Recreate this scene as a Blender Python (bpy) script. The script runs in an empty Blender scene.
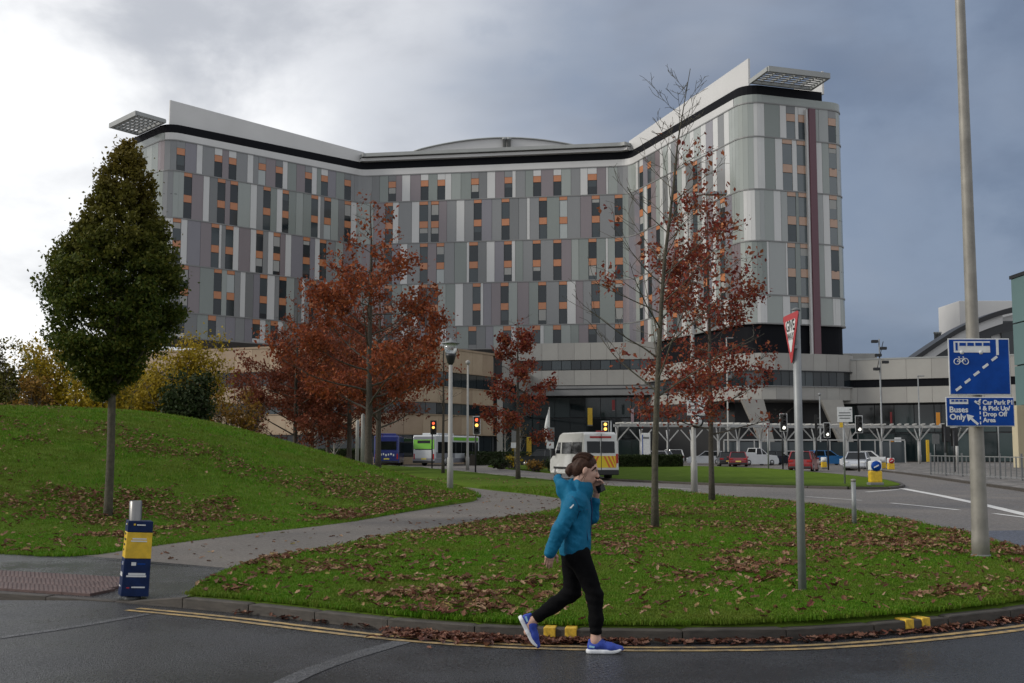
import bpy, bmesh, math, random
import numpy as np
from mathutils import Vector, Matrix, geometry
from math import pi, sin, cos, radians as R

random.seed(7)
rng = np.random.default_rng(11)
scene = bpy.context.scene
col = scene.collection

# ------------------------------------------------------------------ camera
F, CX, CY, CAMH = 1150.0, 512.0, 341.5, 1.6
PITCH = math.atan(108.5 / F)
cam_d = bpy.data.cameras.new('camera')
cam_d.sensor_width = 36.0
cam_d.lens = F / 1024.0 * 36.0
cam_d.clip_start, cam_d.clip_end = 0.1, 9000
cam = bpy.data.objects.new('camera', cam_d)
col.objects.link(cam)
cam.location = (0, 0, CAMH)
cam.rotation_euler = (pi / 2 + PITCH, 0, 0)
scene.camera = cam

# ------------------------------------------------------------------ sky, sun, exposure
SUN_AZ, SUN_EL = R(-100), R(28)          # azimuth from +Y towards +X
sun_dir = Vector((sin(SUN_AZ) * cos(SUN_EL), cos(SUN_AZ) * cos(SUN_EL), sin(SUN_EL)))
world = bpy.data.worlds.new('World')
scene.world = world
world.use_nodes = True
wn, wl = world.node_tree.nodes, world.node_tree.links
wn.clear()


def N(tree_nodes, kind, **kw):
    n = tree_nodes.new(kind)
    for k, v in kw.items():
        setattr(n, k, v)
    return n


def wmath(op, a, b=None, c=None, clamp=False):
    n = wn.new('ShaderNodeMath')
    n.operation = op
    n.use_clamp = clamp
    for i, v in enumerate((a, b, c)):
        if v is None:
            continue
        if isinstance(v, (int, float)):
            n.inputs[i].default_value = v
        else:
            wl.new(v, n.inputs[i])
    return n.outputs[0]


def wdot(vec, d):
    n = wn.new('ShaderNodeVectorMath')
    n.operation = 'DOT_PRODUCT'
    wl.new(vec, n.inputs[0])
    n.inputs[1].default_value = d
    return n.outputs['Value']


def wstep(v, a, b):
    n = wn.new('ShaderNodeMapRange')
    n.interpolation_type = 'SMOOTHSTEP'
    wl.new(v, n.inputs[0])
    n.inputs[1].default_value, n.inputs[2].default_value = a, b
    return n.outputs[0]


def wmix(f, a, b):
    n = wn.new('ShaderNodeMix')
    n.data_type = 'RGBA'
    if isinstance(f, (int, float)):
        n.inputs[0].default_value = f
    else:
        wl.new(f, n.inputs[0])
    for i, v in ((6, a), (7, b)):
        if isinstance(v, tuple):
            n.inputs[i].default_value = (*v, 1)
        else:
            wl.new(v, n.inputs[i])
    return n.outputs[2]


def wnoise(vec, scale, detail, rough=0.5, dist=0.0, sc=(1, 1, 1), off=(0, 0, 0)):
    m = wn.new('ShaderNodeMapping')
    m.inputs['Scale'].default_value = sc
    m.inputs['Location'].default_value = off
    wl.new(vec, m.inputs[0])
    n = wn.new('ShaderNodeTexNoise')
    n.inputs['Scale'].default_value = scale
    n.inputs['Detail'].default_value = detail
    n.inputs['Roughness'].default_value = rough
    n.inputs['Distortion'].default_value = dist
    wl.new(m.outputs[0], n.inputs['Vector'])
    return n.outputs['Fac']


tc = wn.new('ShaderNodeTexCoord')
gdir = tc.outputs['Generated']
nish = wn.new('ShaderNodeTexSky')
nish.sky_type = 'NISHITA'
nish.sun_disc = False
nish.sun_elevation = SUN_EL
nish.sun_rotation = SUN_AZ
nish.air_density, nish.dust_density = 1.0, 2.0
big = wnoise(gdir, 2.0, 4, 0.5, 0.4, (1, 1, 2.2), (0.3, 0.1, 0.2))
fine = wnoise(gdir, 4.6, 7, 0.55, 0.25, (1, 1, 1.7), (1.3, 4.1, 0.6))
wob = wmath('MULTIPLY_ADD', fine, 0.22, -0.11)
wob = wmath('MULTIPLY_ADD', big, 0.26, wob)
wob = wmath('ADD', wob, -0.13)
# thin bright cloud low on the left, heavy blue-grey rain cloud to the right
glow_dir = Vector((sin(R(-36)) * cos(R(10)), cos(R(-36)) * cos(R(10)), sin(R(10))))
glow = wstep(wmath('ADD', wdot(gdir, glow_dir), wob), 0.905, 1.0)
rain_dir = Vector((sin(R(31)) * cos(R(8)), cos(R(31)) * cos(R(8)), sin(R(8))))
rain = wstep(wmath('ADD', wdot(gdir, rain_dir), wob), 0.76, 0.97)
cloud = wmix(wstep(fine, 0.36, 0.62), (3.9, 4.05, 4.4), (5.9, 6.0, 6.25))
cloud = wmix(rain, cloud, wmix(wstep(fine, 0.38, 0.62), (0.98, 1.32, 2.0), (1.65, 2.05, 2.8)))
cloud = wmix(glow, cloud, (8.3, 8.3, 8.3))
final = wmix(0.08, cloud, nish.outputs[0])
bg = wn.new('ShaderNodeBackground')
bg.inputs['Strength'].default_value = 0.1
wl.new(final, bg.inputs['Color'])
wo = wn.new('ShaderNodeOutputWorld')
wl.new(bg.outputs[0], wo.inputs['Surface'])

sun_l = bpy.data.lights.new('sun', 'SUN')
sun_l.energy = 1.3
sun_l.angle = R(12)
sun_l.color = (1.0, 0.95, 0.87)
sun = bpy.data.objects.new('sun', sun_l)
col.objects.link(sun)
sun.location = (-60, -10, 60)
sun.rotation_euler = sun_dir.to_track_quat('Z', 'Y').to_euler()

vs = scene.view_settings
vs.view_transform = 'Standard'
vs.look = 'None'
vs.exposure = 0.5
vs.gamma = 1.0
vs.use_curve_mapping = False

# ------------------------------------------------------------------ pixel -> place helpers
cp, sp = cos(PITCH), sin(PITCH)


def ray(px, py):
    u, v = (px - CX) / F, (CY - py) / F
    return np.array((u, cp - v * sp, sp + v * cp))


def gnd(px, py, z=0.0):
    d = ray(px, py)
    t = (z - CAMH) / d[2]
    return Vector((d[0] * t, d[1] * t, z))


def dep(px, py, Y):
    d = ray(px, py)
    t = Y / d[1]
    return Vector((d[0] * t, Y, CAMH + d[2] * t))


def onray(px, py, Y, z):          # column of a pixel at distance Y, given height
    p = dep(px, py, Y)
    return Vector((p.x, Y, z))


# ------------------------------------------------------------------ materials
MATS = {}


def mat(name, c, rough=0.6, spec=0.5, metal=0.0, var=0.0, vscale=3.0, c2=None, bump=0.0, bscale=40.0,
        coat=0.0, ior=None, emit=None, estr=0.0, coords='Object', detail=4.0, rvar=0.0, trans=0.0, sheen=0.0):
    if name in MATS:
        return MATS[name]
    m = bpy.data.materials.new(name)
    m.use_nodes = True
    nt = m.node_tree
    b = nt.nodes['Principled BSDF']
    b.inputs['Base Color'].default_value = (*c, 1)
    b.inputs['Roughness'].default_value = rough
    b.inputs['Specular IOR Level'].default_value = spec
    b.inputs['Metallic'].default_value = metal
    b.inputs['Coat Weight'].default_value = coat
    if ior:
        b.inputs['IOR'].default_value = ior
    if trans:
        b.inputs['Transmission Weight'].default_value = trans
    if sheen:
        b.inputs['Sheen Weight'].default_value = sheen
    if emit:
        b.inputs['Emission Color'].default_value = (*emit, 1)
        b.inputs['Emission Strength'].default_value = estr
    if var or c2 or bump or rvar:
        t = nt.nodes.new('ShaderNodeTexCoord')
        n = nt.nodes.new('ShaderNodeTexNoise')
        n.inputs['Scale'].default_value = vscale
        n.inputs['Detail'].default_value = detail
        n.inputs['Roughness'].default_value = 0.6
        nt.links.new(t.outputs[coords], n.inputs['Vector'])
        if var or c2:
            mr = nt.nodes.new('ShaderNodeMapRange')
            mr.inputs[1].default_value, mr.inputs[2].default_value = 0.32, 0.68
            nt.links.new(n.outputs['Fac'], mr.inputs[0])
            mx = nt.nodes.new('ShaderNodeMix')
            mx.data_type = 'RGBA'
            lo = tuple(x * (1 - var) for x in c)
            hi = c2 if c2 else tuple(min(1, x * (1 + var)) for x in c)
            mx.inputs[6].default_value = (*lo, 1)
            mx.inputs[7].default_value = (*hi, 1)
            nt.links.new(mr.outputs[0], mx.inputs[0])
            nt.links.new(mx.outputs[2], b.inputs['Base Color'])
        if rvar:
            mr2 = nt.nodes.new('ShaderNodeMapRange')
            mr2.inputs[1].default_value, mr2.inputs[2].default_value = 0.3, 0.7
            mr2.inputs[3].default_value, mr2.inputs[4].default_value = max(0.02, rough - rvar), rough + rvar
            nt.links.new(n.outputs['Fac'], mr2.inputs[0])
            nt.links.new(mr2.outputs[0], b.inputs['Roughness'])
        if bump:
            n2 = nt.nodes.new('ShaderNodeTexNoise')
            n2.inputs['Scale'].default_value = bscale
            n2.inputs['Detail'].default_value = 5
            nt.links.new(t.outputs[coords], n2.inputs['Vector'])
            bp = nt.nodes.new('ShaderNodeBump')
            bp.inputs['Strength'].default_value = bump
            bp.inputs['Distance'].default_value = 0.02
            nt.links.new(n2.outputs['Fac'], bp.inputs['Height'])
            nt.links.new(bp.outputs[0], b.inputs['Normal'])
    MATS[name] = m
    return m


def leaf_mat(name, cols, rough=0.55, instanced=False, zmix=None, transl=0.25, patch=None):
    """foliage: colour picked at random for each leaf; zmix = (z0, z1, colour) the crown's own change of colour with height"""
    if name in MATS:
        return MATS[name]
    m = bpy.data.materials.new(name)
    m.use_nodes = True
    nt = m.node_tree
    b = nt.nodes['Principled BSDF']
    b.inputs['Roughness'].default_value = rough
    b.inputs['Specular IOR Level'].default_value = 0.12
    if instanced:
        src = nt.nodes.new('ShaderNodeObjectInfo').outputs['Random']
    else:
        src = nt.nodes.new('ShaderNodeNewGeometry').outputs['Random Per Island']
    cr = nt.nodes.new('ShaderNodeValToRGB')
    cr.color_ramp.interpolation = 'CONSTANT' if instanced else 'LINEAR'
    el = cr.color_ramp.elements
    while len(el) < len(cols):
        el.new(0.5)
    for i, c in enumerate(cols):
        el[i].position = i / max(1, len(cols) - (0 if instanced else 1))
        el[i].color = (*c, 1)
    nt.links.new(src, cr.inputs[0])
    out = cr.outputs[0]
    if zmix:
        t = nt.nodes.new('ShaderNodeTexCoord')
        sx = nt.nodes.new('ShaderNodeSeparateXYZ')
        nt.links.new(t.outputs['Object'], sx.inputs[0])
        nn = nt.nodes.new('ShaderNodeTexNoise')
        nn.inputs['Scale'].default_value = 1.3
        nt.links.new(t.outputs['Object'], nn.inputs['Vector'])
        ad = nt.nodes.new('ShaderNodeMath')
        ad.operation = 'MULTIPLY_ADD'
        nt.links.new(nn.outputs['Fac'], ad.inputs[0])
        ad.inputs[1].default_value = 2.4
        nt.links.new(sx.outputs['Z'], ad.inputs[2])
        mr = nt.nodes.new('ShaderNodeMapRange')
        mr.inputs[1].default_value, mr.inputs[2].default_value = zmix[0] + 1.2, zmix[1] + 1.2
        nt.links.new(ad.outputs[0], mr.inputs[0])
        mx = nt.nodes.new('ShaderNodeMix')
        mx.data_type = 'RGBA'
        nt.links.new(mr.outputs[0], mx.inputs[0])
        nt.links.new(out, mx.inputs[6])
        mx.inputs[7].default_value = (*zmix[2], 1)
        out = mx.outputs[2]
    if patch:
        oi = nt.nodes.new('ShaderNodeObjectInfo')
        nn = nt.nodes.new('ShaderNodeTexNoise')
        nn.inputs['Scale'].default_value = 0.55
        nn.inputs['Detail'].default_value = 6
        nn.inputs['Roughness'].default_value = 0.65
        nt.links.new(oi.outputs['Location'], nn.inputs['Vector'])
        mr = nt.nodes.new('ShaderNodeMapRange')
        mr.inputs[1].default_value, mr.inputs[2].default_value = 0.42, 0.7
        nt.links.new(nn.outputs['Fac'], mr.inputs[0])
        mx = nt.nodes.new('ShaderNodeMix')
        mx.data_type = 'RGBA'
        nt.links.new(mr.outputs[0], mx.inputs[0])
        nt.links.new(out, mx.inputs[6])
        mx.inputs[7].default_value = (*patch, 1)
        out = mx.outputs[2]
    nt.links.new(out, b.inputs['Base Color'])
    if transl:
        tr = nt.nodes.new('ShaderNodeBsdfTranslucent')
        nt.links.new(out, tr.inputs['Color'])
        ms = nt.nodes.new('ShaderNodeMixShader')
        ms.inputs[0].default_value = transl
        nt.links.new(b.outputs[0], ms.inputs[1])
        nt.links.new(tr.outputs[0], ms.inputs[2])
        nt.links.new(ms.outputs[0], nt.nodes['Material Output'].inputs['Surface'])
    MATS[name] = m
    return m


# ------------------------------------------------------------------ object helpers
def tag(o, label=None, cat=None, group=None, kind=None):
    if label:
        o['label'] = label
    if cat:
        o['category'] = cat
    if group:
        o['group'] = group
    if kind:
        o['kind'] = kind
    return o


def empty(name, loc=(0, 0, 0), rz=0.0, label=None, cat=None, group=None):
    o = bpy.data.objects.new(name, None)
    col.objects.link(o)
    o.location = loc
    o.rotation_euler = (0, 0, rz)
    o.empty_display_size = 0.3
    return tag(o, label, cat, group)


def link(name, me, parent=None, loc=None, rot=None, scale=None):
    o = bpy.data.objects.new(name, me)
    col.objects.link(o)
    if parent:
        o.parent = parent
    if loc is not None:
        o.location = loc
    if rot is not None:
        o.rotation_euler = rot
    if scale is not None:
        o.scale = scale
    return o


class MB:
    """collects shapes, builds ONE mesh object"""

    def __init__(self):
        self.v, self.f, self.mi, self.sm = [], [], [], []

    def add(self, verts, faces, mi=0, smooth=False):
        b = len(self.v)
        self.v += [tuple(p) for p in verts]
        for f in faces:
            self.f.append(tuple(i + b for i in f))
            self.mi.append(mi)
            self.sm.append(smooth)
        return self

    def box(self, c, s, rz=0.0, mi=0, mtx=None):
        x, y, z = s[0] / 2, s[1] / 2, s[2] / 2
        vs_ = [Vector((a * x, b * y, d * z)) for d in (-1, 1) for a, b in ((-1, -1), (1, -1), (1, 1), (-1, 1))]
        M = mtx if mtx is not None else Matrix.Rotation(rz, 3, 'Z')
        vs_ = [M @ p + Vector(c) for p in vs_]
        return self.add(vs_, [(3, 2, 1, 0), (4, 5, 6, 7), (0, 1, 5, 4), (1, 2, 6, 5), (2, 3, 7, 6), (3, 0, 4, 7)], mi)

    def bar(self, a, b, w, h=None, mi=0):
        a, b = Vector(a), Vector(b)
        d = b - a
        L = d.length
        q = d.to_track_quat('X', 'Z').to_matrix()
        return self.box((a + b) / 2, (L, w, h or w), mi=mi, mtx=q)

    def tube(self, pts, rad, n=8, mi=0, cap=True, smooth=True):
        pts = [Vector(p) for p in pts]
        if isinstance(rad, (int, float)):
            rad = [rad] * len(pts)
        rings = []
        ref = Vector((0.31, 0.87, 0.11)).normalized()
        for i, p in enumerate(pts):
            t = (pts[min(i + 1, len(pts) - 1)] - pts[max(i - 1, 0)]).normalized()
            if abs(t.dot(ref)) > 0.95:
                ref = Vector((0.9, -0.2, 0.3)).normalized()
            u = t.cross(ref).normalized()
            w = t.cross(u)
            rings.append([p + (u * cos(2 * pi * k / n) + w * sin(2 * pi * k / n)) * rad[i] for k in range(n)])
        vs_ = [q for r in rings for q in r]
        fs = []
        for i in range(len(pts) - 1):
            for k in range(n):
                a, b = i * n + k, i * n + (k + 1) % n
                fs.append((a, a + n, b + n, b))
        if cap:
            fs.append(tuple(range(n)))
            fs.append(tuple(range(len(vs_) - 1, len(vs_) - 1 - n, -1)))
        return self.add(vs_, fs, mi, smooth)

    def lathe(self, prof, n=16, c=(0, 0, 0), mi=0, smooth=True):
        vs_, fs = [], []
        for r, z in prof:
            for k in range(n):
                a = 2 * pi * k / n
                vs_.append((c[0] + r * cos(a), c[1] + r * sin(a), c[2] + z))
        for i in range(len(prof) - 1):
            for k in range(n):
                a, b = i * n + k, i * n + (k + 1) % n
                fs.append((a, b, b + n, a + n))
        fs.append(tuple(range(n - 1, -1, -1)))
        fs.append(tuple(range(len(vs_) - n, len(vs_))))
        return self.add(vs_, fs, mi, smooth)

    def prism(self, poly, z0, z1, mi=0):
        n = len(poly)
        vs_ = [(p[0], p[1], z0) for p in poly] + [(p[0], p[1], z1) for p in poly]
        fs = [tuple(range(n - 1, -1, -1)), tuple(range(n, 2 * n))]
        fs += [(i, (i + 1) % n, n + (i + 1) % n, n + i) for i in range(n)]
        return self.add(vs_, fs, mi)

    def mesh(self, name, mats, bevel=0.0, seg=2, recalc=True):
        me = bpy.data.meshes.new(name)
        me.from_pydata(self.v, [], self.f)
        for m in (mats if isinstance(mats, (list, tuple)) else [mats]):
            me.materials.append(m)
        me.polygons.foreach_set('material_index', self.mi)
        me.polygons.foreach_set('use_smooth', self.sm)
        if recalc or bevel:
            bm = bmesh.new()
            bm.from_mesh(me)
            if bevel:
                es = [e for e in bm.edges if len(e.link_faces) == 2 and e.calc_face_angle(0) > 0.5]
                bmesh.ops.bevel(bm, geom=es, offset=bevel, segments=seg, profile=0.5, affect='EDGES', clamp_overlap=True)
            if recalc:
                bmesh.ops.recalc_face_normals(bm, faces=bm.faces)
            bm.to_mesh(me)
            bm.free()
        me.update()
        return me

    def build(self, name, mats, parent=None, loc=None, rz=0.0, bevel=0.0, seg=2, recalc=True):
        return link(name, self.mesh(name, mats, bevel, seg, recalc), parent, loc, (0, 0, rz) if rz else None)


UNIT = {}


def unit_box(m):
    if m.name not in UNIT:
        UNIT[m.name] = MB().box((0, 0, 0), (1, 1, 1)).mesh('box_' + m.name, m)
    return UNIT[m.name]


def piece(name, m, parent, c, s, rz=0.0):
    """one box-shaped piece that shares its mesh with alike pieces"""
    return link(name, unit_box(m), parent, c, (0, 0, rz), s)


def sheet(name, pts, m, z=None, parent=None):
    """flat polygon sheet; pts are 3D or 2D"""
    vs_ = [Vector((p[0], p[1], p[2] if z is None else z)) for p in pts]
    me = bpy.data.meshes.new(name)
    tris = geometry.tessellate_polygon([vs_])
    me.from_pydata([tuple(p) for p in vs_], [], [tuple(t) for t in tris])
    me.materials.append(m)
    bm = bmesh.new()
    bm.from_mesh(me)
    bmesh.ops.recalc_face_normals(bm, faces=bm.faces)
    if sum(f.normal.z * f.calc_area() for f in bm.faces) < 0:
        bmesh.ops.reverse_faces(bm, faces=bm.faces)
    bm.to_mesh(me)
    bm.free()
    return link(name, me, parent)


def catmull(pts, n=6):
    P = [Vector(p) for p in pts]
    out = []
    for i in range(len(P) - 1):
        p0, p1, p2, p3 = P[max(i - 1, 0)], P[i], P[i + 1], P[min(i + 2, len(P) - 1)]
        for k in range(n):
            t = k / n
            out.append(0.5 * ((2 * p1) + (-p0 + p2) * t + (2 * p0 - 5 * p1 + 4 * p2 - p3) * t * t + (-p0 + 3 * p1 - 3 * p2 + p3) * t ** 3))
    out.append(P[-1])
    return out


def resample(pts, step):
    P = [Vector(p) for p in pts]
    L = [0.0]
    for a, b in zip(P, P[1:]):
        L.append(L[-1] + (b - a).length)
    n = max(1, round(L[-1] / step))
    out = []
    for i in range(n + 1):
        s = L[-1] * i / n
        j = max(0, min(len(P) - 2, int(np.searchsorted(L, s)) - 1))
        t = (s - L[j]) / max(1e-9, L[j + 1] - L[j])
        out.append(P[j].lerp(P[j + 1], t))
    return out


def offset(pts, d):
    """shift a polyline sideways in plan (positive = to the left of its direction)"""
    P = [Vector(p) for p in pts]
    out = []
    for i, p in enumerate(P):
        t = (P[min(i + 1, len(P) - 1)] - P[max(i - 1, 0)])
        t.z = 0
        t.normalize()
        out.append(p + Vector((-t.y, t.x, 0)) * d)
    return out


def ribbon(name, pts, w, m, z, parent=None):
    a, b = offset(pts, w / 2), offset(pts, -w / 2)
    n = len(pts)
    vs_ = [(p.x, p.y, z) for p in a] + [(p.x, p.y, z) for p in b]
    me = bpy.data.meshes.new(name)
    me.from_pydata(vs_, [], [(i + n, i + n + 1, i + 1, i) for i in range(n - 1)])
    me.materials.append(m)
    return link(name, me, parent)


def copy_tree(o, parent=None):
    c = o.copy()
    col.objects.link(c)
    c.parent = parent
    for ch in o.children:
        copy_tree(ch, c)
    return c


def in_poly(X, Y, poly):
    X, Y = np.asarray(X), np.asarray(Y)
    c = np.zeros(X.shape, bool)
    n = len(poly)
    for i in range(n):
        x0, y0 = poly[i][0], poly[i][1]
        x1, y1 = poly[(i + 1) % n][0], poly[(i + 1) % n][1]
        if y0 == y1:
            continue
        k = ((y0 > Y) != (y1 > Y)) & (X < (x1 - x0) * (Y - y0) / (y1 - y0) + x0)
        c ^= k
    return c


def vnoise(X, Y, s, seed=0):
    """smooth value noise in numpy"""
    r = np.random.default_rng(seed).random((256, 256))
    x, y = X * s + 1000.3, Y * s + 1000.7
    i, j = np.floor(x).astype(int), np.floor(y).astype(int)
    fx, fy = x - i, y - j
    fx, fy = fx * fx * (3 - 2 * fx), fy * fy * (3 - 2 * fy)
    g = lambda a, b: r[a % 256, b % 256]
    return (g(i, j) * (1 - fx) + g(i + 1, j) * fx) * (1 - fy) + (g(i, j + 1) * (1 - fx) + g(i + 1, j + 1) * fx) * fy


def text_mesh(body, size, m, name='lettering', bold=0.0, align='LEFT', ls=1.0):
    cu = bpy.data.curves.new(name, 'FONT')
    cu.body = body
    cu.size = size
    cu.align_x = align
    cu.extrude = 0.0015
    cu.offset = bold
    cu.space_line = ls
    cu.resolution_u = 3
    o = bpy.data.objects.new(name, cu)
    col.objects.link(o)
    dg = bpy.context.evaluated_depsgraph_get()
    me = bpy.data.meshes.new_from_object(o.evaluated_get(dg))
    bpy.data.objects.remove(o)
    bpy.data.curves.remove(cu)
    me.materials.clear()
    me.materials.append(m)
    return me
# ------------------------------------------------------------------ ground
def asphalt(name, c, rough, wet=0.0, scale=60.0, big=0.35, spec=0.5, grit=1.0):
    m = bpy.data.materials.new(name)
    m.use_nodes = True
    nt = m.node_tree
    b = nt.nodes['Principled BSDF']
    t = nt.nodes.new('ShaderNodeTexCoord')

    def nz(s, d=5, rg=0.6):
        n = nt.nodes.new('ShaderNodeTexNoise')
        n.inputs['Scale'].default_value = s
        n.inputs['Detail'].default_value = d
        n.inputs['Roughness'].default_value = rg
        nt.links.new(t.outputs['Object'], n.inputs['Vector'])
        return n.outputs['Fac']

    def mr(v, a, b_, lo, hi):
        n = nt.nodes.new('ShaderNodeMapRange')
        nt.links.new(v, n.inputs[0])
        for i, x in enumerate((a, b_, lo, hi)):
            n.inputs[i + 1].default_value = x
        return n.outputs[0]

    large, small = nz(big, 6), nz(scale, 3, 0.8)
    vor = nt.nodes.new('ShaderNodeTexVoronoi')
    vor.inputs['Scale'].default_value = scale * 1.1
    nt.links.new(t.outputs['Object'], vor.inputs['Vector'])
    mul = nt.nodes.new('ShaderNodeMath')
    mul.operation = 'MULTIPLY'
    nt.links.new(mr(large, 0.3, 0.7, 0.72, 1.3), mul.inputs[0])
    nt.links.new(mr(small, 0.3, 0.7, 1 - .65 * grit, 1 + .9 * grit), mul.inputs[1])
    mid = nz(scale * 0.36, 3, 0.7)
    mu2 = nt.nodes.new('ShaderNodeMath')
    mu2.operation = 'MULTIPLY'
    nt.links.new(mul.outputs[0], mu2.inputs[0])
    nt.links.new(mr(mid, 0.32, 0.68, 1 - .55 * grit, 1 + .7 * grit), mu2.inputs[1])
    mul = mu2
    mx = nt.nodes.new('ShaderNodeVectorMath')
    mx.operation = 'SCALE'
    mx.inputs[0].default_value = c
    nt.links.new(mul.outputs[0], mx.inputs['Scale'])
    nt.links.new(mx.outputs[0], b.inputs['Base Color'])
    rr_ = nt.nodes.new('ShaderNodeMath')
    rr_.operation = 'ADD'
    nt.links.new(mr(large, 0.38, 0.62, rough - wet, rough + wet), rr_.inputs[0])
    nt.links.new(mr(mid, 0.3, 0.7, 0.16, -0.16), rr_.inputs[1])
    nt.links.new(rr_.outputs[0], b.inputs['Roughness'])
    b.inputs['Specular IOR Level'].default_value = spec
    bp = nt.nodes.new('ShaderNodeBump')
    bp.inputs['Strength'].default_value = 0.9
    bp.inputs['Distance'].default_value = 0.014
    hgt = nt.nodes.new('ShaderNodeMath')
    hgt.operation = 'MULTIPLY_ADD'
    nt.links.new(mid, hgt.inputs[0])
    hgt.inputs[1].default_value = 1.6
    nt.links.new(vor.outputs['Distance'], hgt.inputs[2])
    nt.links.new(hgt.outputs[0], bp.inputs['Height'])
    nt.links.new(bp.outputs[0], b.inputs['Normal'])
    MATS[name] = m
    return m


M_front = asphalt('wet_dark_asphalt', (0.014, 0.0145, 0.017), 0.29, 0.18, 80, big=0.28, spec=0.55)
M_side = asphalt('pale_asphalt', (0.125, 0.112, 0.10), 0.65, 0.1, 30, grit=.4)
M_apron = asphalt('damp_footway_asphalt', (0.03, 0.031, 0.033), 0.3, 0.16, 110)
M_path = asphalt('path_asphalt', (0.135, 0.12, 0.104), 0.8, 0.1, 50, grit=.25)
M_patch = asphalt('trench_asphalt', (0.05, 0.051, 0.054), 0.4, 0.1, 55)
M_far = asphalt('far_tarmac', (0.115, 0.105, 0.095), 0.75, 0.1, 3)
M_bluepatch = asphalt('dark_patch_asphalt', (0.055, 0.06, 0.078), 0.5, 0.1, 40)
M_stone = mat('kerb_concrete', (0.055, 0.047, 0.038), 0.7, var=0.35, vscale=5, bump=0.3, bscale=60)
M_palekerb = mat('pale_kerb_concrete', (0.26, 0.245, 0.22), 0.75, var=0.25, vscale=3, bump=0.2)
M_yellow = mat('worn_yellow_paint', (0.11, 0.085, 0.05), 0.6, c2=(0.50, 0.33, 0.11), vscale=9, detail=10)
M_yellowk = mat('kerb_yellow_paint', (0.6, 0.38, 0.03), 0.6, var=0.3, vscale=30)
M_white = mat('road_white_paint', (0.62, 0.61, 0.58), 0.6, var=0.2, vscale=6)
M_soil = mat("lawn_soil", (0.055, 0.095, 0.010), 1.0, spec=0.05, c2=(0.09, 0.14, 0.018), vscale=1.2, detail=9, bump=0.8, bscale=30)

ground = sheet('ground', [(-4000, -60), (4000, -60), (4000, 8000), (-4000, 8000)], M_far, -0.06)
tag(ground, kind='structure')
front_road = sheet('front_road', [(-60, -20), (60, -20), (60, 15.5), (9.3, 15.5), (9, 12), (-8, 12.6), (-12, 14.5), (-60, 14.5)], M_front, 0.0)
tag(front_road, kind='structure')
side_road = sheet('side_road', [(-70, 17), (60, 17), (140, 60), (140, 240), (-140, 240), (-140, 60)], M_side, -0.006)
tag(side_road, kind='structure')

# front kerb line (bottom edge on the road)
kerb_px = [(-140, 586), (-60, 591), (0, 595), (110, 602), (182, 608), (260, 615.5), (340, 625), (420, 633.5), (506, 639.5), (600, 642.3),
           (680, 642.8), (794, 641), (908, 632.5), (1024, 619), (1110, 603), (1150, 590)]
kerb_line = catmull([gnd(x, y) for x, y in kerb_px], 8)
KW, KH = 0.13, 0.105


def kerb_run(name, line, step, h, m, w, parent_kind=True):
    root = empty(name, line[0])
    root['kind'] = 'structure'
    pts = resample(line, step)
    for i, (a, b) in enumerate(zip(pts, pts[1:])):
        d = b - a
        L = d.length
        ang = math.atan2(d.y, d.x)
        nrm = Vector((-d.y, d.x, 0)).normalized()
        hh = h + random.uniform(-0.006, 0.006)
        c = (a + b) / 2 + nrm * (w / 2 + random.uniform(-0.004, 0.004)) - Vector(line[0])
        me = stone_mesh(m)
        o = link('kerb_stone', me, root, (c.x, c.y, hh / 2 - 0.03), (random.uniform(-.006, .006), 0, ang), (L - 0.012, w, hh + 0.06))
    return root


STONES = {}


def stone_mesh(m):
    if m.name not in STONES:
        mb = MB().box((0, 0, 0), (1, 1, 1))
        STONES[m.name] = mb.mesh('kerb_stone_' + m.name, m, bevel=0.06, seg=1)
    return STONES[m.name]


i_split = min(range(len(kerb_line)), key=lambda i: abs(kerb_line[i].x - gnd(184, 608).x))
kerb_run('front_kerb', kerb_line[i_split:], 0.9, KH, M_stone, KW)
p_, q_ = kerb_line[i_split] - (kerb_line[i_split + 2] - kerb_line[i_split]).normalized() * 0.75, kerb_line[i_split]
d_ = (q_ - p_)
n_v = Vector((-d_.y, d_.x, 0)).normalized() * KW
ts = MB()
ts.add([p_ - Vector((0, 0, .03)), q_ - Vector((0, 0, .03)), q_ + n_v - Vector((0, 0, .03)), p_ + n_v - Vector((0, 0, .03)),
        p_ + Vector((0, 0, .022)), q_ + Vector((0, 0, KH)), q_ + n_v + Vector((0, 0, KH)), p_ + n_v + Vector((0, 0, .022))],
       [(3, 2, 1, 0), (4, 5, 6, 7), (0, 1, 5, 4), (1, 2, 6, 5), (2, 3, 7, 6), (3, 0, 4, 7)])
tag(ts.build('tapered_kerb_stone', M_stone, bevel=.008), kind='structure')
kerb_run('dropped_kerb', kerb_line[:i_split + 1], 0.9, 0.018, M_stone, KW)

# double yellow line and the yellow blips on the kerb
k0 = min(range(len(kerb_line)), key=lambda i: abs(kerb_line[i].x - gnd(158, 606).x))
for d_ in (-0.25, -0.40):
    o = ribbon('yellow_line', resample(offset(kerb_line[k0:], d_), 0.5), 0.075, M_yellow, 0.005)
    tag(o, kind='structure')
kl_fine = resample(kerb_line, 0.02)
for px in (550, 569.5, 910, 926):
    p = min(kl_fine, key=lambda q: abs(q.x / q.y - ray(px, 630)[0] / ray(px, 630)[1]))
    i = kl_fine.index(p)
    d = kl_fine[i + 3] - kl_fine[i - 3]
    ang = math.atan2(d.y, d.x)
    nrm = Vector((-d.y, d.x, 0)).normalized()
    c = p + nrm * 0.065
    o = MB().box((0, 0, 0), (0.098, 0.142, 0.085)).build('kerb_paint_mark', M_yellowk, None, (c.x, c.y, KH - 0.034), ang, bevel=0.006)
    tag(o, kind='structure')

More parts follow.
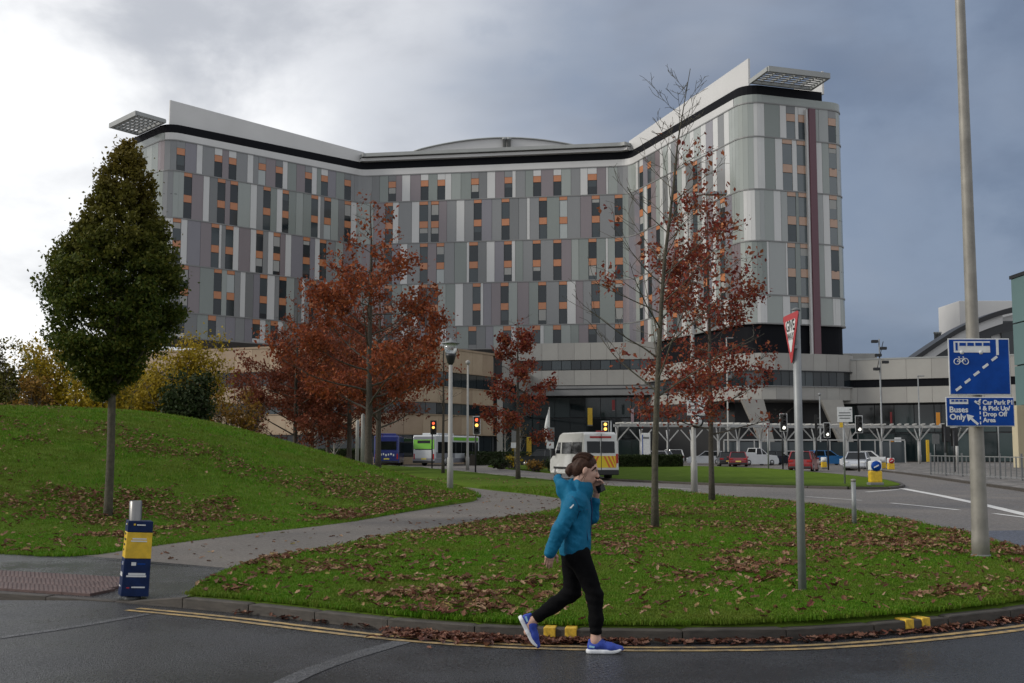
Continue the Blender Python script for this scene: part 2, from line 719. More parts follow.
# trench patches on the front road
for name, pts, w in (('trench_patch', [(-40, 644), (0, 638), (75, 627), (150, 614)], 0.10), ('trench_patch', [(255, 700), (300, 676), (345, 659), (402, 642)], 0.17)):
    o = ribbon(name, catmull([gnd(x, y) for x, y in pts], 5), w, M_patch, 0.004)
    tag(o, kind='structure')

# ---- lawns
Zl = 0.105
path_low = [(187, 596.5), (195, 592), (207, 583), (237, 568.5), (275, 558.5), (340, 547.5), (395, 537), (463, 527), (531, 516), (558, 511.5),
            (577, 507.5), (583, 504), (577, 501), (560, 498.3), (531, 494.3), (490, 490), (449, 484.6), (410, 477.5), (385, 472.3), (368, 469.5)]
road_edge = [(360, 464), (381, 464.6), (431, 468.2), (472, 472), (500, 474.8), (556, 480), (608, 485), (664, 491.5), (724, 497.5), (782, 501.5),
             (841, 510.6), (900, 522), (958, 535.5), (1024, 553), (1080, 567), (1125, 578)]
P_low = [gnd(x, y, Zl) for x, y in path_low]
P_low_s = catmull(P_low, 4)
P_edge = [gnd(x, y, Zl) for x, y in road_edge]
P_edge_s = catmull(P_edge, 4)
front_inner = [p + Vector((0, 0, Zl)) for p in offset(kerb_line[i_split:-6], KW + 0.002)]
lawn_poly = P_low_s + P_edge_s + front_inner[::-1]

mound_px = [(-90, 546), (0, 553), (80, 555.5), (153, 545.5), (245, 534), (340, 523), (400, 513), (449, 505), (472, 501.5), (477, 498), (466, 493.5),
            (449, 489.8), (422, 484.4), (395, 477.5), (378, 473)]
mound_front = catmull([gnd(x, y, Zl) for x, y in mound_px], 4)
mound_poly = mound_front + [Vector((-14, 82, Zl)), Vector((-30, 92, Zl)), Vector((-66, 86, Zl)), Vector((-70, 40, Zl)), Vector((-30, 14, Zl))]


def mound_h(X, Y):
    r = np.sqrt(((X + 18) / 18.5) ** 2 + ((Y - 38) / 21.0) ** 2)
    t = np.clip((r - 0.249) / 0.751, 0, 1)
    s = t * t * (3 - 2 * t)
    return Zl + 2.78 * (1 - s)


def lawn_h(X, Y):
    return Zl + 0.02 + 0.05 * vnoise(X, Y, 0.35, 3) + 0.02 * vnoise(X, Y, 1.1, 4)


def cdt_lawn(name, poly, hfun, step_near, m, flat_edge=True):
    xs = np.array([p.x for p in poly])
    ys = np.array([p.y for p in poly])
    pts = [Vector((p.x, p.y)) for p in poly]
    n = len(pts)
    x0, x1, y0, y1 = xs.min(), xs.max(), ys.min(), ys.max()
    y = y0 + 0.3
    inner = []
    while y < y1:
        st = step_near * max(1.0, y / 14.0)
        gx = np.arange(max(x0, -0.55 * y - 3), min(x1, 0.55 * y + 3), st)
        gy = np.full_like(gx, y)
        gx = gx + rng.uniform(-.1, .1, gx.shape) * st
        k = in_poly(gx, gy, poly)
        # keep clear of the outline
        for a, b in zip(gx[k], gy[k]):
            if np.min((xs - a) ** 2 + (ys - b) ** 2) > (0.35 * st) ** 2:
                inner.append(Vector((a, b)))
        y += st
    allp = pts + inner
    edges = [(i, (i + 1) % n) for i in range(n)]
    vo, eo, fo, ov, oe, of = geometry.delaunay_2d_cdt(allp, edges, [], 1, 1e-4)
    X = np.array([v.x for v in vo])
    Y = np.array([v.y for v in vo])
    Z = hfun(X, Y)
    for i, o_ in enumerate(ov):
        if any(j < n for j in o_) and flat_edge:
            Z[i] = Zl
    verts = [(X[i], Y[i], Z[i]) for i in range(len(X))]
    base = len(verts)
    ring = {}
    for i, o_ in enumerate(ov):
        for j in o_:
            if j < n:
                ring[j] = i
    verts += [(p.x, p.y, -0.04) for p in poly]
    faces = [tuple(f) for f in fo]
    faces += [(ring[i], ring[(i + 1) % n], base + (i + 1) % n, base + i) for i in range(n) if i in ring and (i + 1) % n in ring]
    me = bpy.data.meshes.new(name)
    me.from_pydata(verts, [], faces)
    me.materials.append(m)
    for p in me.polygons:
        p.use_smooth = True
    bm = bmesh.new()
    bm.from_mesh(me)
    for f in bm.faces:
        if abs(f.normal.z) > 0.3 and f.normal.z < 0:
            f.normal_flip()
    bm.to_mesh(me)
    bm.free()
    o = link(name, me)
    return tag(o, kind='structure')


lawn = cdt_lawn('lawn', lawn_poly, lawn_h, 0.6, M_soil)
mound = cdt_lawn('grass_mound', mound_poly, lambda X, Y: mound_h(X, Y) + 0.04 * vnoise(X, Y, 0.4, 5), 0.7, M_soil)

# path between the lawns, and the wet footway apron with its tactile paving
path_pts = [gnd(80, 555.5, .1)] + P_low_s[3 * 4:] + [Vector((-16, 84, 0))] + mound_front[4 * 2 + 1:][::-1]
path_o = sheet('footpath', path_pts, M_path, 0.1)
tag(path_o, kind='structure')
far_line = [gnd(x, y, 0.098) for x, y in ((-200, 540), (-90, 546.5), (0, 553.5), (80, 556), (160, 561.5), (237, 569), (222, 577), (206, 585), (188, 597))]
ap = [kp + Vector((0, 0, 0.012)) for kp in offset(kerb_line[:i_split + 1], KW)]


def even(pts, n):
    q = resample(pts, 0.05)
    return [q[round(i * (len(q) - 1) / n)] for i in range(n + 1)]


n_ = 60
A_, B_ = even(ap, n_), even(far_line, n_)
mm = n_ + 1
vs_ = [tuple(p) for p in A_ + B_]
me = bpy.data.meshes.new('pavement')
me.from_pydata(vs_, [], [(r * mm + i, r * mm + i + 1, r * mm + i + 1 + mm, r * mm + i + mm) for r in range(1) for i in range(mm - 1)])
me.materials.append(M_apron)
pav = tag(link('pavement', me), kind='structure')

pb_ = sheet('path_base', [gnd(x, y, .0955) for x, y in ((70, 557), (160, 564), (245, 571), (275, 552), (100, 546))], M_apron, 0.0955)
tag(pb_, kind='structure')
# tactile paving slabs: 0.4 m slabs with raised blisters, laid along the dropped kerb
M_tact = mat('tactile_red_concrete', (0.092, 0.056, 0.050), 0.6, var=0.25, vscale=2.5, bump=0.2, coords='Object')
slab = MB().box((0, 0, 0), (0.394, 0.394, 0.05))
for a in range(6):
    for b in range(6):
        x, y = -0.165 + a * 0.066, -0.165 + b * 0.066
        slab.add([(x - .015, y - .015, .0251), (x + .015, y - .015, .0251), (x + .015, y + .015, .0251), (x - .015, y + .015, .0251),
                  (x - .009, y - .009, .031), (x + .009, y - .009, .031), (x + .009, y + .009, .031), (x - .009, y + .009, .031)],
                 [(4, 5, 6, 7), (0, 1, 5, 4), (1, 2, 6, 5), (2, 3, 7, 6), (3, 0, 4, 7)])
slab_me = slab.mesh('paving_slab', M_tact, recalc=False)
tact = empty('tactile_paving', gnd(0, 585))
tact['kind'] = 'structure'
kd = (kerb_line[24] - kerb_line[14]).normalized()
ang = math.atan2(kd.y, kd.x)
nrm = Vector((-kd.y, kd.x, 0))
p_end = gnd(112, 601) + nrm * (KW + 0.2)
for r_ in range(3):
    for c_ in range(15):
        p = p_end - kd * (0.62 + 0.4 * c_ + .1 * r_) + nrm * 0.4 * r_
        dist = 0.2 + .4 * r_
        link('paving_slab', slab_me, tact, (p.x - tact.location.x, p.y - tact.location.y, 0.012 + 0.0315 * dist + 0.004 + random.uniform(-.002, .002)), (0.03, 0, ang))

# ---- far islands, pavement, markings
isl_px = [(600, 478), (613, 480.5), (660, 483), (716, 485.2), (780, 487.3), (850, 489.2), (885, 489.2), (900, 487.5), (899, 485.5), (885, 481.5), (842, 476),
          (768, 469.5), (716, 467.5), (640, 466.3), (600, 466), (588, 470)]
isl_w = [gnd(x, y, 0.0) for x, y in isl_px]
isl = cdt_lawn('middle_lawn', [p + Vector((0, 0, Zl)) for p in isl_w], lambda X, Y: Zl + 0.06 + 0 * X, 1.6, M_soil)
kerb_run('middle_kerb', catmull(isl_w + [isl_w[0]], 3), 1.8, 0.1, M_stone, -0.18)
isl2_px = [(488, 467), (505, 469), (523, 470.5), (552, 473.5), (573, 474), (578, 468), (570, 464), (520, 461.5), (496, 463)]
isl2_w = [gnd(x, y, 0.0) for x, y in isl2_px]
cdt_lawn('shrub_island', [p + Vector((0, 0, Zl)) for p in isl2_w], lambda X, Y: Zl + 0.1 + 0 * X, 2.2, M_soil)
pv = [gnd(x, y) for x, y in ((846, 470.3), (880, 471.3), (920, 476), (960, 482), (1024, 491), (1150, 510), (1200, 467), (930, 463), (860, 463.5))]
far_pav = MB().prism([(p.x, p.y) for p in pv][::-1], -0.05, 0.11).build('far_pavement', M_far)
tag(far_pav, kind='structure')
kerb_run('far_kerb', catmull(pv[:6], 4), 1.8, 0.118, M_stone, -0.16)
# a pale kerb along the back of the lawn
ke = [Vector((p.x, p.y, 0)) for p in P_edge_s]
kerb_run('side_kerb', [p for p in offset(ke, -0.13)], 0.9, 0.11, M_palekerb, 0.13)


def mark(pts, w):
    o = ribbon('lane_marking', [gnd(x, y) for x, y in pts], w, M_white, 0.002)
    tag(o, kind='structure')


mark([(902, 488.5), (940, 495.5), (985, 505), (1040, 518)], 0.32)
mark([(891, 503), (925, 506.3), (959, 510)], 0.16)
mark([(994, 513.5), (1024, 517.3), (1050, 521)], 0.16)
mark([(806, 496.6), (862, 500.4)], 0.13)
mark([(866, 492), (899, 489.5)], 0.2)
mark([(640, 486.5), (700, 489.5)], 0.13)
bp_ = sheet('dark_road_patch', [gnd(x, y) for x, y in ((975, 531), (1040, 530), (1045, 553), (1023, 549))], M_bluepatch, 0.0015)
tag(bp_, kind='structure')
# ------------------------------------------------------------------ buildings
def fillet(pts, rads, seg=6):
    P = [Vector((p[0], p[1])) for p in pts]
    out = [P[0]]
    for i in range(1, len(P) - 1):
        a, b, c = P[i - 1], P[i], P[i + 1]
        r = rads[i]
        d0, d1 = (a - b).normalized(), (c - b).normalized()
        ang = d0.angle(d1)
        t = r / math.tan(ang / 2)
        s, e = b + d0 * t, b + d1 * t
        ctr = b + (d0 + d1).normalized() * (r / sin(ang / 2))
        a0 = math.atan2(s.y - ctr.y, s.x - ctr.x)
        a1 = math.atan2(e.y - ctr.y, e.x - ctr.x)
        da = (a1 - a0 + pi) % (2 * pi) - pi
        for k in range(seg + 1):
            an = a0 + da * k / seg
            out.append(ctr + Vector((cos(an), sin(an))) * r)
    out.append(P[-1])
    return out


class Path:
    def __init__(self, pts):
        self.p = [Vector((q[0], q[1])) for q in pts]
        self.L = [0.0]
        for a, b in zip(self.p, self.p[1:]):
            self.L.append(self.L[-1] + (b - a).length)
        self.len = self.L[-1]

    def at(self, u):
        u = max(0, min(self.len, u))
        i = max(0, min(len(self.p) - 2, int(np.searchsorted(self.L, u, side='right')) - 1))
        t = (u - self.L[i]) / max(1e-9, self.L[i + 1] - self.L[i])
        return self.p[i].lerp(self.p[i + 1], t)

    def u_px(self, px, z, lo=0.0, hi=1e9):
        """where the sight line of a pixel column at height z meets the path"""
        best = None
        py = 250.0
        for _ in range(3):
            d = ray(px, py)
            k = d[0] / d[1]
            best = None
            for i in range(len(self.p) - 1):
                a, b = self.p[i], self.p[i + 1]
                fa, fb = a.x - k * a.y, b.x - k * b.y
                if fa == fb or fa * fb > 0:
                    continue
                t = fa / (fa - fb)
                u = self.L[i] + t * (self.L[i + 1] - self.L[i])
                if lo - 0.5 <= u <= hi + 0.5:
                    best = u
                    break
            if best is None:
                return None
            Y = self.at(best).y
            py = 450 - (z - CAMH) * F / Y
        return best

    def offset(self, d):
        """positive = outward (to the right of the direction, towards the viewer)"""
        out = []
        n = len(self.p)
        for i in range(n):
            t = (self.p[min(i + 1, n - 1)] - self.p[max(i - 1, 0)]).normalized()
            out.append(self.p[i] + Vector((t.y, -t.x)) * d)
        return Path(out)

    def sub(self, u0, u1):
        pts = [self.at(u0)] + [p for p, l in zip(self.p, self.L) if u0 + .01 < l < u1 - .01] + [self.at(u1)]
        return Path(pts)


def sweep(name, path, z0, z1, din, dout, m, parent, z1b=None):
    """band that follows a path: from din behind it to dout in front; z1b = other top height at its far end"""
    o, i_ = path.offset(dout).p, path.offset(-din).p
    n = len(path.p)
    mb = MB()
    v = []
    for k in range(n):
        zt = z1 if z1b is None else z1 + (z1b - z1) * path.L[k] / path.len
        v += [(o[k].x, o[k].y, z0), (o[k].x, o[k].y, zt), (i_[k].x, i_[k].y, zt), (i_[k].x, i_[k].y, z0)]
    f = []
    for k in range(n - 1):
        a, b = 4 * k, 4 * k + 4
        for j in range(4):
            f.append((a + j, b + j, b + (j + 1) % 4, a + (j + 1) % 4))
    f += [(0, 1, 2, 3), (4 * n - 1, 4 * n - 2, 4 * n - 3, 4 * n - 4)]
    mb.add(v, f)
    return mb.build(name, m, parent)


def along(name, path, u0, u1, z0, z1, proud, thick, m, parent, gap=0.03, collect=None):
    """a flat panel on the path between two arc lengths"""
    a, b = path.at(u0), path.at(u1)
    d = b - a
    L = d.length
    if L < 0.05:
        return None
    n = Vector((d.y, -d.x)) / L
    c = (a + b) / 2 + n * (proud - thick / 2)
    s = (L - gap, thick, z1 - z0 - gap)
    ang = math.atan2(d.y, d.x)
    if collect is not None:
        collect.append((m, Vector((c.x, c.y, (z0 + z1) / 2)), s, ang))
        return None
    return piece(name, m, parent, (c.x, c.y, (z0 + z1) / 2), s, ang)


gl = dict(rough=0.16, spec=0.6, ior=1.5)
C_white = mat('clad_white', (0.53, 0.53, 0.515), var=0.06, vscale=.3, coords='Object', **gl)
C_grey = mat('clad_grey', (0.205, 0.21, 0.21), var=0.06, vscale=.3, **gl)
C_green = mat('clad_green_grey', (0.20, 0.225, 0.208), var=0.06, vscale=.3, **gl)
C_pale = mat('clad_pale_green', (0.28, 0.305, 0.285), var=0.06, vscale=.3, **gl)
C_pale2 = mat('clad_pale_grey', (0.31, 0.325, 0.315), var=0.06, vscale=.3, **gl)
C_purple = mat('clad_purple_grey', (0.195, 0.187, 0.208), var=0.06, vscale=.3, **gl)
C_mauve = mat('clad_mauve', (0.2, 0.17, 0.178), var=0.06, vscale=.3, **gl)
C_dark = mat('clad_dark_grey', (0.15, 0.155, 0.155), var=0.06, vscale=.3, **gl)
C_orange_refl = mat('clad_orange_refl', (0.40, 0.25, 0.17), rough=0.2, spec=0.7, var=0.1, vscale=.5)  # same orange panels, paled: reflection on the wing front put into the colour
G_refl = mat('glass_refl', (0.10, 0.12, 0.125), rough=0.06, spec=0.8, ior=1.55)  # wing front glass, its strong reflection painted as a pale base colour
G_blind = mat('window_blind', (0.33, 0.33, 0.31), rough=0.6)
C_orange = mat('clad_orange', (0.44, 0.175, 0.075), rough=0.22, spec=0.6, var=0.1, vscale=.5)
G_dark = mat('glass_dark', (0.016, 0.022, 0.026), rough=0.05, spec=0.5, ior=1.5)
G_mid = mat('glass_grey', (0.045, 0.058, 0.064), rough=0.07, spec=0.5, ior=1.5)
G_pale = mat('glass_blind', (0.36, 0.39, 0.38), rough=0.2, spec=0.7)
G_teal = mat('glass_lobby', (0.012, 0.021, 0.022), rough=0.05, spec=0.6, ior=1.5)
G_teal2 = mat('glass_lobby_pale', (0.03, 0.05, 0.05), rough=0.08, spec=0.6, ior=1.5)
M_black = mat('black_recess', (0.009, 0.0095, 0.012), rough=0.7, spec=0.08)
M_blackmet = mat('black_metal', (0.015, 0.016, 0.018), rough=0.45)
M_roofwhite = mat('roof_white', (0.56, 0.555, 0.54), rough=0.45, var=0.05, vscale=0.15)
M_roofgrey = mat('roof_grey', (0.30, 0.31, 0.30), rough=0.5, var=0.08, vscale=0.4)
M_trans = mat('transom_grey', (0.20, 0.20, 0.195), rough=0.4)
M_core = mat('core_dark', (0.045, 0.047, 0.05), rough=0.7)
S_beige = mat('podium_stone', (0.31, 0.30, 0.275), rough=0.6, var=0.09, vscale=0.5, detail=7)
S_beige2 = mat('podium_stone_pale', (0.345, 0.335, 0.305), rough=0.6, var=0.09, vscale=0.5, detail=7)
S_conc = mat('podium_slab', (0.22, 0.22, 0.215), rough=0.6, var=0.1, vscale=0.4, detail=7)
S_sand = mat('sandstone', (0.30, 0.225, 0.15), rough=0.8, c2=(0.38, 0.295, 0.205), vscale=0.9, detail=8)
S_sand2 = mat('sandstone_dark', (0.255, 0.185, 0.12), rough=0.8, c2=(0.32, 0.24, 0.165), vscale=0.9, detail=8)
M_fin = mat('plum_fin', (0.115, 0.045, 0.06), rough=0.35)

A0 = dep(165, 200, 174).xy
A1 = dep(362, 200, 199).xy
B1 = dep(630, 200, 191.5).xy
C1 = dep(747, 200, 155).xy
axL = (A0 - A1).normalized()
axR = (C1 - B1).normalized()
AE = A0 + Vector((axL.y, -axL.x)) * 15.0
C2 = C1 + Vector((-axR.y, axR.x)) * 16.4
AB = AE - axL * 36
C3 = C2 - axR * 42
HP = Path(fillet([AB, AE, A0, A1, B1, C1, C2, C3], [0, 3.0, 2.4, 2.0, 3.0, 2.6, 2.6, 0]))


def u_near(pt):
    return min(np.linspace(0, HP.len, 4000), key=lambda u: (HP.at(u) - pt).length)


uAE, uA0, uA1, uB1, uC1, uC2 = [u_near(p) for p in (AE, A0, A1, B1, C1, C2)]
ZR = [18.8, 22.75, 30.2, 37.4, 44.8, 49.6]          # row joints, bottom to top
hospital = empty('hospital_building', (0, 0, 0), 0, 'tall grey panelled hospital block with orange window panels and two projecting wings', 'building')

core = HP.offset(-0.28)
poly = [(p.x, p.y) for p in core.p]
MB().prism(poly, 18.75, 50.55).build('core_wall', M_core, hospital)
for i, z in enumerate(ZR):
    sweep('transom', HP, z - 0.09, z + 0.09, 0.2, 0.12, M_trans, hospital)
for i, z in enumerate([26.5, 33.8, 41.1]):
    sweep('storey_joint', HP, z - 0.05, z + 0.05, 0.2, 0.012, M_core, hospital)
sweep('white_band', HP.sub(uA0 - 0.6, uC1 - 2.5), 49.7, 50.75, 0.3, 0.1, M_roofwhite, hospital)
sweep('top_band', HP.sub(0, uA0 - 0.7), 49.7, 50.75, 0.3, 0.05, C_pale, hospital)
sweep('top_band', HP.sub(uC1 - 2.4, HP.len), 49.7, 50.75, 0.3, 0.05, C_pale, hospital)
sweep('black_band', HP.sub(uAE + 2, uC2 - 3.4), 50.75, 52.1, 0.8, -0.1, M_black, hospital)

c1 = lambda *a: [(100 + x / 3.413, 100 + y / 3.413) for x, y in a]
c2 = lambda *a: [(340 + x / 3.413, 340 + y / 3.413) for x, y in a]
c4 = lambda *a: [(240 + x / 4.268, 240 + y / 4.268) for x, y in a]
c3 = lambda *a: [(580 + x / 3.413, 580 + y / 3.413) for x, y in a]
c5 = lambda *a: [(600 + x / 3.654, 600 + y / 3.654) for x, y in a]
WIN = {  # row from the top: windows and white panels by facade
    'L': [(c1((265, 287), (393, 415), (442, 463), (545, 562), (603, 620), (703, 720), (757, 775), (835, 855)), c1((330, 350), (503, 523), (622, 640), (720, 740))),
          (c1((288, 310), (403, 424), (447, 467), (560, 578), (622, 641), (722, 742), (767, 785), (835, 855)), c1((352, 373), (513, 535), (603, 622), (742, 752), (858, 875))),
          (c1((250, 272), (382, 403), (430, 452), (533, 553), (592, 612), (693, 715), (750, 770)), c1((222, 247), (274, 297), (404, 414), (454, 473), (513, 532), (573, 591), (632, 652), (733, 749))),
          (c1((275, 298), (390, 412), (435, 455)) + c4((87, 112), (168, 195), (297, 322), (372, 396)), c4((0, 22), (117, 147), (262, 275), (352, 370))),
          (c1((262, 284), (371, 392)) + c4((55, 82), (132, 158), (262, 286), (330, 354)), c4((83, 108), (160, 183), (300, 322)))],
    'C': [(c2((165, 192), (275, 303), (332, 360), (447, 475), (560, 590), (658, 688), (727, 757), (848, 878)), c2((212, 240), (360, 380), (502, 530), (590, 600), (820, 845), (908, 915))),
          (c2((155, 180), (272, 303), (308, 340), (455, 485), (550, 580), (678, 708), (748, 777), (858, 888), (945, 958)), c2((183, 200), (245, 271), (397, 425), (638, 648))),
          (c2((150, 178), (272, 300), (328, 357), (443, 472), (558, 588), (656, 687), (727, 757), (848, 876), (945, 960)), c2((205, 230), (432, 441), (500, 528), (589, 598), (907, 915))),
          (c2((150, 178), (270, 300), (306, 337), (453, 480), (547, 577), (675, 706), (747, 776), (857, 888), (945, 960)), c2((245, 269), (393, 420), (481, 489), (777, 805))),
          (c2((155, 182), (290, 318), (437, 467), (557, 585), (655, 685), (725, 757), (847, 877), (945, 960)), c2((210, 235), (585, 600), (686, 696), (340, 362)))],
    'R': [([(640, 643), (648, 651)], [(636, 638), (660, 663), (668, 671), (679, 683), (690, 694), (701, 706), (713, 718), (724, 729)]),
          ([(640, 643), (648, 651), (674, 677), (694, 697)], [(644.5, 647), (660, 663), (668, 671), (682, 686), (702, 706), (713, 717), (725, 730)]),
          ([(641, 644), (657, 660), (675, 678), (694, 697.5), (721, 725)], [(645, 648), (664, 667), (684, 688), (702, 706), (713, 717)]),
          ([(640, 643), (649, 652), (668, 671), (686, 689), (704, 708), (721, 725)], [(645, 648), (660, 663), (676, 679), (694, 698), (712, 716)]),
          ([(641, 644), (656, 659), (674, 677), (693, 696), (712, 716)], [(648, 651), (664, 667), (682, 686), (703, 707), (724, 729)])],
    'F': [(c3((707, 730), (746, 770), (849, 870)), c3((592, 628), (681, 703), (731, 744))),
          (c3((697, 722), (748, 771), (851, 875)), c3((593, 630), (666, 691), (726, 740), (806, 826))),
          (c3((710, 735), (750, 772), (853, 876)), c3((559, 598), (661, 686), (830, 852))),
          (c5((687, 711), (736, 761), (848, 873)), c5((610, 618), (679, 686), (820, 845))),
          (c5((697, 721), (738, 763)), c5((575, 611), (668, 695), (851, 878)))]}
RANGE = {'L': (uA0 - 2.2, uA1), 'C': (uA1, uB1), 'R': (uB1, uC1 - 1.5), 'F': (uC1 - 1.5, uC2 + 3.5)}
PAL = {'L': [C_grey, C_green, C_purple, C_grey, C_dark, C_grey, C_mauve, C_pale], 'C': [C_grey, C_green, C_purple, C_mauve, C_dark, C_green, C_grey, C_pale],
       'R': [C_grey, C_pale, C_purple, C_mauve, C_pale, C_dark], 'F': [C_pale, C_green, C_pale, C_pale2]}
panels = []
prnd = random.Random(21)


def fill(ua, ub, z0, z1, pal, wid=1.75):
    n = max(1, round((ub - ua) / wid))
    last = None
    cuts = [ua] + [ua + (ub - ua) * (i + prnd.uniform(-.12, .12)) / n for i in range(1, n)] + [ub]
    for a, b in zip(cuts, cuts[1:]):
        c = prnd.choice([m for m in pal if m is not last])
        last = c
        # bend panels round the corners
        k = max(1, math.ceil((b - a) / 1.0)) if bent(a, b) else 1
        for j in range(k):
            panels.append((c, a + (b - a) * j / k, a + (b - a) * (j + 1) / k, z0, z1))


def bent(a, b):
    m = HP.at((a + b) / 2)
    return (m - (HP.at(a) + HP.at(b)) / 2).length > 0.012


def window_col(ua, ub, z0, z1, row, fac):
    # top joint: (orange height, then glass) for each storey
    def gl_():
        r = prnd.random()
        if fac == 'F':
            return G_refl if r < .8 else G_mid
        return G_dark if r < .66 else (G_mid if r < .93 else G_pale)
    def P_(nm, m, a, b):
        if nm == 'window':
            along(nm, HP, ua, ub, a, b, -0.03, 0.1, m, hospital, 0.05)
            if prnd.random() < .3 and m is not G_pale:      # a blind drawn part of the way down
                along('window_blind', HP, ua + .06, ub - .06, b - (b - a) * prnd.uniform(.2, .75), b - .02, -0.015, 0.1, G_blind if prnd.random() < .5 else G_mid, hospital, 0.05)
        else:
            along(nm, HP, ua, ub, a, b, 0.05, 0.1, C_orange_refl if fac == 'F' else m, hospital, 0.05)
    if row == 0:
        panels.append((prnd.choice([C_white, C_grey, C_dark]), ua, ub, z1 - 1.15, z1))
        P_('spandrel_panel', C_orange, z1 - 2.25, z1 - 1.15)
        P_('window', gl_(), z0, z1 - 2.25)
    elif row == 4:
        P_('spandrel_panel', C_orange, z1 - 0.9, z1)
        P_('window', gl_(), z0 + .75, z1 - 0.9)
        panels.append((prnd.choice([C_white, C_grey, C_dark]), ua, ub, z0, z0 + .75))
    else:
        zm = (z0 + z1) / 2
        P_('spandrel_panel', C_orange, z1 - 0.72, z1)
        P_('window', gl_(), zm + .1, z1 - 0.72)
        P_('spandrel_panel', C_orange, zm - 1.1, zm + .1)
        P_('window', gl_(), z0, zm - 1.1)


for fac in 'LCRF':
    lo, hi = RANGE[fac]
    for row in range(5):
        z0, z1 = ZR[4 - row], ZR[5 - row]
        zm = (z0 + z1) / 2
        sp_ = []
        for kind, lst in zip('wW', WIN[fac][row]):
            for a, b in lst:
                ua, ub = HP.u_px(a, zm, lo, hi), HP.u_px(b, zm, lo, hi)
                if ua is None or ub is None or ub - ua < 0.15:
                    continue
                if kind == 'w':          # real windows are all the same width
                    m_ = (ua + ub) / 2
                    ua, ub = m_ - 0.68, m_ + 0.68
                sp_.append([max(ua, lo), min(ub, hi), kind])
        sp_.sort()
        cur = lo
        for ua, ub, kind in sp_:
            ua = max(ua, cur)
            if ub - ua < 0.3:
                continue
            if ua - cur > 0.25:
                fill(cur, ua, z0, z1, PAL[fac])
            else:
                ua = cur
            if kind == 'w':
                window_col(ua, ub, z0, z1, row, fac)
            else:
                k = 3 if bent(ua, ub) else 1
                for j in range(k):
                    panels.append((C_white, ua + (ub - ua) * j / k, ua + (ub - ua) * (j + 1) / k, z0, z1))
            cur = ub
        if hi - cur > 0.2:
            fill(cur, hi, z0, z1, PAL[fac])
# wing end of the left wing and the far side of the right one: pale panels
for lo, hi in ((uAE - 12, uA0 - 2.2), (uC2 + 3.5, uC2 + 20)):
    for row in range(5):
        fill(lo, hi, ZR[4 - row], ZR[5 - row], [C_pale, C_green, C_white, C_green], 1.9)


def shown(p):
    a, b = HP.at(p[1]), HP.at(p[2])
    return abs(a.x / a.y - b.x / b.y) * (p[4] - p[3]) / a.y * (0.35 if HP.at(p[1]).y > 205 else 1)


panels.sort(key=shown, reverse=True)
rest = []
for i, (c, a, b, z0, z1) in enumerate(panels):
    along('wall_panel', HP, a, b, z0, z1, 0.04 + prnd.uniform(-.008, .008) * (not bent(a - .3, b + .3)), 0.1, c, hospital, 0.004 if bent(a - .3, b + .3) else 0.045, None if i < 300 else rest)
mm_, mb = [], MB()
for c, ctr, s, ang in rest:
    if c not in mm_:
        mm_.append(c)
    mb.box(ctr, s, ang, mm_.index(c))
tag(mb.build('wall_panel', mm_, hospital), kind='stuff')

# roof screens, centre roof edge, arched roof, lattice canopies
inner = HP.offset(-0.5)
sL = Path([HP.at(uA0 + .3), HP.at(uA1 + .6)]).offset(-.6)
sweep('roof_screen', sL, 52.05, 56.1, 0.3, 0.0, M_roofwhite, hospital, z1b=54.0)
sLe = Path([HP.at(uA0 + .3) + Vector((axL.y, -axL.x)) * 3.0, HP.at(uA0 + .3)]).offset(-0.9)
sR = Path([HP.at(uB1 - .4), HP.at(uC1 - .3)]).offset(-.6)
sweep('roof_screen', sR, 52.05, 53.9, 0.3, 0.0, M_roofwhite, hospital, z1b=56.1)
bk = Path([C2 - Vector((-axR.y, axR.x)) * 3.4 - axR * 0.6, C2 - Vector((-axR.y, axR.x)) * 3.4 - axR * 30])
sweep('roof_screen', bk, 52.05, 55.4, 0.15, 0.15, M_roofwhite, hospital, z1b=53.8)
ctr_path = HP.sub(uA1 - .5, uB1 + .5)
sweep('roof_edge', ctr_path, 52.1, 52.6, 1.2, 0.9, M_roofwhite, hospital)
sweep('roof_edge', ctr_path, 52.6, 52.75, 1.2, 0.5, M_black, hospital)
sweep('roof_edge', ctr_path, 52.75, 53.35, 1.2, 1.5, M_roofgrey, hospital)
arc = []
a_l, a_r, z_p = dep(414, 150, 212), dep(598, 150, 212), dep(505, 138.5, 212).z
for k in range(25):
    t = k / 24
    arc.append((a_l.x + (a_r.x - a_l.x) * t, 57.4 + (z_p - 57.4) * math.sin(pi * t) ** 0.85))
mb = MB()
n = len(arc)
low_ = [(arc[-1][0], 53.0), (arc[0][0], 53.0)]
full = arc + low_
nf = len(full)
mb.add([(x, 212, z) for x, z in full] + [(x, 236, z) for x, z in full], [(i, (i + 1) % nf, nf + (i + 1) % nf, nf + i) for i in range(nf)] + [tuple(range(nf)), tuple(range(2 * nf - 1, nf - 1, -1))])
mb.build('arched_roof', M_roofwhite, hospital)
mb = MB()
mb.tube([(x, 211.8, z + .1) for x, z in arc], 0.16, 6)
mb.build('arched_roof_edge', M_roofgrey, hospital)
for px in (504.5, 509):
    p = dep(px, 150, 211.4)
    MB().lathe([(0.32, 0), (0.32, 2.2), (0.45, 2.2), (0.45, 2.6)], 8).build('roof_vent', M_roofgrey, hospital, (p.x, 211.4, dep(px, 151.5, 211.4).z))


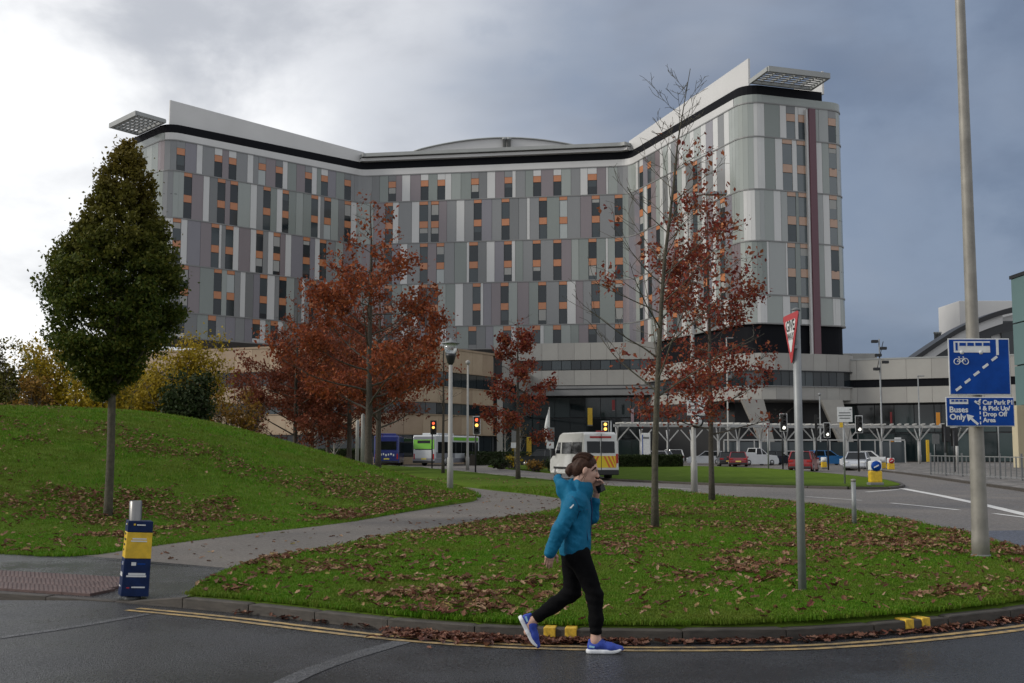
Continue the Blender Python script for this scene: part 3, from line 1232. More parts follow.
def canopy(corner, along_dir, out_dir, width, reach, z):
    base = MB()
    a, b = Vector((*corner, z)), Vector((*(corner + along_dir * width), z))
    o = Vector((*out_dir, 0)) * reach
    rise = Vector((0, 0, 0.35))
    base.bar(a + o + rise, b + o + rise, 0.55, 0.75)
    base.bar(a, a + o + rise, 0.35, 0.6)
    base.bar(b, b + o + rise, 0.35, 0.6)
    base.bar(a, b, 0.35, 0.45)
    c = base.build('canopy_frame', M_roofgrey, hospital)
    ns = int(reach / 0.62)
    for i in range(1, ns):
        t = i / ns
        q = (a + b) / 2 + (o + rise) * t
        link('canopy_slat', unit_box(M_trans), c, q, (0, 0, math.atan2(along_dir.y, along_dir.x)), (width - .3, 0.2, 0.12))  # slats darker than the frame: shade of their undersides put into the colour
    for i in range(1, 6):
        q = a + (b - a) * i / 6 + (o + rise) / 2 + Vector((0, 0, 0.14))
        link('canopy_rib', unit_box(M_roofgrey), c, q, (0, 0, math.atan2(out_dir.y, out_dir.x)), (reach - .2, 0.14, 0.4))


perR = Vector((-axR.y, axR.x))
canopy(C1 + perR * 0.9, perR, axR, 9.6, 4.6, 52.4)
perL = Vector((axL.y, -axL.x))
canopy(A0 + perL * 0.7, perL, axL, 9.5, 4.6, 52.4)

# plum coloured fin on the front of the right wing
uf0 = HP.u_px(807.5, 40, uC1, uC2 + 3)
uf1 = HP.u_px(814.0, 40, uC1, uC2 + 3)
along('plum_fin', HP, uf0, uf1, 12.2, 49.3, 0.75, 0.7, M_fin, hospital)
along('fin_edge', HP, uf0 - .35, uf0 - .02, 12.2, 49.2, 0.5, 0.45, C_white, hospital)

# ---- podium of the right wing: stone bands and a window strip that sweep round the corner
PP = Path(fillet([B1 + Vector((-2, 3)) + axR * 0, B1 + axR * 2 - perR * 1.2, C1 - perR * 1.2 + axR * 1.2, C2 + perR * 1.0 + axR * 1.2, C2 + perR * 1.0 - axR * 40], [0, 4, 5, 4, 0], 8))
sweep('recess', HP.sub(uB1 - 1, HP.len - 1), 14.6, 18.95, 0.6, -0.4, M_black, hospital)


def bands(path, z0, z1, step, mats, parent, name, proud=0.0, thick=0.3, gap=0.03, u0=0.0, u1=None):
    u1 = path.len if u1 is None else u1
    n = max(1, round((u1 - u0) / step))
    for i in range(n):
        along(name, path, u0 + (u1 - u0) * i / n, u0 + (u1 - u0) * (i + 1) / n, z0, z1, proud, thick, prnd.choice(mats), parent, gap)


u_end = PP.len - 24
bands(PP, 12.35, 14.7, 2.0, [S_beige, S_beige2, S_beige], hospital, 'stone_panel', u1=u_end)
bands(PP, 8.4, 10.15, 2.0, [S_beige, S_beige2, S_beige], hospital, 'stone_panel', u1=u_end)
bands(PP, 10.25, 12.25, 1.25, [G_dark, G_dark, G_mid], hospital, 'strip_window', -0.15, 0.1, 0.08, u1=u_end)
sweep('sill', PP.sub(0, u_end), 10.13, 10.27, 0.3, 0.12, S_conc, hospital)
sweep('lintel', PP.sub(0, u_end), 12.23, 12.37, 0.3, 0.12, M_blackmet, hospital)
sweep('podium_core', PP.sub(0, u_end), 8.45, 14.55, 1.2, -0.32, M_core, hospital)
floor_poly = [(p.x, p.y) for p in PP.offset(-.32).p]
MB().prism(floor_poly, 8.3, 8.44).build('podium_soffit', S_conc, hospital)
MB().prism(floor_poly, 14.56, 14.62).build('podium_roof', S_conc, hospital)
PU = Path([dep(640, 430, 178).xy, dep(735, 430, 163).xy, dep(862, 430, 165).xy])
sweep('undercroft_wall', PU, 0, 8.4, 0.5, 0.0, M_blackmet, hospital)
for px, Y in ((757, 153.5), (836, 156)):
    p = onray(px, 440, Y, 0)
    mb = MB()
    t_ = [(-1.1, -0.5), (1.1, -0.5), (1.1, 0.5), (-1.1, 0.5)]
    mb.add([(x * .6 + 2.2, y, 0) for x, y in t_] + [(x * 1.3 - .6, y * 1.4, 8.35) for x, y in t_], [(3, 2, 1, 0), (4, 5, 6, 7), (0, 1, 5, 4), (1, 2, 6, 5), (2, 3, 7, 6), (3, 0, 4, 7)])
    mb.build('raking_column', S_beige, hospital, (p.x, Y, 0))

# ---- podium of the centre: stone bands, deep slab and the dark glazed entrance hall
q0, q1 = dep(494, 420, 188).xy, dep(742, 420, 181).xy
CP = Path([q0, q1])
n0 = 0.0
bands(CP, 16.1, 18.9, 2.6, [S_beige, S_beige2], hospital, 'stone_panel')
bands(CP, 12.0, 14.45, 2.6, [S_beige, S_beige2], hospital, 'stone_panel')
bands(CP, 14.5, 16.05, 1.6, [G_dark, G_mid, G_dark, G_dark], hospital, 'strip_window', -0.15, 0.1, 0.1)
sweep('podium_core', CP, 10.0, 18.85, 6.5, -0.35, M_core, hospital)
sweep('entrance_slab', CP, 10.25, 11.75, 3.0, 2.4, S_conc, hospital)
sweep('slab_trim', CP, 11.2, 11.35, 0.5, 2.46, M_blackmet, hospital)
for j, (z0, z1) in enumerate(((0.05, 3.3), (3.4, 6.7), (6.8, 10.2))):
    bands(CP, z0, z1, 2.5, [G_teal, G_teal, G_teal2, G_teal], hospital, 'glazing_pane', -0.6, 0.08, 0.09)
sweep('hall_core', CP, 0, 10.2, 1.2, -0.75, M_core, hospital)

# ------------------------------------------------------------------ sandstone block on the left
sand = empty('sandstone_building', (0, 0, 0), 0, 'low sandstone building with long window strips behind the orange trees', 'building')
s0, s1, s2 = dep(120, 430, 139).xy, dep(402, 430, 123.5).xy, dep(497, 430, 141).xy
SP = Path(fillet([s0, s1, s2, s2 + Vector((-6, 22))], [0, 9, 0.4, 0], 8))
for z0, z1, nm in ((10.55, 13.1, 's'), (8.8, 10.5, 'g'), (7.0, 8.75, 's'), (5.6, 6.95, 'g'), (3.4, 5.55, 's'), (0.9, 3.3, 'g'), (0.0, 0.85, 's')):
    if nm == 's':
        bands(SP, z0, z1, 2.4, [S_sand, S_sand, S_sand2], sand, 'stone_panel')
    else:
        bands(SP, z0, z1, 1.7, [G_dark, G_dark, G_mid], sand, 'strip_window', -0.18, 0.1, 0.1)
for z in (10.52, 8.77, 6.97, 5.57, 3.35):
    sweep('sill', SP, z - 0.05, z + 0.05, 0.3, 0.08, S_sand2, sand)
sweep('core_wall', SP, 0.0, 13.0, 0.8, -0.32, M_core, sand)
sweep('parapet', SP, 13.1, 13.35, 0.5, 0.06, S_sand2, sand)
MB().prism([(p.x, p.y) for p in SP.offset(-.5).p][::1], 12.8, 13.05).build('roof', M_roofgrey, sand)
e = SP.at(u0 := [l for p, l in zip(SP.p, SP.L)][-2])
MB().box((s2.x + .35, s2.y + .2, 5.2), (0.7, 0.7, 10.4)).build('corner_pier', S_beige2, sand)

# link wall between the sandstone block and the entrance hall
lk = empty('link_building', (0, 0, 0), 0, 'cream panelled link wall between sandstone block and glazed entrance', 'building')
LP = Path([s2 + Vector((0.9, 1)), dep(533, 430, 187).xy])
for z0, z1 in ((11.9, 13.6), (10.2, 11.85)):
    bands(LP, z0, z1, 4.0, [S_beige2, S_beige], lk, 'stone_panel')
sweep('core_wall', LP, 0.0, 13.5, 3.5, -0.32, M_core, lk)
for j, (z0, z1) in enumerate(((0.05, 3.3), (3.4, 6.7), (6.8, 10.1))):
    bands(LP, z0, z1, 3.2, [G_teal, G_teal2, G_teal], lk, 'glazing_pane', -0.15, 0.1, 0.12)
for k in range(4):
    along('slot_window', LP, 3 + k * 3.6, 4.2 + k * 3.6, 9.2, 10.4, 0.06, 0.2, M_black, lk)

# ------------------------------------------------------------------ low block on the right, with dark entrance under it
low = empty('low_building', (0, 0, 0), 0, 'low beige two-band block right of the tall hospital wing', 'building')
r0, r1 = dep(834, 430, 160.5).xy, dep(1040, 430, 150).xy
RP = Path([r0, r1])
bands(RP, 11.25, 14.0, 3.4, [S_beige, S_beige2], low, 'stone_panel')
bands(RP, 8.0, 10.2, 3.4, [S_beige, S_beige2], low, 'stone_panel')
bands(RP, 10.25, 11.2, 3.0, [M_black], low, 'strip_window', -0.2, 0.1)
sweep('core_wall', RP, 7.9, 13.9, 12, -0.35, M_core, low)
sweep('roof', RP, 14.0, 14.2, 12, 0.05, M_roofgrey, low)
RQ = RP.offset(-2.5)
for z0, z1 in ((0.05, 3.9), (4.0, 7.85)):
    bands(RQ, z0, z1, 2.6, [G_teal, G_teal, G_teal2], low, 'glazing_pane', 0, 0.08, 0.1)
sweep('hall_core', RQ, 0, 7.85, 1.0, -0.15, M_core, low)
p = dep(857, 430, 168)
MB().box((p.x, 172, 14.9), (6.5, 8, 1.6)).build('roof_box', S_beige, low, bevel=.05)

# ------------------------------------------------------------------ building with the curved roof
cur = empty('curved_roof_building', (0, 0, 0), 0, 'pale building with a sweeping dark curved roof edge behind the blue signs', 'building')
Yc = 182
arc_px = [(902, 364.5), (918, 353), (935, 341.5), (955, 329), (975, 319.5), (995, 312), (1014, 307), (1040, 302), (1070, 298)]
arc_w = [dep(x, y, Yc) for x, y in arc_px]
top = catmull(arc_w, 4)
n = len(top)
mb = MB()
mb.add([(p.x, Yc, p.z - 1.2) for p in top] + [(p.x, Yc, 0) for p in top], [(i, i + 1, n + i + 1, n + i) for i in range(n - 1)])
mb.add([(p.x, Yc + 3, p.z - 1.2) for p in top] + [(p.x, Yc, p.z - 1.2) for p in top], [(i, i + 1, n + i + 1, n + i) for i in range(n - 1)])
mb.build('wall', M_roofwhite, cur)


def arcband(name, dz0, dz1, y0, y1, m, s=0, e=None):
    pts = top[s:e]
    k = len(pts)
    mb = MB()
    v = []
    for p in pts:
        v += [(p.x, y0, p.z + dz0), (p.x, y0, p.z + dz1), (p.x, y1, p.z + dz1), (p.x, y1, p.z + dz0)]
    f = []
    for i in range(k - 1):
        for j in range(4):
            f.append((4 * i + j, 4 * i + 4 + j, 4 * i + 4 + (j + 1) % 4, 4 * i + (j + 1) % 4))
    f += [(0, 1, 2, 3), (4 * k - 1, 4 * k - 2, 4 * k - 3, 4 * k - 4)]
    mb.add(v, f)
    mb.build(name, m, cur)


arcband('roof_edge', -0.8, 0.0, Yc - 1.6, Yc + 3, M_blackmet)
arcband('roof_fascia', -2.2, -0.8, Yc - 1.0, Yc + 2, M_roofwhite, 0, 22)
arcband('roof_beam', -3.6, -2.2, Yc - 0.8, Yc + 2, M_core, 3, None)
for px, w in ((987, 1.3), (1009, 2.4)):
    p = dep(px, 340, Yc - .3)
    zt = min(top, key=lambda q: abs(q.x - p.x)).z - 3.6
    MB().box((p.x, Yc - .25, (zt + 6) / 2 + 3), (w, 0.3, zt - 9)).build('tall_window', G_dark, cur)
pa, pb = dep(962, 318, 200), dep(1016, 300, 200)
MB().box(((pa.x + pb.x) / 2 + 2, 206, (pb.z + 18) / 2), (pb.x - pa.x + 4, 10, pb.z - 18)).build('plant_box', M_roofwhite, cur, bevel=.06)
for px in (935.5, 938, 940):
    p = dep(px, 340, 190)
    MB().lathe([(0.22, 0), (0.22, 3.4), (0.3, 3.4), (0.3, 3.7)], 8).build('flue', M_roofgrey, cur, (p.x, 190, dep(px, 347, 190).z - 1.2))

# green glazed building at the right edge
M_teal = mat('teal_cladding', (0.12, 0.195, 0.195), rough=0.3, var=0.08, vscale=0.4)
M_cream = mat('cream_render', (0.5, 0.44, 0.3), rough=0.7, var=0.06, vscale=0.6)
gb = empty('teal_building', (0, 0, 0), 0, 'teal clad building cut off by the right edge of the picture', 'building')
Yg = 88
zt, zb = dep(1014, 279, Yg + 12).z, dep(1014, 406, Yg + 12).z
xg = dep(1013.5, 340, Yg + 12).x
zs = [zb, dep(1014, 366, Yg + 12).z, dep(1014, 324, Yg + 12).z, zt]
for a, b in zip(zs, zs[1:]):
    for k in range(3):
        piece('wall_panel', M_teal, gb, (xg + 2 + 4.05 * k, Yg + 6, (a + b) / 2), (4.0, 12, b - a - 0.12))
MB().box((xg + 6.1, Yg + 6.0, (zb + zt) / 2), (11.8, 11.8, zt - zb - .1)).build('core_wall', M_core, gb)
MB().box((xg + 6.1, Yg + 6.0, zt + .12), (12.4, 12.3, 0.3)).build('roof_edge', M_blackmet, gb)
for k in range(2):
    MB().box((xg - .1 + 5 * k, Yg + 11, zb / 2), (1.1, 1.1, zb)).build('column', M_cream, gb, bevel=.03)
MB().box((xg + 7, Yg + 8, zb / 2), (9.5, 7, zb)).build('ground_floor', G_teal, gb)
# ------------------------------------------------------------------ grass and fallen leaves
def cam_visible(X, Y, m=0.03):
    return (np.abs(X / np.maximum(Y, 0.1)) < 0.46 + m) & (Y > 3)


def scatter_poly(poly, dens_fn, y0, y1, n_try):
    """random points in a polygon, thinned by a density function (0..1)"""
    xs = [p[0] for p in poly]
    # sample more near the camera: uniform in 1/Y
    iy = rng.uniform(1 / y1, 1 / y0, n_try)
    Y = 1 / iy
    X = rng.uniform(-0.60, 0.60, n_try) * Y
    k = in_poly(X, Y, poly)
    X, Y = X[k], Y[k]
    k = rng.random(len(X)) < dens_fn(X, Y)
    return X[k], Y[k]


def point_instancer(name, X, Y, Z, scale, inst_meshes, tilt, kind='stuff', label=None, cat=None):
    me = bpy.data.meshes.new(name)
    co = np.stack([X, Y, Z], 1).astype(np.float32)
    me.vertices.add(len(X))
    me.vertices.foreach_set('co', co.ravel())
    at = me.attributes.new('size', 'FLOAT', 'POINT')
    at.data.foreach_set('value', scale.astype(np.float32))
    rot = np.stack([rng.uniform(-tilt, tilt, len(X)), rng.uniform(-tilt, tilt, len(X)), rng.uniform(0, 2 * pi, len(X))], 1).astype(np.float32)
    ar = me.attributes.new('turn', 'FLOAT_VECTOR', 'POINT')
    ar.data.foreach_set('vector', rot.ravel())
    ai = me.attributes.new('pick', 'INT', 'POINT')
    ai.data.foreach_set('value', rng.integers(0, len(inst_meshes), len(X)).astype(np.int32))
    o = link(name, me)
    ng = bpy.data.node_groups.new(name + '_scatter', 'GeometryNodeTree')
    ng.interface.new_socket('Geometry', in_out='INPUT', socket_type='NodeSocketGeometry')
    ng.interface.new_socket('Geometry', in_out='OUTPUT', socket_type='NodeSocketGeometry')
    gi, go = ng.nodes.new('NodeGroupInput'), ng.nodes.new('NodeGroupOutput')
    inst = ng.nodes.new('GeometryNodeInstanceOnPoints')
    join = ng.nodes.new('GeometryNodeGeometryToInstance')
    coll = bpy.data.collections.new(name + '_pieces')
    for i, im in enumerate(inst_meshes):
        io = bpy.data.objects.new(name + '_piece', im)
        coll.objects.link(io)
    ci = ng.nodes.new('GeometryNodeCollectionInfo')
    ci.inputs['Collection'].default_value = coll
    ci.inputs['Separate Children'].default_value = True
    ng.links.new(gi.outputs[0], inst.inputs['Points'])
    ng.links.new(ci.outputs[0], inst.inputs['Instance'])
    inst.inputs['Pick Instance'].default_value = True

    def attr(nm, typ):
        a = ng.nodes.new('GeometryNodeInputNamedAttribute')
        a.data_type = typ
        a.inputs['Name'].default_value = nm
        return a.outputs['Attribute']
    ng.links.new(attr('pick', 'INT'), inst.inputs['Instance Index'])
    ng.links.new(attr('size', 'FLOAT'), inst.inputs['Scale'])
    e2r = ng.nodes.new('FunctionNodeEulerToRotation')
    ng.links.new(attr('turn', 'FLOAT_VECTOR'), e2r.inputs[0])
    ng.links.new(e2r.outputs[0], inst.inputs['Rotation'])
    ng.links.new(inst.outputs[0], go.inputs[0])
    md = o.modifiers.new('scatter', 'NODES')
    md.node_group = ng
    return tag(o, label, cat, kind=kind)


M_grass = leaf_mat('grass_blades', [(0.06, 0.165, 0.006), (0.085, 0.205, 0.008), (0.07, 0.18, 0.007), (0.105, 0.22, 0.012), (0.145, 0.205, 0.025)], 0.55, instanced=True, transl=0.25, patch=(0.135, 0.165, 0.025))
M_litter = leaf_mat('leaf_litter', [(0.17, 0.085, 0.05), (0.24, 0.14, 0.085), (0.12, 0.062, 0.04), (0.32, 0.21, 0.13), (0.19, 0.10, 0.055), (0.15, 0.07, 0.04), (0.13, 0.05, 0.034)], 0.7, instanced=True, transl=0.05)
M_litter_y = leaf_mat('yellow_litter', [(0.24, 0.19, 0.06), (0.2, 0.17, 0.05), (0.26, 0.18, 0.08), (0.22, 0.13, 0.06)], 0.7, instanced=True, transl=0.05)


def tuft(seed, nb=11, h=0.04, spread=0.06):
    r = random.Random(seed)
    mb = MB()
    for i in range(nb):
        a, d = r.uniform(0, 2 * pi), r.uniform(0, spread)
        x, y = d * cos(a), d * sin(a)
        hh = h * r.uniform(0.5, 1.15)
        w = 0.0035 + r.random() * 0.003
        b = r.uniform(0, 2 * pi)
        lx, ly = cos(b) * hh * r.uniform(.15, .7), sin(b) * hh * r.uniform(.15, .7)
        wx, wy = -sin(b) * w, cos(b) * w
        mb.add([(x - wx, y - wy, -.01), (x + wx, y + wy, -.01), (x + wx * .8 + lx * .4, y + wy * .8 + ly * .4, hh * .6), (x - wx * .8 + lx * .4, y - wy * .8 + ly * .4, hh * .6), (x + lx, y + ly, hh)],
               [(0, 1, 2, 3), (3, 2, 4)])
    return mb.mesh('grass_tuft', M_grass, recalc=False)


tufts = [tuft(s) for s in range(6)]
tufts_far = [tuft(s + 20, 9, 0.045, 0.13) for s in range(4)]

# blades get wider and sparser with distance; the lawn's own colour carries the rest
mh = lambda X, Y: mound_h(X, Y) + 0.04 * vnoise(X, Y, 0.4, 5)
X, Y = scatter_poly(lawn_poly, lambda X, Y: np.full(X.shape, 1.0), 8.5, 16, 240000)
g1 = point_instancer('lawn_grass', X, Y, lawn_h(X, Y) - 0.02, rng.uniform(.5, 1.15, len(X)) * (0.55 + 0.03 * Y), tufts, 0.12)
tag(g1, 'short green grass covering the front lawn', 'grass')
X, Y = scatter_poly(lawn_poly, lambda X, Y: np.full(X.shape, 1.0), 16, 45, 140000)
g2 = point_instancer('verge_grass', X, Y, lawn_h(X, Y) - 0.02, rng.uniform(.7, 1.2, len(X)) * (0.5 + 0.03 * Y), tufts_far, 0.12)
tag(g2, 'short green grass on the far half of the front lawn', 'grass')
X, Y = scatter_poly(mound_poly, lambda X, Y: np.full(X.shape, 1.0), 14, 45, 260000)
g3 = point_instancer('mound_grass', X, Y, mh(X, Y) - 0.02, rng.uniform(.7, 1.2, len(X)) * (0.5 + 0.025 * Y), tufts_far, 0.12)
tag(g3, 'short green grass covering the mound', 'grass')


def leaf_shape(seed, L=0.1, W=0.06, curl=0.25):
    """lobed dry leaf, cupped"""
    r = random.Random(seed)
    n = 5
    v = [(0, -L / 2, 0)]
    left, right = [], []
    for i in range(n):
        t = (i + 0.6) / n
        w = W / 2 * (1.0 if i % 2 == 0 else 0.55) * (1 - abs(t - .5) * .9)
        y = -L / 2 + L * t
        left.append((-w, y, curl * w * r.uniform(.6, 1.6) + .008 * r.random()))
        right.append((w, y, curl * w * r.uniform(.6, 1.6) + .008 * r.random()))
    tip = (0, L / 2, 0.012 * r.random() + .006)
    pts = [v[0]] + right + [tip] + left[::-1]
    mid = [(0, y, 0) for (_, y, _) in right]
    me = bpy.data.meshes.new('dry_leaf')
    allv = pts + mid
    nR = len(right)
    off = len(pts)
    f = [(0, 1, off), (0, off, len(pts) - 1)]
    for i in range(nR - 1):
        f.append((1 + i, 2 + i, off + i + 1, off + i))
        f.append((off + i, off + i + 1, len(pts) - 2 - i, len(pts) - 1 - i))
    f += [(nR, nR + 1, off + nR - 1), (off + nR - 1, nR + 1, nR + 2)]
    me.from_pydata(allv, [], f)
    me.materials.append(M_litter if seed % 9 else M_litter_y)
    return me


leaves = [leaf_shape(s, 0.09 + 0.04 * (s % 3) / 2, 0.06 + 0.02 * (s % 2), 0.2 + 0.35 * (s % 4) / 3) for s in range(10)]


def lawn_dens(X, Y):
    a = vnoise(X, Y * 0.55, 0.55, 8)
    b = vnoise(X, Y, 2.2, 9)
    c = vnoise(X, Y * 0.5, 0.18, 10)
    e = vnoise(X + 5, Y, 4.5, 19)
    d = np.clip((a * 0.4 + b * 0.35 + e * .3 + (c - .5) * .35 - 0.46) * 3.2, 0.03, 1)
    return d * np.clip(0.3 + (Y - 9.8) / 6.0, 0.14, 1)


X, Y = scatter_poly(lawn_poly, lawn_dens, 8.5, 60, 210000)
lf = point_instancer('fallen_leaves', X, Y, lawn_h(X, Y) + rng.uniform(0.01, 0.045, len(X)), rng.uniform(.4, .95, len(X)), leaves, 0.6)
tag(lf, 'brown fallen leaves strewn over the front lawn', 'leaves')


def mound_dens(X, Y):
    u = X * 0.9 + Y * 0.25
    a = vnoise(u, Y, 0.30, 12)
    b = vnoise(X, Y, 1.3, 13)
    c = vnoise(X * 1.0, Y * 1.6, 0.8, 14)
    band = np.exp(-((Y - 26.5 - 0.25 * X) / 2.2) ** 2) * 0.24 + np.exp(-((Y - 32 - .3 * X) / 2.8) ** 2) * 0.25 + np.exp(-((X + 3.0) / 2.6) ** 2) * 0.24
    return np.clip((a * 0.55 + b * 0.35 + c * .3 + band - 0.76) * 2.6, 0.025, 1)


X, Y = scatter_poly(mound_poly, mound_dens, 14, 75, 230000)
lf2 = point_instancer('mound_leaves', X, Y, mh(X, Y) + rng.uniform(0.015, 0.055, len(X)), rng.uniform(.5, 1.05, len(X)), leaves, 0.6)
tag(lf2, 'brown fallen leaves lying in drifts on the mound', 'leaves')

# wet leaves drifted into the gutter
M_wet = leaf_mat('wet_leaf_litter', [(0.11, 0.045, 0.032), (0.16, 0.075, 0.048), (0.07, 0.033, 0.025), (0.22, 0.115, 0.075), (0.12, 0.045, 0.03)], 0.4, instanced=True, transl=0.0)
leaves_wet = []
for m_ in leaves:
    q_ = m_.copy()
    q_.materials.clear()
    q_.materials.append(M_wet)
    leaves_wet.append(q_)
gx, gy = [], []
gl_line = kerb_line[i_split:]
for px0, px1, n_, w_ in ((395, 560, 700, 0.22), (405, 500, 600, 0.30), (560, 640, 160, 0.14), (640, 880, 190, 0.10), (880, 1024, 240, 0.13), (230, 400, 40, .1)):
    for _ in range(n_):
        px = random.uniform(px0, px1)
        p = min(gl_line[::1], key=lambda q: abs(512 + 1150 * q.x / q.y * 0.996 - px))
        j = gl_line.index(p)
        q = gl_line[min(j + 1, len(gl_line) - 1)]
        t = random.random()
        pp = p.lerp(q, t)
        d = (q - p).normalized()
        off = abs(random.gauss(0, w_ * 0.5)) + 0.01
        gx.append(pp.x + d.y * off)
        gy.append(pp.y - d.x * off)
gx, gy = np.array(gx), np.array(gy)
lf3 = point_instancer('gutter_leaves', gx, gy, rng.uniform(0.006, 0.034, len(gx)), rng.uniform(.4, .85, len(gx)), leaves_wet, 0.45)
tag(lf3, 'wet brown leaves drifted into the gutter along the kerb', 'leaves')
# few leaves on path and road
X = rng.uniform(-6, 7, 9000)
Y = rng.uniform(6.5, 40, 9000)
kp = in_poly(X, Y, path_pts)
kd_ = (rng.random(9000) < 0.16) & kp
lf4 = point_instancer('path_leaves', X[kd_], Y[kd_], np.full(kd_.sum(), 0.108), rng.uniform(.5, 1.0, kd_.sum()), leaves, 0.3)
tag(lf4, 'few dry leaves scattered on the footpath', 'leaves')

# ------------------------------------------------------------------ trees
M_bark = mat('bark', (0.045, 0.038, 0.03), 0.9, c2=(0.085, 0.072, 0.055), vscale=14, bump=0.9, bscale=45)
M_bark2 = mat('bark_green', (0.05, 0.045, 0.032), 0.9, c2=(0.095, 0.085, 0.058), vscale=12, bump=0.8, bscale=40)


def leaf_cloud(pos, size, m, name, parent, aspect=0.6, droop=0.0):
    """one mesh of many small folded leaves at given points"""
    pos = np.asarray(pos, float)
    n = len(pos)
    size = np.broadcast_to(size, (n,)) * rng.uniform(0.45, 1.4, n)
    a = rng.normal(size=(n, 3))
    a[:, 2] -= droop
    a /= np.linalg.norm(a, axis=1)[:, None]
    b = np.cross(a, rng.normal(size=(n, 3)))
    b /= np.linalg.norm(b, axis=1)[:, None]
    c = np.cross(a, b)
    s = size[:, None]
    p0 = pos - a * s * .5
    p2 = pos + a * s * .5
    p1 = pos + b * s * aspect * .5 + c * s * 0.12
    p3 = pos - b * s * aspect * .5 + c * s * 0.12
    V = np.stack([p0, p1, p2, p3], 1).reshape(-1, 3)
    me = bpy.data.meshes.new(name)
    me.vertices.add(n * 4)
    me.vertices.foreach_set('co', V.astype(np.float32).ravel())
    me.loops.add(n * 6)
    idx = np.arange(n)[:, None] * 4 + np.array([0, 1, 2, 0, 2, 3])[None]
    me.loops.foreach_set('vertex_index', idx.ravel().astype(np.int32))
    me.polygons.add(n * 2)
    me.polygons.foreach_set('loop_start', (np.arange(n * 2) * 3).astype(np.int32))
    me.polygons.foreach_set('loop_total', np.full(n * 2, 3, np.int32))
    me.update(calc_edges=True)
    me.materials.append(m)
    return link(name, me, parent)


def branch(r_, start, d, L, r0, nseg=5, wob=0.12, up=0.0):
    pts, rad = [Vector(start)], [r0]
    d = Vector(d).normalized()
    for i in range(nseg):
        d = (d + Vector((r_.uniform(-wob, wob), r_.uniform(-wob, wob), r_.uniform(-wob, wob) + up))).normalized()
        pts.append(pts[-1] + d * L / nseg)
        rad.append(max(0.004, r0 * (1 - (i + 1) / nseg * 0.85)))
    return pts, rad


def broad_tree(name, loc, H, tr, prof, nb, leafmat, nleaf, leaf, label, cat='tree', group=None, seed=1, clear=0.22, rise=0.5, bark=None,
               subs=5, twigs=3, cl=0.16, lean=(0, 0), gap=0.35, leafmask=None, droop=0.2, wob=0.14, minr=0.006):
    """leader trunk with side branches, twigs and leaves hung on the twigs; prof(t) = crown radius by height 0..1"""
    r_ = random.Random(seed)
    root = empty(name, loc, 0, label, cat, group)
    wood = MB()
    nt_ = 12
    tp, trd = [], []
    for i in range(nt_ + 1):
        t = i / nt_
        tp.append(Vector((lean[0] * t * t + r_.uniform(-.02, .02) * H * .15 * t, lean[1] * t * t + r_.uniform(-.02, .02) * H * .15 * t, H * t * 0.98 - (0.12 if i == 0 else 0))))
        trd.append(max(minr, tr * (1 - t) ** 0.8 * (1.25 if i == 0 else 1.0)))
    wood.tube(tp, trd, 9)
    lp = []

    def tpos(t):
        k = min(nt_ - 1, int(t * nt_))
        return tp[k].lerp(tp[k + 1], t * nt_ - k)
    for i in range(nb):
        t = clear + (0.97 - clear) * ((i + r_.random() * .8) / nb)
        R_ = prof((t - clear) / (1 - clear)) * r_.uniform(0.75, 1.12)
        az = i * 2.4 + r_.uniform(-.5, .5)
        d = Vector((cos(az), sin(az), rise * r_.uniform(.6, 1.4)))
        r0 = max(minr, tr * 0.36 * (1 - t) ** 0.7)
        L = R_ * math.sqrt(1 + rise * rise * .5)
        bp, br = branch(r_, tpos(t), d, L, r0, 6, wob, 0.03)
        wood.tube(bp, br, 5, cap=False)
        for s in range(subs):
            ts = 0.3 + 0.7 * (s + r_.random()) / subs
            k = min(5, int(ts * 6))
            st = bp[k].lerp(bp[k + 1], ts * 6 - k)
            bd = (bp[k + 1] - bp[k]).normalized()
            side = bd.cross(Vector((0, 0, 1))).normalized() * (1 if s % 2 else -1)
            sd = bd * 0.7 + side * r_.uniform(.4, 1.0) + Vector((0, 0, r_.uniform(-.15, .45)))
            sL = L * r_.uniform(.22, .42) * (1.15 - ts * .5)
            q, qr = branch(r_, st, sd, sL, max(minr * .7, r0 * .35), 4, wob * 1.4, 0.04)
            wood.tube(q, qr, 4, cap=False)
            ends = [(q[-1], (q[-1] - q[-2]).normalized()), (q[2], (q[3] - q[2]).normalized())]
            for w_ in range(twigs):
                e_, ed = r_.choice(ends)
                wd = ed + Vector((r_.uniform(-.9, .9), r_.uniform(-.9, .9), r_.uniform(-.4, .6)))
                x_, xr = branch(r_, e_, wd, sL * r_.uniform(.3, .6), minr * .6, 2, wob * 1.5)
                wood.tube(x_, xr, 3, cap=False)
                lp += [x_[1], x_[2]]
            lp += [q[2], q[3], q[4]]
    wood.build('trunk', bark or M_bark, root, recalc=False)
    lp = np.array([tuple(p) for p in lp])
    nz = .5 * vnoise(lp[:, 0] * 1.0 + lp[:, 2] * .7, lp[:, 1] + lp[:, 2] * .9, 0.9, seed) + .5 * vnoise(lp[:, 0] - lp[:, 2] * .9, lp[:, 1] + lp[:, 2] * 1.3, 2.1, seed + 1)
    keep = nz > gap
    if leafmask is not None:
        keep &= leafmask(lp, r_)
    lp2 = lp[keep] if keep.any() else lp[:1]
    if nleaf:
        c = lp2[rng.integers(0, len(lp2), nleaf)]
        c = c + rng.normal(size=c.shape) * cl
        c = c[c[:, 2] > H * clear * 0.75]
        leaf_cloud(c, leaf, leafmat, 'crown', root, 0.62, droop)
    return root


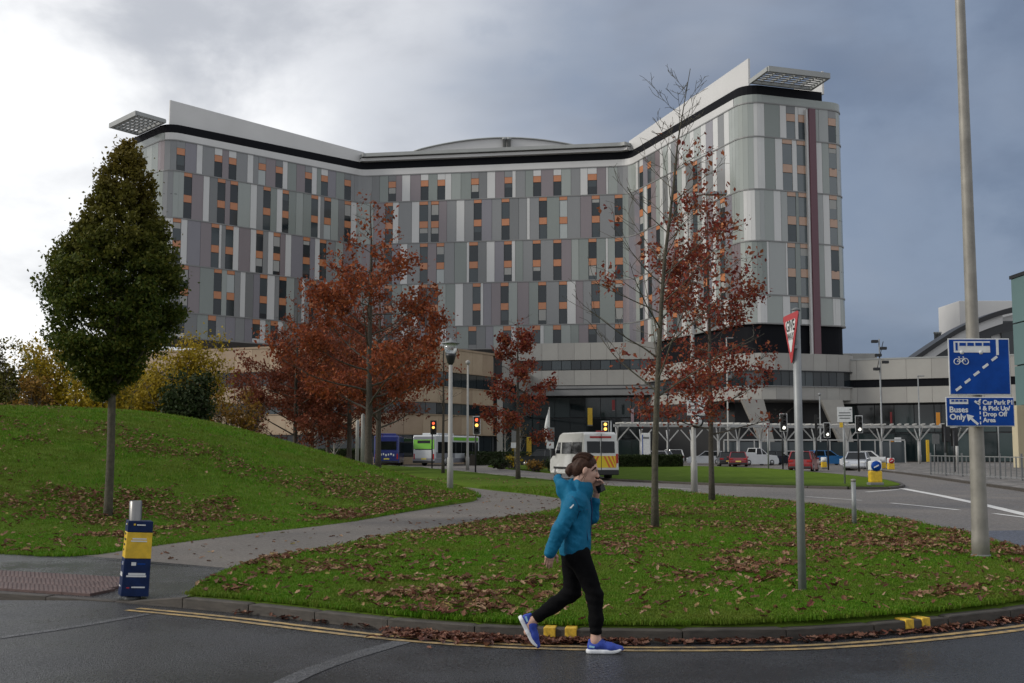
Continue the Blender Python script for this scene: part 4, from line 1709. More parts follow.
L_red = leaf_mat('leaf_red', [(0.23, 0.042, 0.030), (0.16, 0.032, 0.026), (0.27, 0.06, 0.034), (0.28, 0.095, 0.038), (0.12, 0.04, 0.03)], transl=0.3)
L_orange = leaf_mat('leaf_orange', [(0.28, 0.068, 0.026), (0.20, 0.045, 0.022), (0.36, 0.105, 0.034), (0.13, 0.038, 0.022), (0.27, 0.085, 0.036)], transl=0.3)
L_russet = leaf_mat('leaf_russet', [(0.16, 0.042, 0.025), (0.21, 0.06, 0.03), (0.11, 0.034, 0.022), (0.23, 0.08, 0.035)], transl=0.3)
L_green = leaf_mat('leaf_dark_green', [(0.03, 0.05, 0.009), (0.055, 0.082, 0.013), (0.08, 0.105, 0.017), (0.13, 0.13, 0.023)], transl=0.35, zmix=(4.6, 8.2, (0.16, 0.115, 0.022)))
L_yellow = leaf_mat('leaf_yellow', [(0.36, 0.25, 0.018), (0.26, 0.20, 0.02), (0.44, 0.30, 0.025), (0.17, 0.15, 0.02)], transl=0.2)
L_ochre = leaf_mat('leaf_ochre', [(0.22, 0.115, 0.02), (0.17, 0.09, 0.02), (0.28, 0.155, 0.025), (0.11, 0.075, 0.02)], transl=0.2)
L_olive = leaf_mat('leaf_olive', [(0.10, 0.11, 0.025), (0.15, 0.14, 0.03), (0.07, 0.08, 0.02), (0.2, 0.16, 0.04)], transl=0.25)
L_bottle = leaf_mat('leaf_bottle_green', [(0.02, 0.035, 0.012), (0.03, 0.045, 0.015), (0.04, 0.05, 0.02)], transl=0.15)


def mound_hit(px, py):
    d = ray(px, py)
    for Y in np.arange(12, 90, 0.05):
        t = Y / d[1]
        if CAMH + d[2] * t <= mound_h(d[0] * t, Y):
            return Vector((d[0] * t, Y, float(mound_h(d[0] * t, Y))))
    return gnd(px, py, Zl)


# --- the dense conical tree on the mound
def dense_tree(name, loc, H, clear, Rmax, label, seed=3):
    r_ = random.Random(seed)
    root = empty(name, loc, 0, label, 'tree')
    wood = MB()
    wood.tube([(0, 0, -.15), (0.0, 0, .3), (0.01, 0.01, 1.2), (0, 0, clear), (0.05, 0, H * .5), (.1, 0, H * .8), (.12, 0, H * .97)], [.105, .085, .078, .075, .05, .025, .008], 10)
    for i in range(34):
        t = r_.uniform(0.0, 0.75)
        z = clear - .15 + t * (H - clear) * .75
        az = i * 2.4
        bp, br = branch(r_, (0, 0, z), (cos(az), sin(az), 1.1), (1 - t * .6) * Rmax * 1.25, .032 * (1 - t * .6), 5, .12, .05)
        wood.tube(bp, br, 5, cap=False)
    wood.build('trunk', M_bark2, root, recalc=False)
    # the crown: several hundred leaf clumps hung through its volume, denser outside
    nc = 640
    t = rng.random(nc) ** 1.12
    az = rng.uniform(0, 2 * pi, nc)
    pr = np.interp(t, [0, .04, .10, .18, .30, .42, .53, .61, .67, .77, .87, .96, 1.0], [.06, .18, .42, .70, .96, .98, .90, .72, .60, .44, .35, .2, .04]) * Rmax
    rr = pr * (1 - 0.55 * rng.random(nc) ** 1.8) * (0.95 + 0.10 * (vnoise(az * 1.3, t * 5, 1.0, 31) - .5) * 2 + rng.normal(size=nc) * .05)
    cx_, cy_, cz_ = rr * np.cos(az), rr * np.sin(az), clear - .05 + t * (H - clear)
    sz = rng.uniform(.14, .40, nc) * np.clip(pr / Rmax + .25, .45, 1)
    cnt = (sz / .3) ** 2 * 170
    which = np.repeat(np.arange(nc), cnt.astype(int))
    g = rng.normal(size=(len(which), 3))
    g = g / np.linalg.norm(g, axis=1)[:, None] * (rng.random(len(which)) ** .45)[:, None] * sz[which][:, None] * np.array((.9, .9, .62))
    g += rng.normal(size=g.shape) * .018
    P = np.stack([cx_, cy_, cz_], 1)[which] + g
    P[:, 0] += -0.16 + 0.32 * (P[:, 2] - clear) / (H - clear)
    stray = P[rng.integers(0, len(P), len(P) // 9)] + rng.normal(size=(len(P) // 9, 3)) * .11
    P = np.concatenate([P, stray])
    P = P[(P[:, 2] < H + .1) & (P[:, 2] > clear - .1)]
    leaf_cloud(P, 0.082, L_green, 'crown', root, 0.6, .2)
    return root


tb = mound_hit(108, 517)
dense_tree('hornbeam_tree', tb, dep(122, 141, tb.y).z - tb.z, dep(108, 396, tb.y).z - tb.z, abs(dep(185, 280, tb.y).x - dep(37, 280, tb.y).x) / 2 * 0.93,
           'dense dark green conical tree standing on the grass mound')

# --- slender trees on the front lawn
pt = gnd(655, 530, 0.14)
broad_tree('sparse_tree', pt, dep(690, 62, pt.y).z - .1, 0.068, lambda t: 1.75 * (1 - t) ** .55 + .15, 34, L_red, 620, 0.10,
           'tall thin tree with almost bare branches on the front lawn', seed=4, clear=.27, rise=.75, subs=5, twigs=2, cl=.10, lean=(.75, 0), gap=.3,
           leafmask=lambda P, r: ((vnoise(P[:, 0] * 1.0, P[:, 2], 1.6, 44) > .6) & (P[:, 0] > -.2) & (P[:, 2] < 7.2)) | (vnoise(P[:, 0], P[:, 2], 2.6, 45) > .8), droop=.2, wob=.1, bark=M_bark2)
pt = gnd(712, 501, 0.14)
broad_tree('red_tree', pt, dep(716, 186, pt.y).z - .1, 0.085, lambda t: 2.05 * (1 - t) ** .6 + .25, 40, L_red, 8600, 0.115,
           'slim tree with dark red leaves beside the tall lamp post', seed=9, clear=.2, rise=.3, subs=5, twigs=3, cl=.17, gap=.44, droop=.2)
pt = gnd(518, 480, 0.12)
broad_tree('red_tree', pt, dep(522, 310, pt.y).z - .1, 0.12, lambda t: (2.0 if t < .45 else 1.5) * (1 - t) ** .4 + .2, 22, L_red, 4200, 0.17,
           'small red leaved tree with tiered branches in front of the entrance hall', seed=12, clear=.24, rise=.12, subs=5, twigs=2, cl=.17, gap=.42, droop=.2)

# --- the row of orange trees beyond the mound
spec = [((368, 482), 57, 186, .2, 4.1, 0, 11500, 'large orange tree with the thick trunk at the end of the row', 21, .2),
        ((378, 473), 72, 262, .2, 3.4, 2, 9000, 'russet tree right behind the large orange tree', 22, .2),
        ((349, 463), 84, 285, .2, 3.6, 1, 11000, 'russet tree with a straight trunk left of the large orange tree', 23, .2),
        ((328, 456), 90, 284, .2, 4.2, 1, 14000, 'dark red tree beside the white pole behind the mound', 24, .14),
        ((295, 452), 84, 296, .2, 4.6, 2, 16000, 'leftmost dark russet tree of the row behind the mound', 25, .1),
        ((312, 456), 98, 290, .2, 4.0, 2, 12000, 'dark russet tree hidden in the middle of the row', 26, .12)]
for (px, py), Y_, topy, tr, Rm, ci, nl, lab, sd, clr in spec:
    p = onray(px, py, Y_, 0)
    z = float(mound_h(p.x, Y_)) if in_poly(np.array([p.x]), np.array([Y_]), mound_poly)[0] else 0.0
    p.z = z
    ztop = dep(px, topy, Y_).z - z
    broad_tree('oak_tree', p, ztop, tr, lambda t, Rm=Rm: Rm * np.interp(t, [0, .1, .3, .5, .7, .88, 1], [1.05, 1.12, 1.0, .74, .46, .26, .08]), 34,
               [L_orange, L_russet, L_red][ci] if ci != 2 else L_russet, nl, 0.20, lab, seed=sd, group='oak trees in autumn colour', clear=clr, rise=.35, subs=6, twigs=3, cl=.24, gap=.43, droop=.5,
               leafmask=lambda P, r, zt=ztop: rng.random(len(P)) > np.clip((P[:, 2] / zt - .5) * 2.9, 0, .97))

# thin young trees by the bus road
for (px, py), topy, lab, sd, nl in (((397, 463), 330, 'thin young tree in front of the blue bus', 31, 260), ((443, 474), 300, 'bare young tree with few leaves right of the green bus end', 32, 160)):
    p = gnd(px, py, .1)
    broad_tree('young_tree', p, dep(px, topy, p.y).z - .1, .10, lambda t: 1.5 * (1 - t) ** .5 + .2, 16, L_red, nl, .2, lab, seed=sd, clear=.3, rise=.5, subs=4, twigs=2, gap=.4)

# --- yellow shrubs and small trees behind the mound
def bush(name, px, Y_, topy, wpx, m, label, n, seed, base=0.0, leaf=.2, cat='shrub', group=None, squash=1.0):
    r_ = random.Random(seed)
    p = onray(px, 400, Y_, base)
    H = dep(px, topy, Y_).z - base
    Rr = wpx / 2 / F * Y_
    root = empty(name, p, 0, label, cat, group)
    wood = MB()
    ends = []
    for i in range(18):
        az = r_.uniform(0, 2 * pi)
        sl = r_.uniform(.05, 1.0)
        bp, br = branch(r_, (r_.uniform(-.3, .3), r_.uniform(-.3, .3), -.05), (cos(az) * Rr * sl, sin(az) * Rr * sl, H), H * r_.uniform(.65, .98), .06, 6, .1)
        wood.tube(bp, br, 5, cap=False)
        for k in range(2, 7):
            for _ in range(4):
                q, qr = branch(r_, bp[k], (r_.uniform(-1, 1), r_.uniform(-1, 1), r_.uniform(.1, 1)), Rr * r_.uniform(.3, .6), .018, 3, .2)
                wood.tube(q, qr, 3, cap=False)
                ends += q[1:]
    wood.build('trunk', M_bark, root, recalc=False)
    E = np.array([tuple(e) for e in ends])
    rad = np.sqrt(E[:, 0] ** 2 + E[:, 1] ** 2)
    E = E[(rad < Rr * 1.1) & (E[:, 2] < H) & (E[:, 2] > .3)]
    c = E[rng.integers(0, len(E), n)] + rng.normal(size=(n, 3)) * Rr * .16
    g = vnoise(c[:, 0] + c[:, 2] * .7, c[:, 1] + c[:, 2] * .5, 1.1, seed)
    c = c[(g > .3) & (c[:, 2] > .05)]
    leaf_cloud(c, leaf, m, 'crown', root, .65, .2)
    return root


gS = 'shrubs behind the mound'
mb_ = lambda px, Y_: float(mound_h(onray(px, 400, Y_, 0).x, Y_))
for px, Y_, ty, w_, m, lab, n in ((8, 66, 342, 52, L_olive, 'olive green bush at the left edge behind the mound', 5200), (52, 70, 346, 74, L_yellow, 'broad yellow bush left of the conical tree', 7000),
                                  (98, 64, 366, 60, L_yellow, 'low yellow bush right behind the conical tree trunk', 4500), (146, 68, 366, 62, L_yellow, 'low orange-yellow bush right of the conical tree', 5000),
                                  (188, 72, 338, 70, L_yellow, 'tall bright yellow bush in front of the left wing', 7500), (190, 58, 372, 50, L_bottle, 'dark green bush in front of the bright yellow bush', 6500),
                                  (236, 70, 384, 46, L_ochre, 'thin brownish bush beside the russet trees', 1500), (122, 76, 350, 60, L_olive, 'olive bush hidden behind the conical tree', 4500),
                                  (30, 60, 378, 44, L_ochre, 'low brownish bush at the crest of the mound', 3000)):
    bush('bush', px, Y_, ty, w_, m, lab, int(n * 2.2), int(px) + 100, base=mb_(px, Y_) - .02, group=gS, leaf=.19)

# hedges
def hedge(pts, w, h, label, n, m=None):
    m = m or L_bottle
    root = empty('hedge', pts[0], 0, label, 'hedge')
    P = resample(pts, 0.5)
    o0 = Vector(pts[0])
    mbx = MB()
    for a, b in zip(P, P[1:]):
        c = (a + b) / 2 - o0
        d = b - a
        mbx.box((c.x, c.y, h * .42), (d.length + .02, w * .8, h * .84), math.atan2(d.y, d.x))
    mbx.build('branches', M_bark, root)
    t = rng.integers(0, len(P) - 1, n)
    A = np.array([tuple(p - o0) for p in P])
    f = rng.random(n)[:, None]
    c = A[t] * (1 - f) + A[t + 1] * f
    u = rng.uniform(-1, 1, (n, 2))
    side = rng.integers(0, 3, n)
    off = np.where(side == 0, -w / 2, np.where(side == 1, w / 2, u[:, 0] * w / 2))
    zz = np.where(side == 2, h, (u[:, 1] * .5 + .5) * h)
    dd = A[-1] - A[0]
    dd /= np.linalg.norm(dd)
    c[:, 0] += -dd[1] * off
    c[:, 1] += dd[0] * off
    c[:, 2] = np.maximum(.05, zz + rng.normal(size=n) * .06)
    leaf_cloud(c, .16, m, 'foliage', root, .7)
    return root


hedge([gnd(612, 466.5, .16), gnd(682, 466.5, .16)], 1.6, .9, 'clipped dark hedge on the middle lawn behind the van', 9000)
hedge([onray(470, 455, 121, 0), onray(497, 455, 127, 0), onray(527, 455, 128, 0)], 1.5, 1.3, 'dark hedge at the foot of the sandstone block', 7000)
hedge([onray(300, 455, 112, 0), onray(372, 455, 112, 0)], 1.6, 1.6, 'dark hedge behind the trunks of the oak row', 9000)
bush('bush', 501, 92, 461, 24, L_bottle, 'low dark shrub at the tip of the small island', 1200, 301, base=.15, leaf=.2)
bush('bush', 512, 96, 457.5, 22, L_yellow, 'small yellow shrub on the small island', 700, 302, base=.15, leaf=.2)
bush('bush', 536, 84, 464, 26, L_ochre, 'low brown shrub beside the dark parked car', 700, 303, base=.15, leaf=.18)
bush('bush', 553, 84, 461, 20, L_bottle, 'low green shrub in front of the dark parked car', 900, 304, base=.15, leaf=.18)
# pale stemmed bare trees by the sandstone block
M_birch = mat('birch_bark', (0.45, 0.42, 0.37), 0.8, c2=(0.2, 0.18, 0.15), vscale=8)
for px, Y_, ty, lab, sd in ((334, 100, 415, 'bare birch with pale twin stems behind the oak row', 41), (505, 132, 410, 'bare pale stemmed birch by the corner of the sandstone block', 42), (520, 134, 415, 'bare birch left of the small red tree in front of glazing', 43)):
    p = onray(px, 450, Y_, 0)
    broad_tree('birch_tree', p, dep(px, ty, Y_).z, .09, lambda t: 1.3 * (1 - t) + .2, 14, L_ochre, 120, .2, lab, seed=sd, clear=.2, rise=1.2, subs=4, twigs=2, bark=M_birch)
# ------------------------------------------------------------------ street furniture
M_galv = mat('galvanised_steel', (0.25, 0.26, 0.262), rough=0.5, metal=0.3, var=0.14, vscale=4)
M_galvd = mat('weathered_steel', (0.25, 0.235, 0.205), rough=0.55, metal=0.25, var=0.22, vscale=3, detail=7)
M_polewhite = mat('pole_white', (0.31, 0.305, 0.285), rough=0.5, var=0.1, vscale=2)
M_steel = mat('brushed_steel', (0.22, 0.217, 0.21), rough=0.34, metal=1.0, var=0.08, vscale=8)
M_signblue = mat('sign_blue', (0.003, 0.05, 0.27), rough=0.5, spec=0.15, var=0.2, vscale=4, detail=9)
M_signwhite = mat('sign_white', (0.64, 0.65, 0.64), rough=0.45, var=0.12, vscale=9, detail=8)
M_signred = mat('sign_red', (0.42, 0.02, 0.025), rough=0.4)
M_signblack = mat('sign_black', (0.012, 0.012, 0.012), rough=0.5)
M_signgrey = mat('sign_back_grey', (0.15, 0.155, 0.155), rough=0.5, var=0.1)
M_navy = mat('navy_print', (0.008, 0.02, 0.07), rough=0.5, spec=0.15, var=0.3, vscale=9, detail=9)
M_yel = mat('yellow_print', (0.64, 0.41, 0.02), rough=0.45, var=0.2, vscale=9, detail=9)
M_amber = mat('amber_light', (0.9, 0.4, 0.02), emit=(1.0, 0.55, 0.12), estr=1.5)
M_redl = mat('red_light', (0.8, 0.05, 0.02), emit=(1.0, 0.12, 0.05), estr=1.3)
M_whitel = mat('signal_white', (0.9, 0.9, 0.85), emit=(1.0, 0.97, 0.85), estr=1.2)
M_lensoff = mat('lens_off', (0.02, 0.02, 0.02), rough=0.2)
M_glassclear = mat('lantern_glass', (0.6, 0.62, 0.62), rough=0.1, spec=0.5, trans=0.7)


def text_on(parent, body, size, m, loc, rx=pi / 2, rz=0.0, bold=0.0, align='LEFT', ls=1.0, name='lettering', sx=1.0):
    me = text_mesh(body, size, m, name, bold, align, ls)
    return link(name, me, parent, loc, (rx, 0, rz), (sx, 1, 1))


def plate(parent, name, m, x, y, z, w, h, t=0.006, bevel=0.0):
    return MB().box((0, 0, 0), (w, t, h)).build(name, m, parent, (x, y, z), bevel=bevel)


# --- tall steel column with the blue bus lane signs (right foreground)
pb = gnd(981, 558, .13)
cz = lambda y: dep(970, y, pb.y).z - pb.z
col_r = empty('lamp_column', pb, 0, 'tall pale steel lamp column carrying the blue bus lane signs', 'lamp post')
MB().lathe([(0.118, -.1), (0.118, .26), (0.112, .3), (0.104, .9), (0.084, 3.4), (0.067, 8), (.055, 11)], 20).build('pole', M_galvd, col_r)
MB().lathe([(.135, -.1), (.135, .03), (.125, .05)], 16).build('base_collar', M_signgrey, col_r)
mb = MB()
mb.tube([(0, 0, 11), (0.0, 0, 11.3), (0, -.8, 11.5)], [.06, .05, .04], 8)
mb.box((0, -1.1, 11.5), (.3, .7, .12))
mb.build('lamp_head', M_galvd, col_r)
sx = lambda px: dep(px, 380, pb.y - .2).x - pb.x
sg = empty('bus_lane_sign', (pb.x, pb.y - .2, 0), 0, 'blue bus and cycle lane sign on the tall steel column', 'sign')
zc = lambda y: dep(979, y, pb.y - .2).z
x0, x1, z0, z1 = sx(949), sx(1010.5), zc(395), zc(338.5)
W, H = x1 - x0, z1 - z0
plate(sg, 'border', M_signwhite, (x0 + x1) / 2, 0, (z0 + z1) / 2, W, H, .012, .004)
plate(sg, 'panel', M_signblue, (x0 + x1) / 2, -.008, (z0 + z1) / 2, W - .03, H - .03, .008)
MB().box(((x0 + x1) / 2, .05, z0 + H * .75), (W * .8, .04, .05)).box(((x0 + x1) / 2, .05, z0 + H * .25), (W * .8, .04, .05)).box((0, .065, z0 + H * .75), (.27, .1, .06)).box((0, .065, z0 + H * .25), (.27, .1, .06)).build('rail', M_galv, sg)
U = lambda u: x0 + W * u
V = lambda v: z1 - H * v
busm = MB()
busm.box(((U(.09) + U(.68)) / 2, -.0135, (V(.05) + V(.25)) / 2), (W * .59, .004, H * .2))
busm.build('bus_symbol', M_signwhite, sg, bevel=.0)
for i in range(4):
    plate(sg, 'bus_window', M_signblue, U(.235 + i * .13), -.017, V(.105), W * .105, H * .055, .004)
plate(sg, 'bus_door', M_signblue, U(.135), -.017, V(.145), W * .035, H * .14, .004)
for u in (.22, .53):
    MB().lathe([(W * .035, 0), (W * .035, .004)], 16).build('bus_wheel', M_signwhite, sg, (U(u), -.0125, V(.245))).rotation_euler = (pi / 2, 0, 0)
bk_ = MB()
for u in (.135, .275):
    bk_.tube([(U(u) + cos(a) * W * .048, -.014, V(.41) + sin(a) * W * .048) for a in np.linspace(0, 2 * pi, 17)], .006, 5)
for a, b in (((.135, .41), (.175, .36)), ((.175, .36), (.24, .36)), ((.135, .41), (.2, .42)), ((.2, .42), (.24, .36)), ((.275, .41), (.24, .33)), ((.175, .36), (.17, .33)), ((.155, .33), (.185, .33)), ((.225, .33), (.25, .325)), ((.2, .42), (.175, .36))):
    bk_.bar((U(a[0]), -.014, V(a[1])), (U(b[0]), -.014, V(b[1])), .005, .008)
bk_.build('cycle_symbol', M_signwhite, sg)
plate(sg, 'lane_line', M_signwhite, U(.8), -.0135, V(.155), W * .04, H * .28, .004)
for i in range(5):
    ca, cb = (.1 + .15 * i, .92 - .132 * i), (.19 + .15 * i, .85 - .132 * i)
    MB().bar((U(ca[0]), -.0135, V(ca[1])), (U(cb[0]), -.0135, V(cb[1])), .004, .034).build('lane_dash', M_signwhite, sg)

sg2 = empty('direction_sign', (pb.x, pb.y - .2, 0), 0, 'small blue sign reading Buses Only under the bus lane sign', 'sign')
x0, x1, z0, z1 = sx(944.8), sx(1013), zc(426.5), zc(397)
W, H = x1 - x0, z1 - z0
plate(sg2, 'border', M_signwhite, (x0 + x1) / 2, 0, (z0 + z1) / 2, W, H, .012, .004)
plate(sg2, 'panel', M_signblue, (x0 + x1) / 2, -.008, (z0 + z1) / 2, W - .025, H - .025, .008)
MB().box(((x0 + x1) / 2, .05, (z0 + z1) / 2), (W * .8, .04, .05)).box((0, .065, (z0 + z1) / 2), (.27, .1, .06)).build('rail', M_galv, sg2)
text_on(sg2, 'Buses\nOnly', .112, M_signwhite, (U(.045), -.0135, V(.52)), bold=.003, ls=.88)
text_on(sg2, 'Car Park P1\n& Pick Up/\nDrop Off\nArea', 0.086, M_signwhite, (U(.535), -.0135, V(.255)), bold=.0026, ls=.93)
plate(sg2, 'bus_symbol', M_signwhite, U(.19), -.0135, V(.16), W * .27, H * .16, .004)
for i in range(4):
    plate(sg2, 'bus_window', M_signblue, U(.1 + i * .06), -.017, V(.13), W * .045, H * .06, .004)
ar = MB()
ar.bar((U(.46), -.0135, V(.93)), (U(.36), -.0135, V(.73)), .004, .032)
ar.add([(U(.295), -.0155, V(.58)), (U(.405), -.0155, V(.65)), (U(.315), -.0155, V(.83)), (U(.295), -.0115, V(.58)), (U(.405), -.0115, V(.65)), (U(.315), -.0115, V(.83))], [(0, 1, 2), (5, 4, 3), (0, 3, 4, 1), (1, 4, 5, 2), (2, 5, 3, 0)])
ar.build('arrow', M_signwhite, sg2)
for i in range(5):
    plate(sg2, 'lane_dash', M_signwhite, U(.495), -.0135, V(.2 + i * .17), .014, H * .1, .004)
MB().bar((U(.42), -.0135, V(.14)), (U(.5), -.0135, V(.26)), .004, .03).bar((U(.51), -.0135, V(.07)), (U(.46), -.0135, V(.2)), .004, .02).build('lane_symbol', M_signwhite, sg2)

# --- give way sign on its leaning post
pg = gnd(802.5, 594, .12)
gw = empty('give_way_sign', pg, 0, 'give way sign on a grey post on the front lawn', 'sign')
hz = dep(795, 311, pg.y).z - pg.z
MB().tube([(0, 0, -.1), (0, 0, hz * .5), (-.0, 0, hz)], .042, 14).build('post', M_galv, gw)
MB().lathe([(.046, hz), (.046, hz + .02), (.01, hz + .035)], 12).build('post_cap', M_signgrey, gw)
zt = hz - .03
zb_ = dep(795, 365, pg.y).z - pg.z
Hs = zt - zb_
tr = empty_part = None


def tri(name, w, h, cz_, y, m, t=.006):
    mb = MB()
    r = .03
    pts = []
    for cx_, cz2, a0 in ((-w / 2 + r * 1.4, h / 2 - r, 90), (0, -h / 2 + r * 1.6, 210), (w / 2 - r * 1.4, h / 2 - r, 330)):
        for k in range(5):
            a = R(a0 + k * 30)
            pts.append((cx_ + cos(a) * r, cz2 + sin(a) * r))
    n = len(pts)
    mb.add([(x, y, cz_ + z) for x, z in pts] + [(x, y + t, cz_ + z) for x, z in pts], [tuple(range(n)), tuple(range(2 * n - 1, n - 1, -1))] + [(i, n + i, n + (i + 1) % n, (i + 1) % n) for i in range(n)])
    return mb


# the sign is turned away from the viewer: a child board set at an angle
W0 = Hs / 0.86
brd = tri('board', W0, Hs, zb_ + Hs / 2, -.06, M_signred).build('red_board', M_signred, gw)
brd.rotation_euler = (0, 0, R(-89))
face = tri('face', W0 * .66, Hs * .66, zb_ + Hs * .545, -.0635, M_signwhite, .003).build('white_face', M_signwhite, brd)
back = tri('back', W0 * .98, Hs * .98, zb_ + Hs / 2, -.0535, M_signgrey, .004).build('grey_back', M_signgrey, brd)
text_on(brd, 'GIVE', .16, M_signblack, (0, -.064, zb_ + Hs * .665), bold=.003, align='CENTER')
text_on(brd, 'WAY', .105, M_signblack, (0, -.064, zb_ + Hs * .49), bold=.002, align='CENTER')
MB().box((0, -.03, zb_ + Hs * .75), (.12, .05, .04)).box((0, -.03, zb_ + Hs * .35), (.12, .05, .04)).build('bracket', M_galv, brd)

# --- bollard with its printed sleeve (left foreground)
pbol = gnd(133, 597, .03)
bol = empty('steel_bollard', pbol, 0, 'brushed steel bollard standing at the corner of the pavement', 'bollard')
hb = dep(131, 500.5, pbol.y).z - pbol.z
MB().lathe([(.066, -.05), (.066, hb - .012), (.058, hb - .002), (.02, hb)], 24).build('shaft', M_steel, bol)
MB().lathe([(.085, -.03), (.085, .008), (.07, .012)], 20).build('base_flange', M_signgrey, bol)
slv = empty('bollard_sleeve', pbol, R(24), 'navy and yellow printed sleeve around the steel bollard', 'sleeve')
slv.rotation_euler = (R(0), R(3.2), R(24))
hs = dep(133, 520.5, pbol.y).z - pbol.z
w0, w1 = .285, .255


def sleeve(name, m, t0, t1, parent):
    mb = MB()
    a, b = (w0 + (w1 - w0) * t0) / 2, (w0 + (w1 - w0) * t1) / 2
    sq = ((-1, -1), (1, -1), (1, 1), (-1, 1))
    mb.add([(x * a, y * a, .02 + (hs - .02) * t0) for x, y in sq] + [(x * b, y * b, .02 + (hs - .02) * t1) for x, y in sq], [(3, 2, 1, 0), (4, 5, 6, 7), (0, 1, 5, 4), (1, 2, 6, 5), (2, 3, 7, 6), (3, 0, 4, 7)])
    return mb.build(name, m, parent, bevel=.004, seg=1)


sleeve('lower_panel', M_navy, 0, .50, slv)
sleeve('middle_panel', M_yel, .502, .848, slv)
sleeve('upper_panel', M_navy, .85, 1.0, slv)
ww = lambda t: (w0 + (w1 - w0) * t) / 2
for t, u0, u1, h_, m in ((.29, -.62, .66, .022, M_signwhite), (.262, -.75, .72, .018, M_signwhite), (.12, -.3, .68, .014, M_signwhite), (.42, -.45, -.1, .035, M_signwhite), (.42, .0, .6, .012, M_signblue), (.93, -.55, -.4, .02, M_yel), (.925, -.3, .4, .012, M_signwhite), (.745, -.55, .55, .014, M_signwhite), (.715, -.65, .6, .014, M_signwhite)):
    w = ww(t)
    plate(slv, 'printed_line', m, (u0 + u1) / 2 * w, -w - .002, .02 + hs * t, (u1 - u0) * w, h_, .003)
    if t < .5 or t > .9:
        o = plate(slv, 'printed_line', m, -w - .002, (u0 + u1) / 2 * w * .9, .02 + hs * t, (u1 - u0) * w * .9, h_, .003)
        o.rotation_euler = (0, 0, pi / 2)
plate(slv, 'red_stroke', M_signred, -.55 * ww(.11), -ww(.11) - .002, .02 + hs * .113, .03, .012, .003)
for i, t in enumerate((.8, .73, .66, .59)):
    w = ww(t)
    o = plate(slv, 'printed_line', M_signblack, -w - .002, (.1, -.15, .1, .3)[i] * w, .02 + hs * t, (.7, 1.2, .8, .5)[i] * w, .02, .003)
    o.rotation_euler = (0, 0, pi / 2)

# --- small steel marker post on the lawn by the road
pm = gnd(854.5, 526, .13)
mp = empty('marker_post', pm, 0, 'short grey steel post at the edge of the front lawn', 'post')
hm = dep(854, 479.5, pm.y).z - pm.z
MB().tube([(0, 0, -.05), (0, 0, hm)], .045, 12).build('shaft', M_galv, mp)
MB().lathe([(.05, hm - .04), (.05, hm), (.02, hm + .012)], 12).build('cap', M_galvd, mp)


# --- lamp posts
def lantern(px, py, top, label):
    p = gnd(px, py, .13)
    h = dep(px, top, p.y).z - p.z
    r = empty('street_lamp', p, 0, label, 'lamp post')
    MB().lathe([(.1, -.1), (.1, 1.2), (.075, 1.25), (.06, h - .75)], 14).build('pole', M_polewhite, r)
    MB().lathe([(.06, h - .78), (.11, h - .7), (.16, h - .5), (.18, h - .42), (.03, h - .42)], 14).build('lantern_base', M_blackmet, r)
    MB().lathe([(.17, h - .42), (.24, h - .1)], 14).build('lantern_glass', M_glassclear, r)
    MB().lathe([(.28, h - .1), (.3, h - .06), (.06, h), (.02, h + .1)], 14).build('lantern_lid', M_galv, r)
    return r


lantern(450, 496, 341, 'white street lamp with a bowl lantern beside the footpath')


def plain_pole(px, py, Y_, top, r0, label, m, head=None, base=0.0):
    p = onray(px, py, Y_, base)
    h = dep(px, top, Y_).z - base
    r = empty('lamp_column', p, 0, label, 'lamp post')
    MB().lathe([(r0 * 1.4, -.05), (r0 * 1.4, 1.0), (r0, 1.1), (r0 * .7, h)], 10).build('pole', m, r)
    if head == 'arm':
        mb = MB()
        mb.tube([(0, 0, h - .05), (.5, 0, h), (1.1, 0, h)], .05, 6)
        mb.build('arm', m, r)
        MB().box((.95, 0, h + .02), (.75, .28, .12)).build('lamp_head', M_galv, r, bevel=.02)
    elif head == 'spots':
        for i in range(5):
            MB().box(((-.55, .5, -.15, .7, -.4)[i], 0, h - .3 - i * .85), (.75, .5, .35)).build('spot_lamp', M_blackmet, r, bevel=.04)
        MB().bar((-.4, 0, h - 3.9), (.5, 0, h - .3), .07).build('arm', M_blackmet, r)
    elif head == 'ball':
        MB().lathe([(.05, h), (.18, h + .12), (.18, h + .3), (.04, h + .4)], 8).build('lamp_head', m, r)
    elif head == 'short':
        MB().box((.35, 0, h), (.8, .25, .12)).build('lamp_head', M_galv, r, bevel=.02)
    return r


pl = plain_pole(694.5, 495, gnd(694.5, 495.5).y, 194, .085, 'tall white lamp column with camera and speed sign by the red tree', M_polewhite, 'arm', .1)
hz_ = lambda y: dep(694.5, y, pl.location.y).z - .1
plate(pl, 'notice_board', M_signwhite, .08, -.13, (hz_(397.5) + hz_(415.5)) / 2, .64, hz_(397.5) - hz_(415.5), .01, .003)
for k, (u, w) in enumerate(((-.05, .4), (.02, .48), (-.02, .44))):
    plate(pl, 'printed_line', M_signgrey, .08 + u, -.137, hz_(402 + 4 * k), w, .05, .004)
for nm, m, rr_, yy in (('speed_sign', M_signblack, .24, -.13), ('speed_sign_face', M_signwhite, .175, -.142)):
    o = MB().lathe([(rr_, 0), (rr_, .012)], 24).build(nm, m, pl, (.1, yy, hz_(421.5)))
    o.rotation_euler = (pi / 2, 0, 0)
text_on(pl, '5', .30, M_signblack, (.1, -.156, hz_(421.5) - .105), align='CENTER', bold=.006, name='speed_number')
cc = MB()
cc.bar((0, 0, hz_(393)), (-.3, -.05, hz_(393)), .05)
cc.build('camera_arm', M_polewhite, pl)
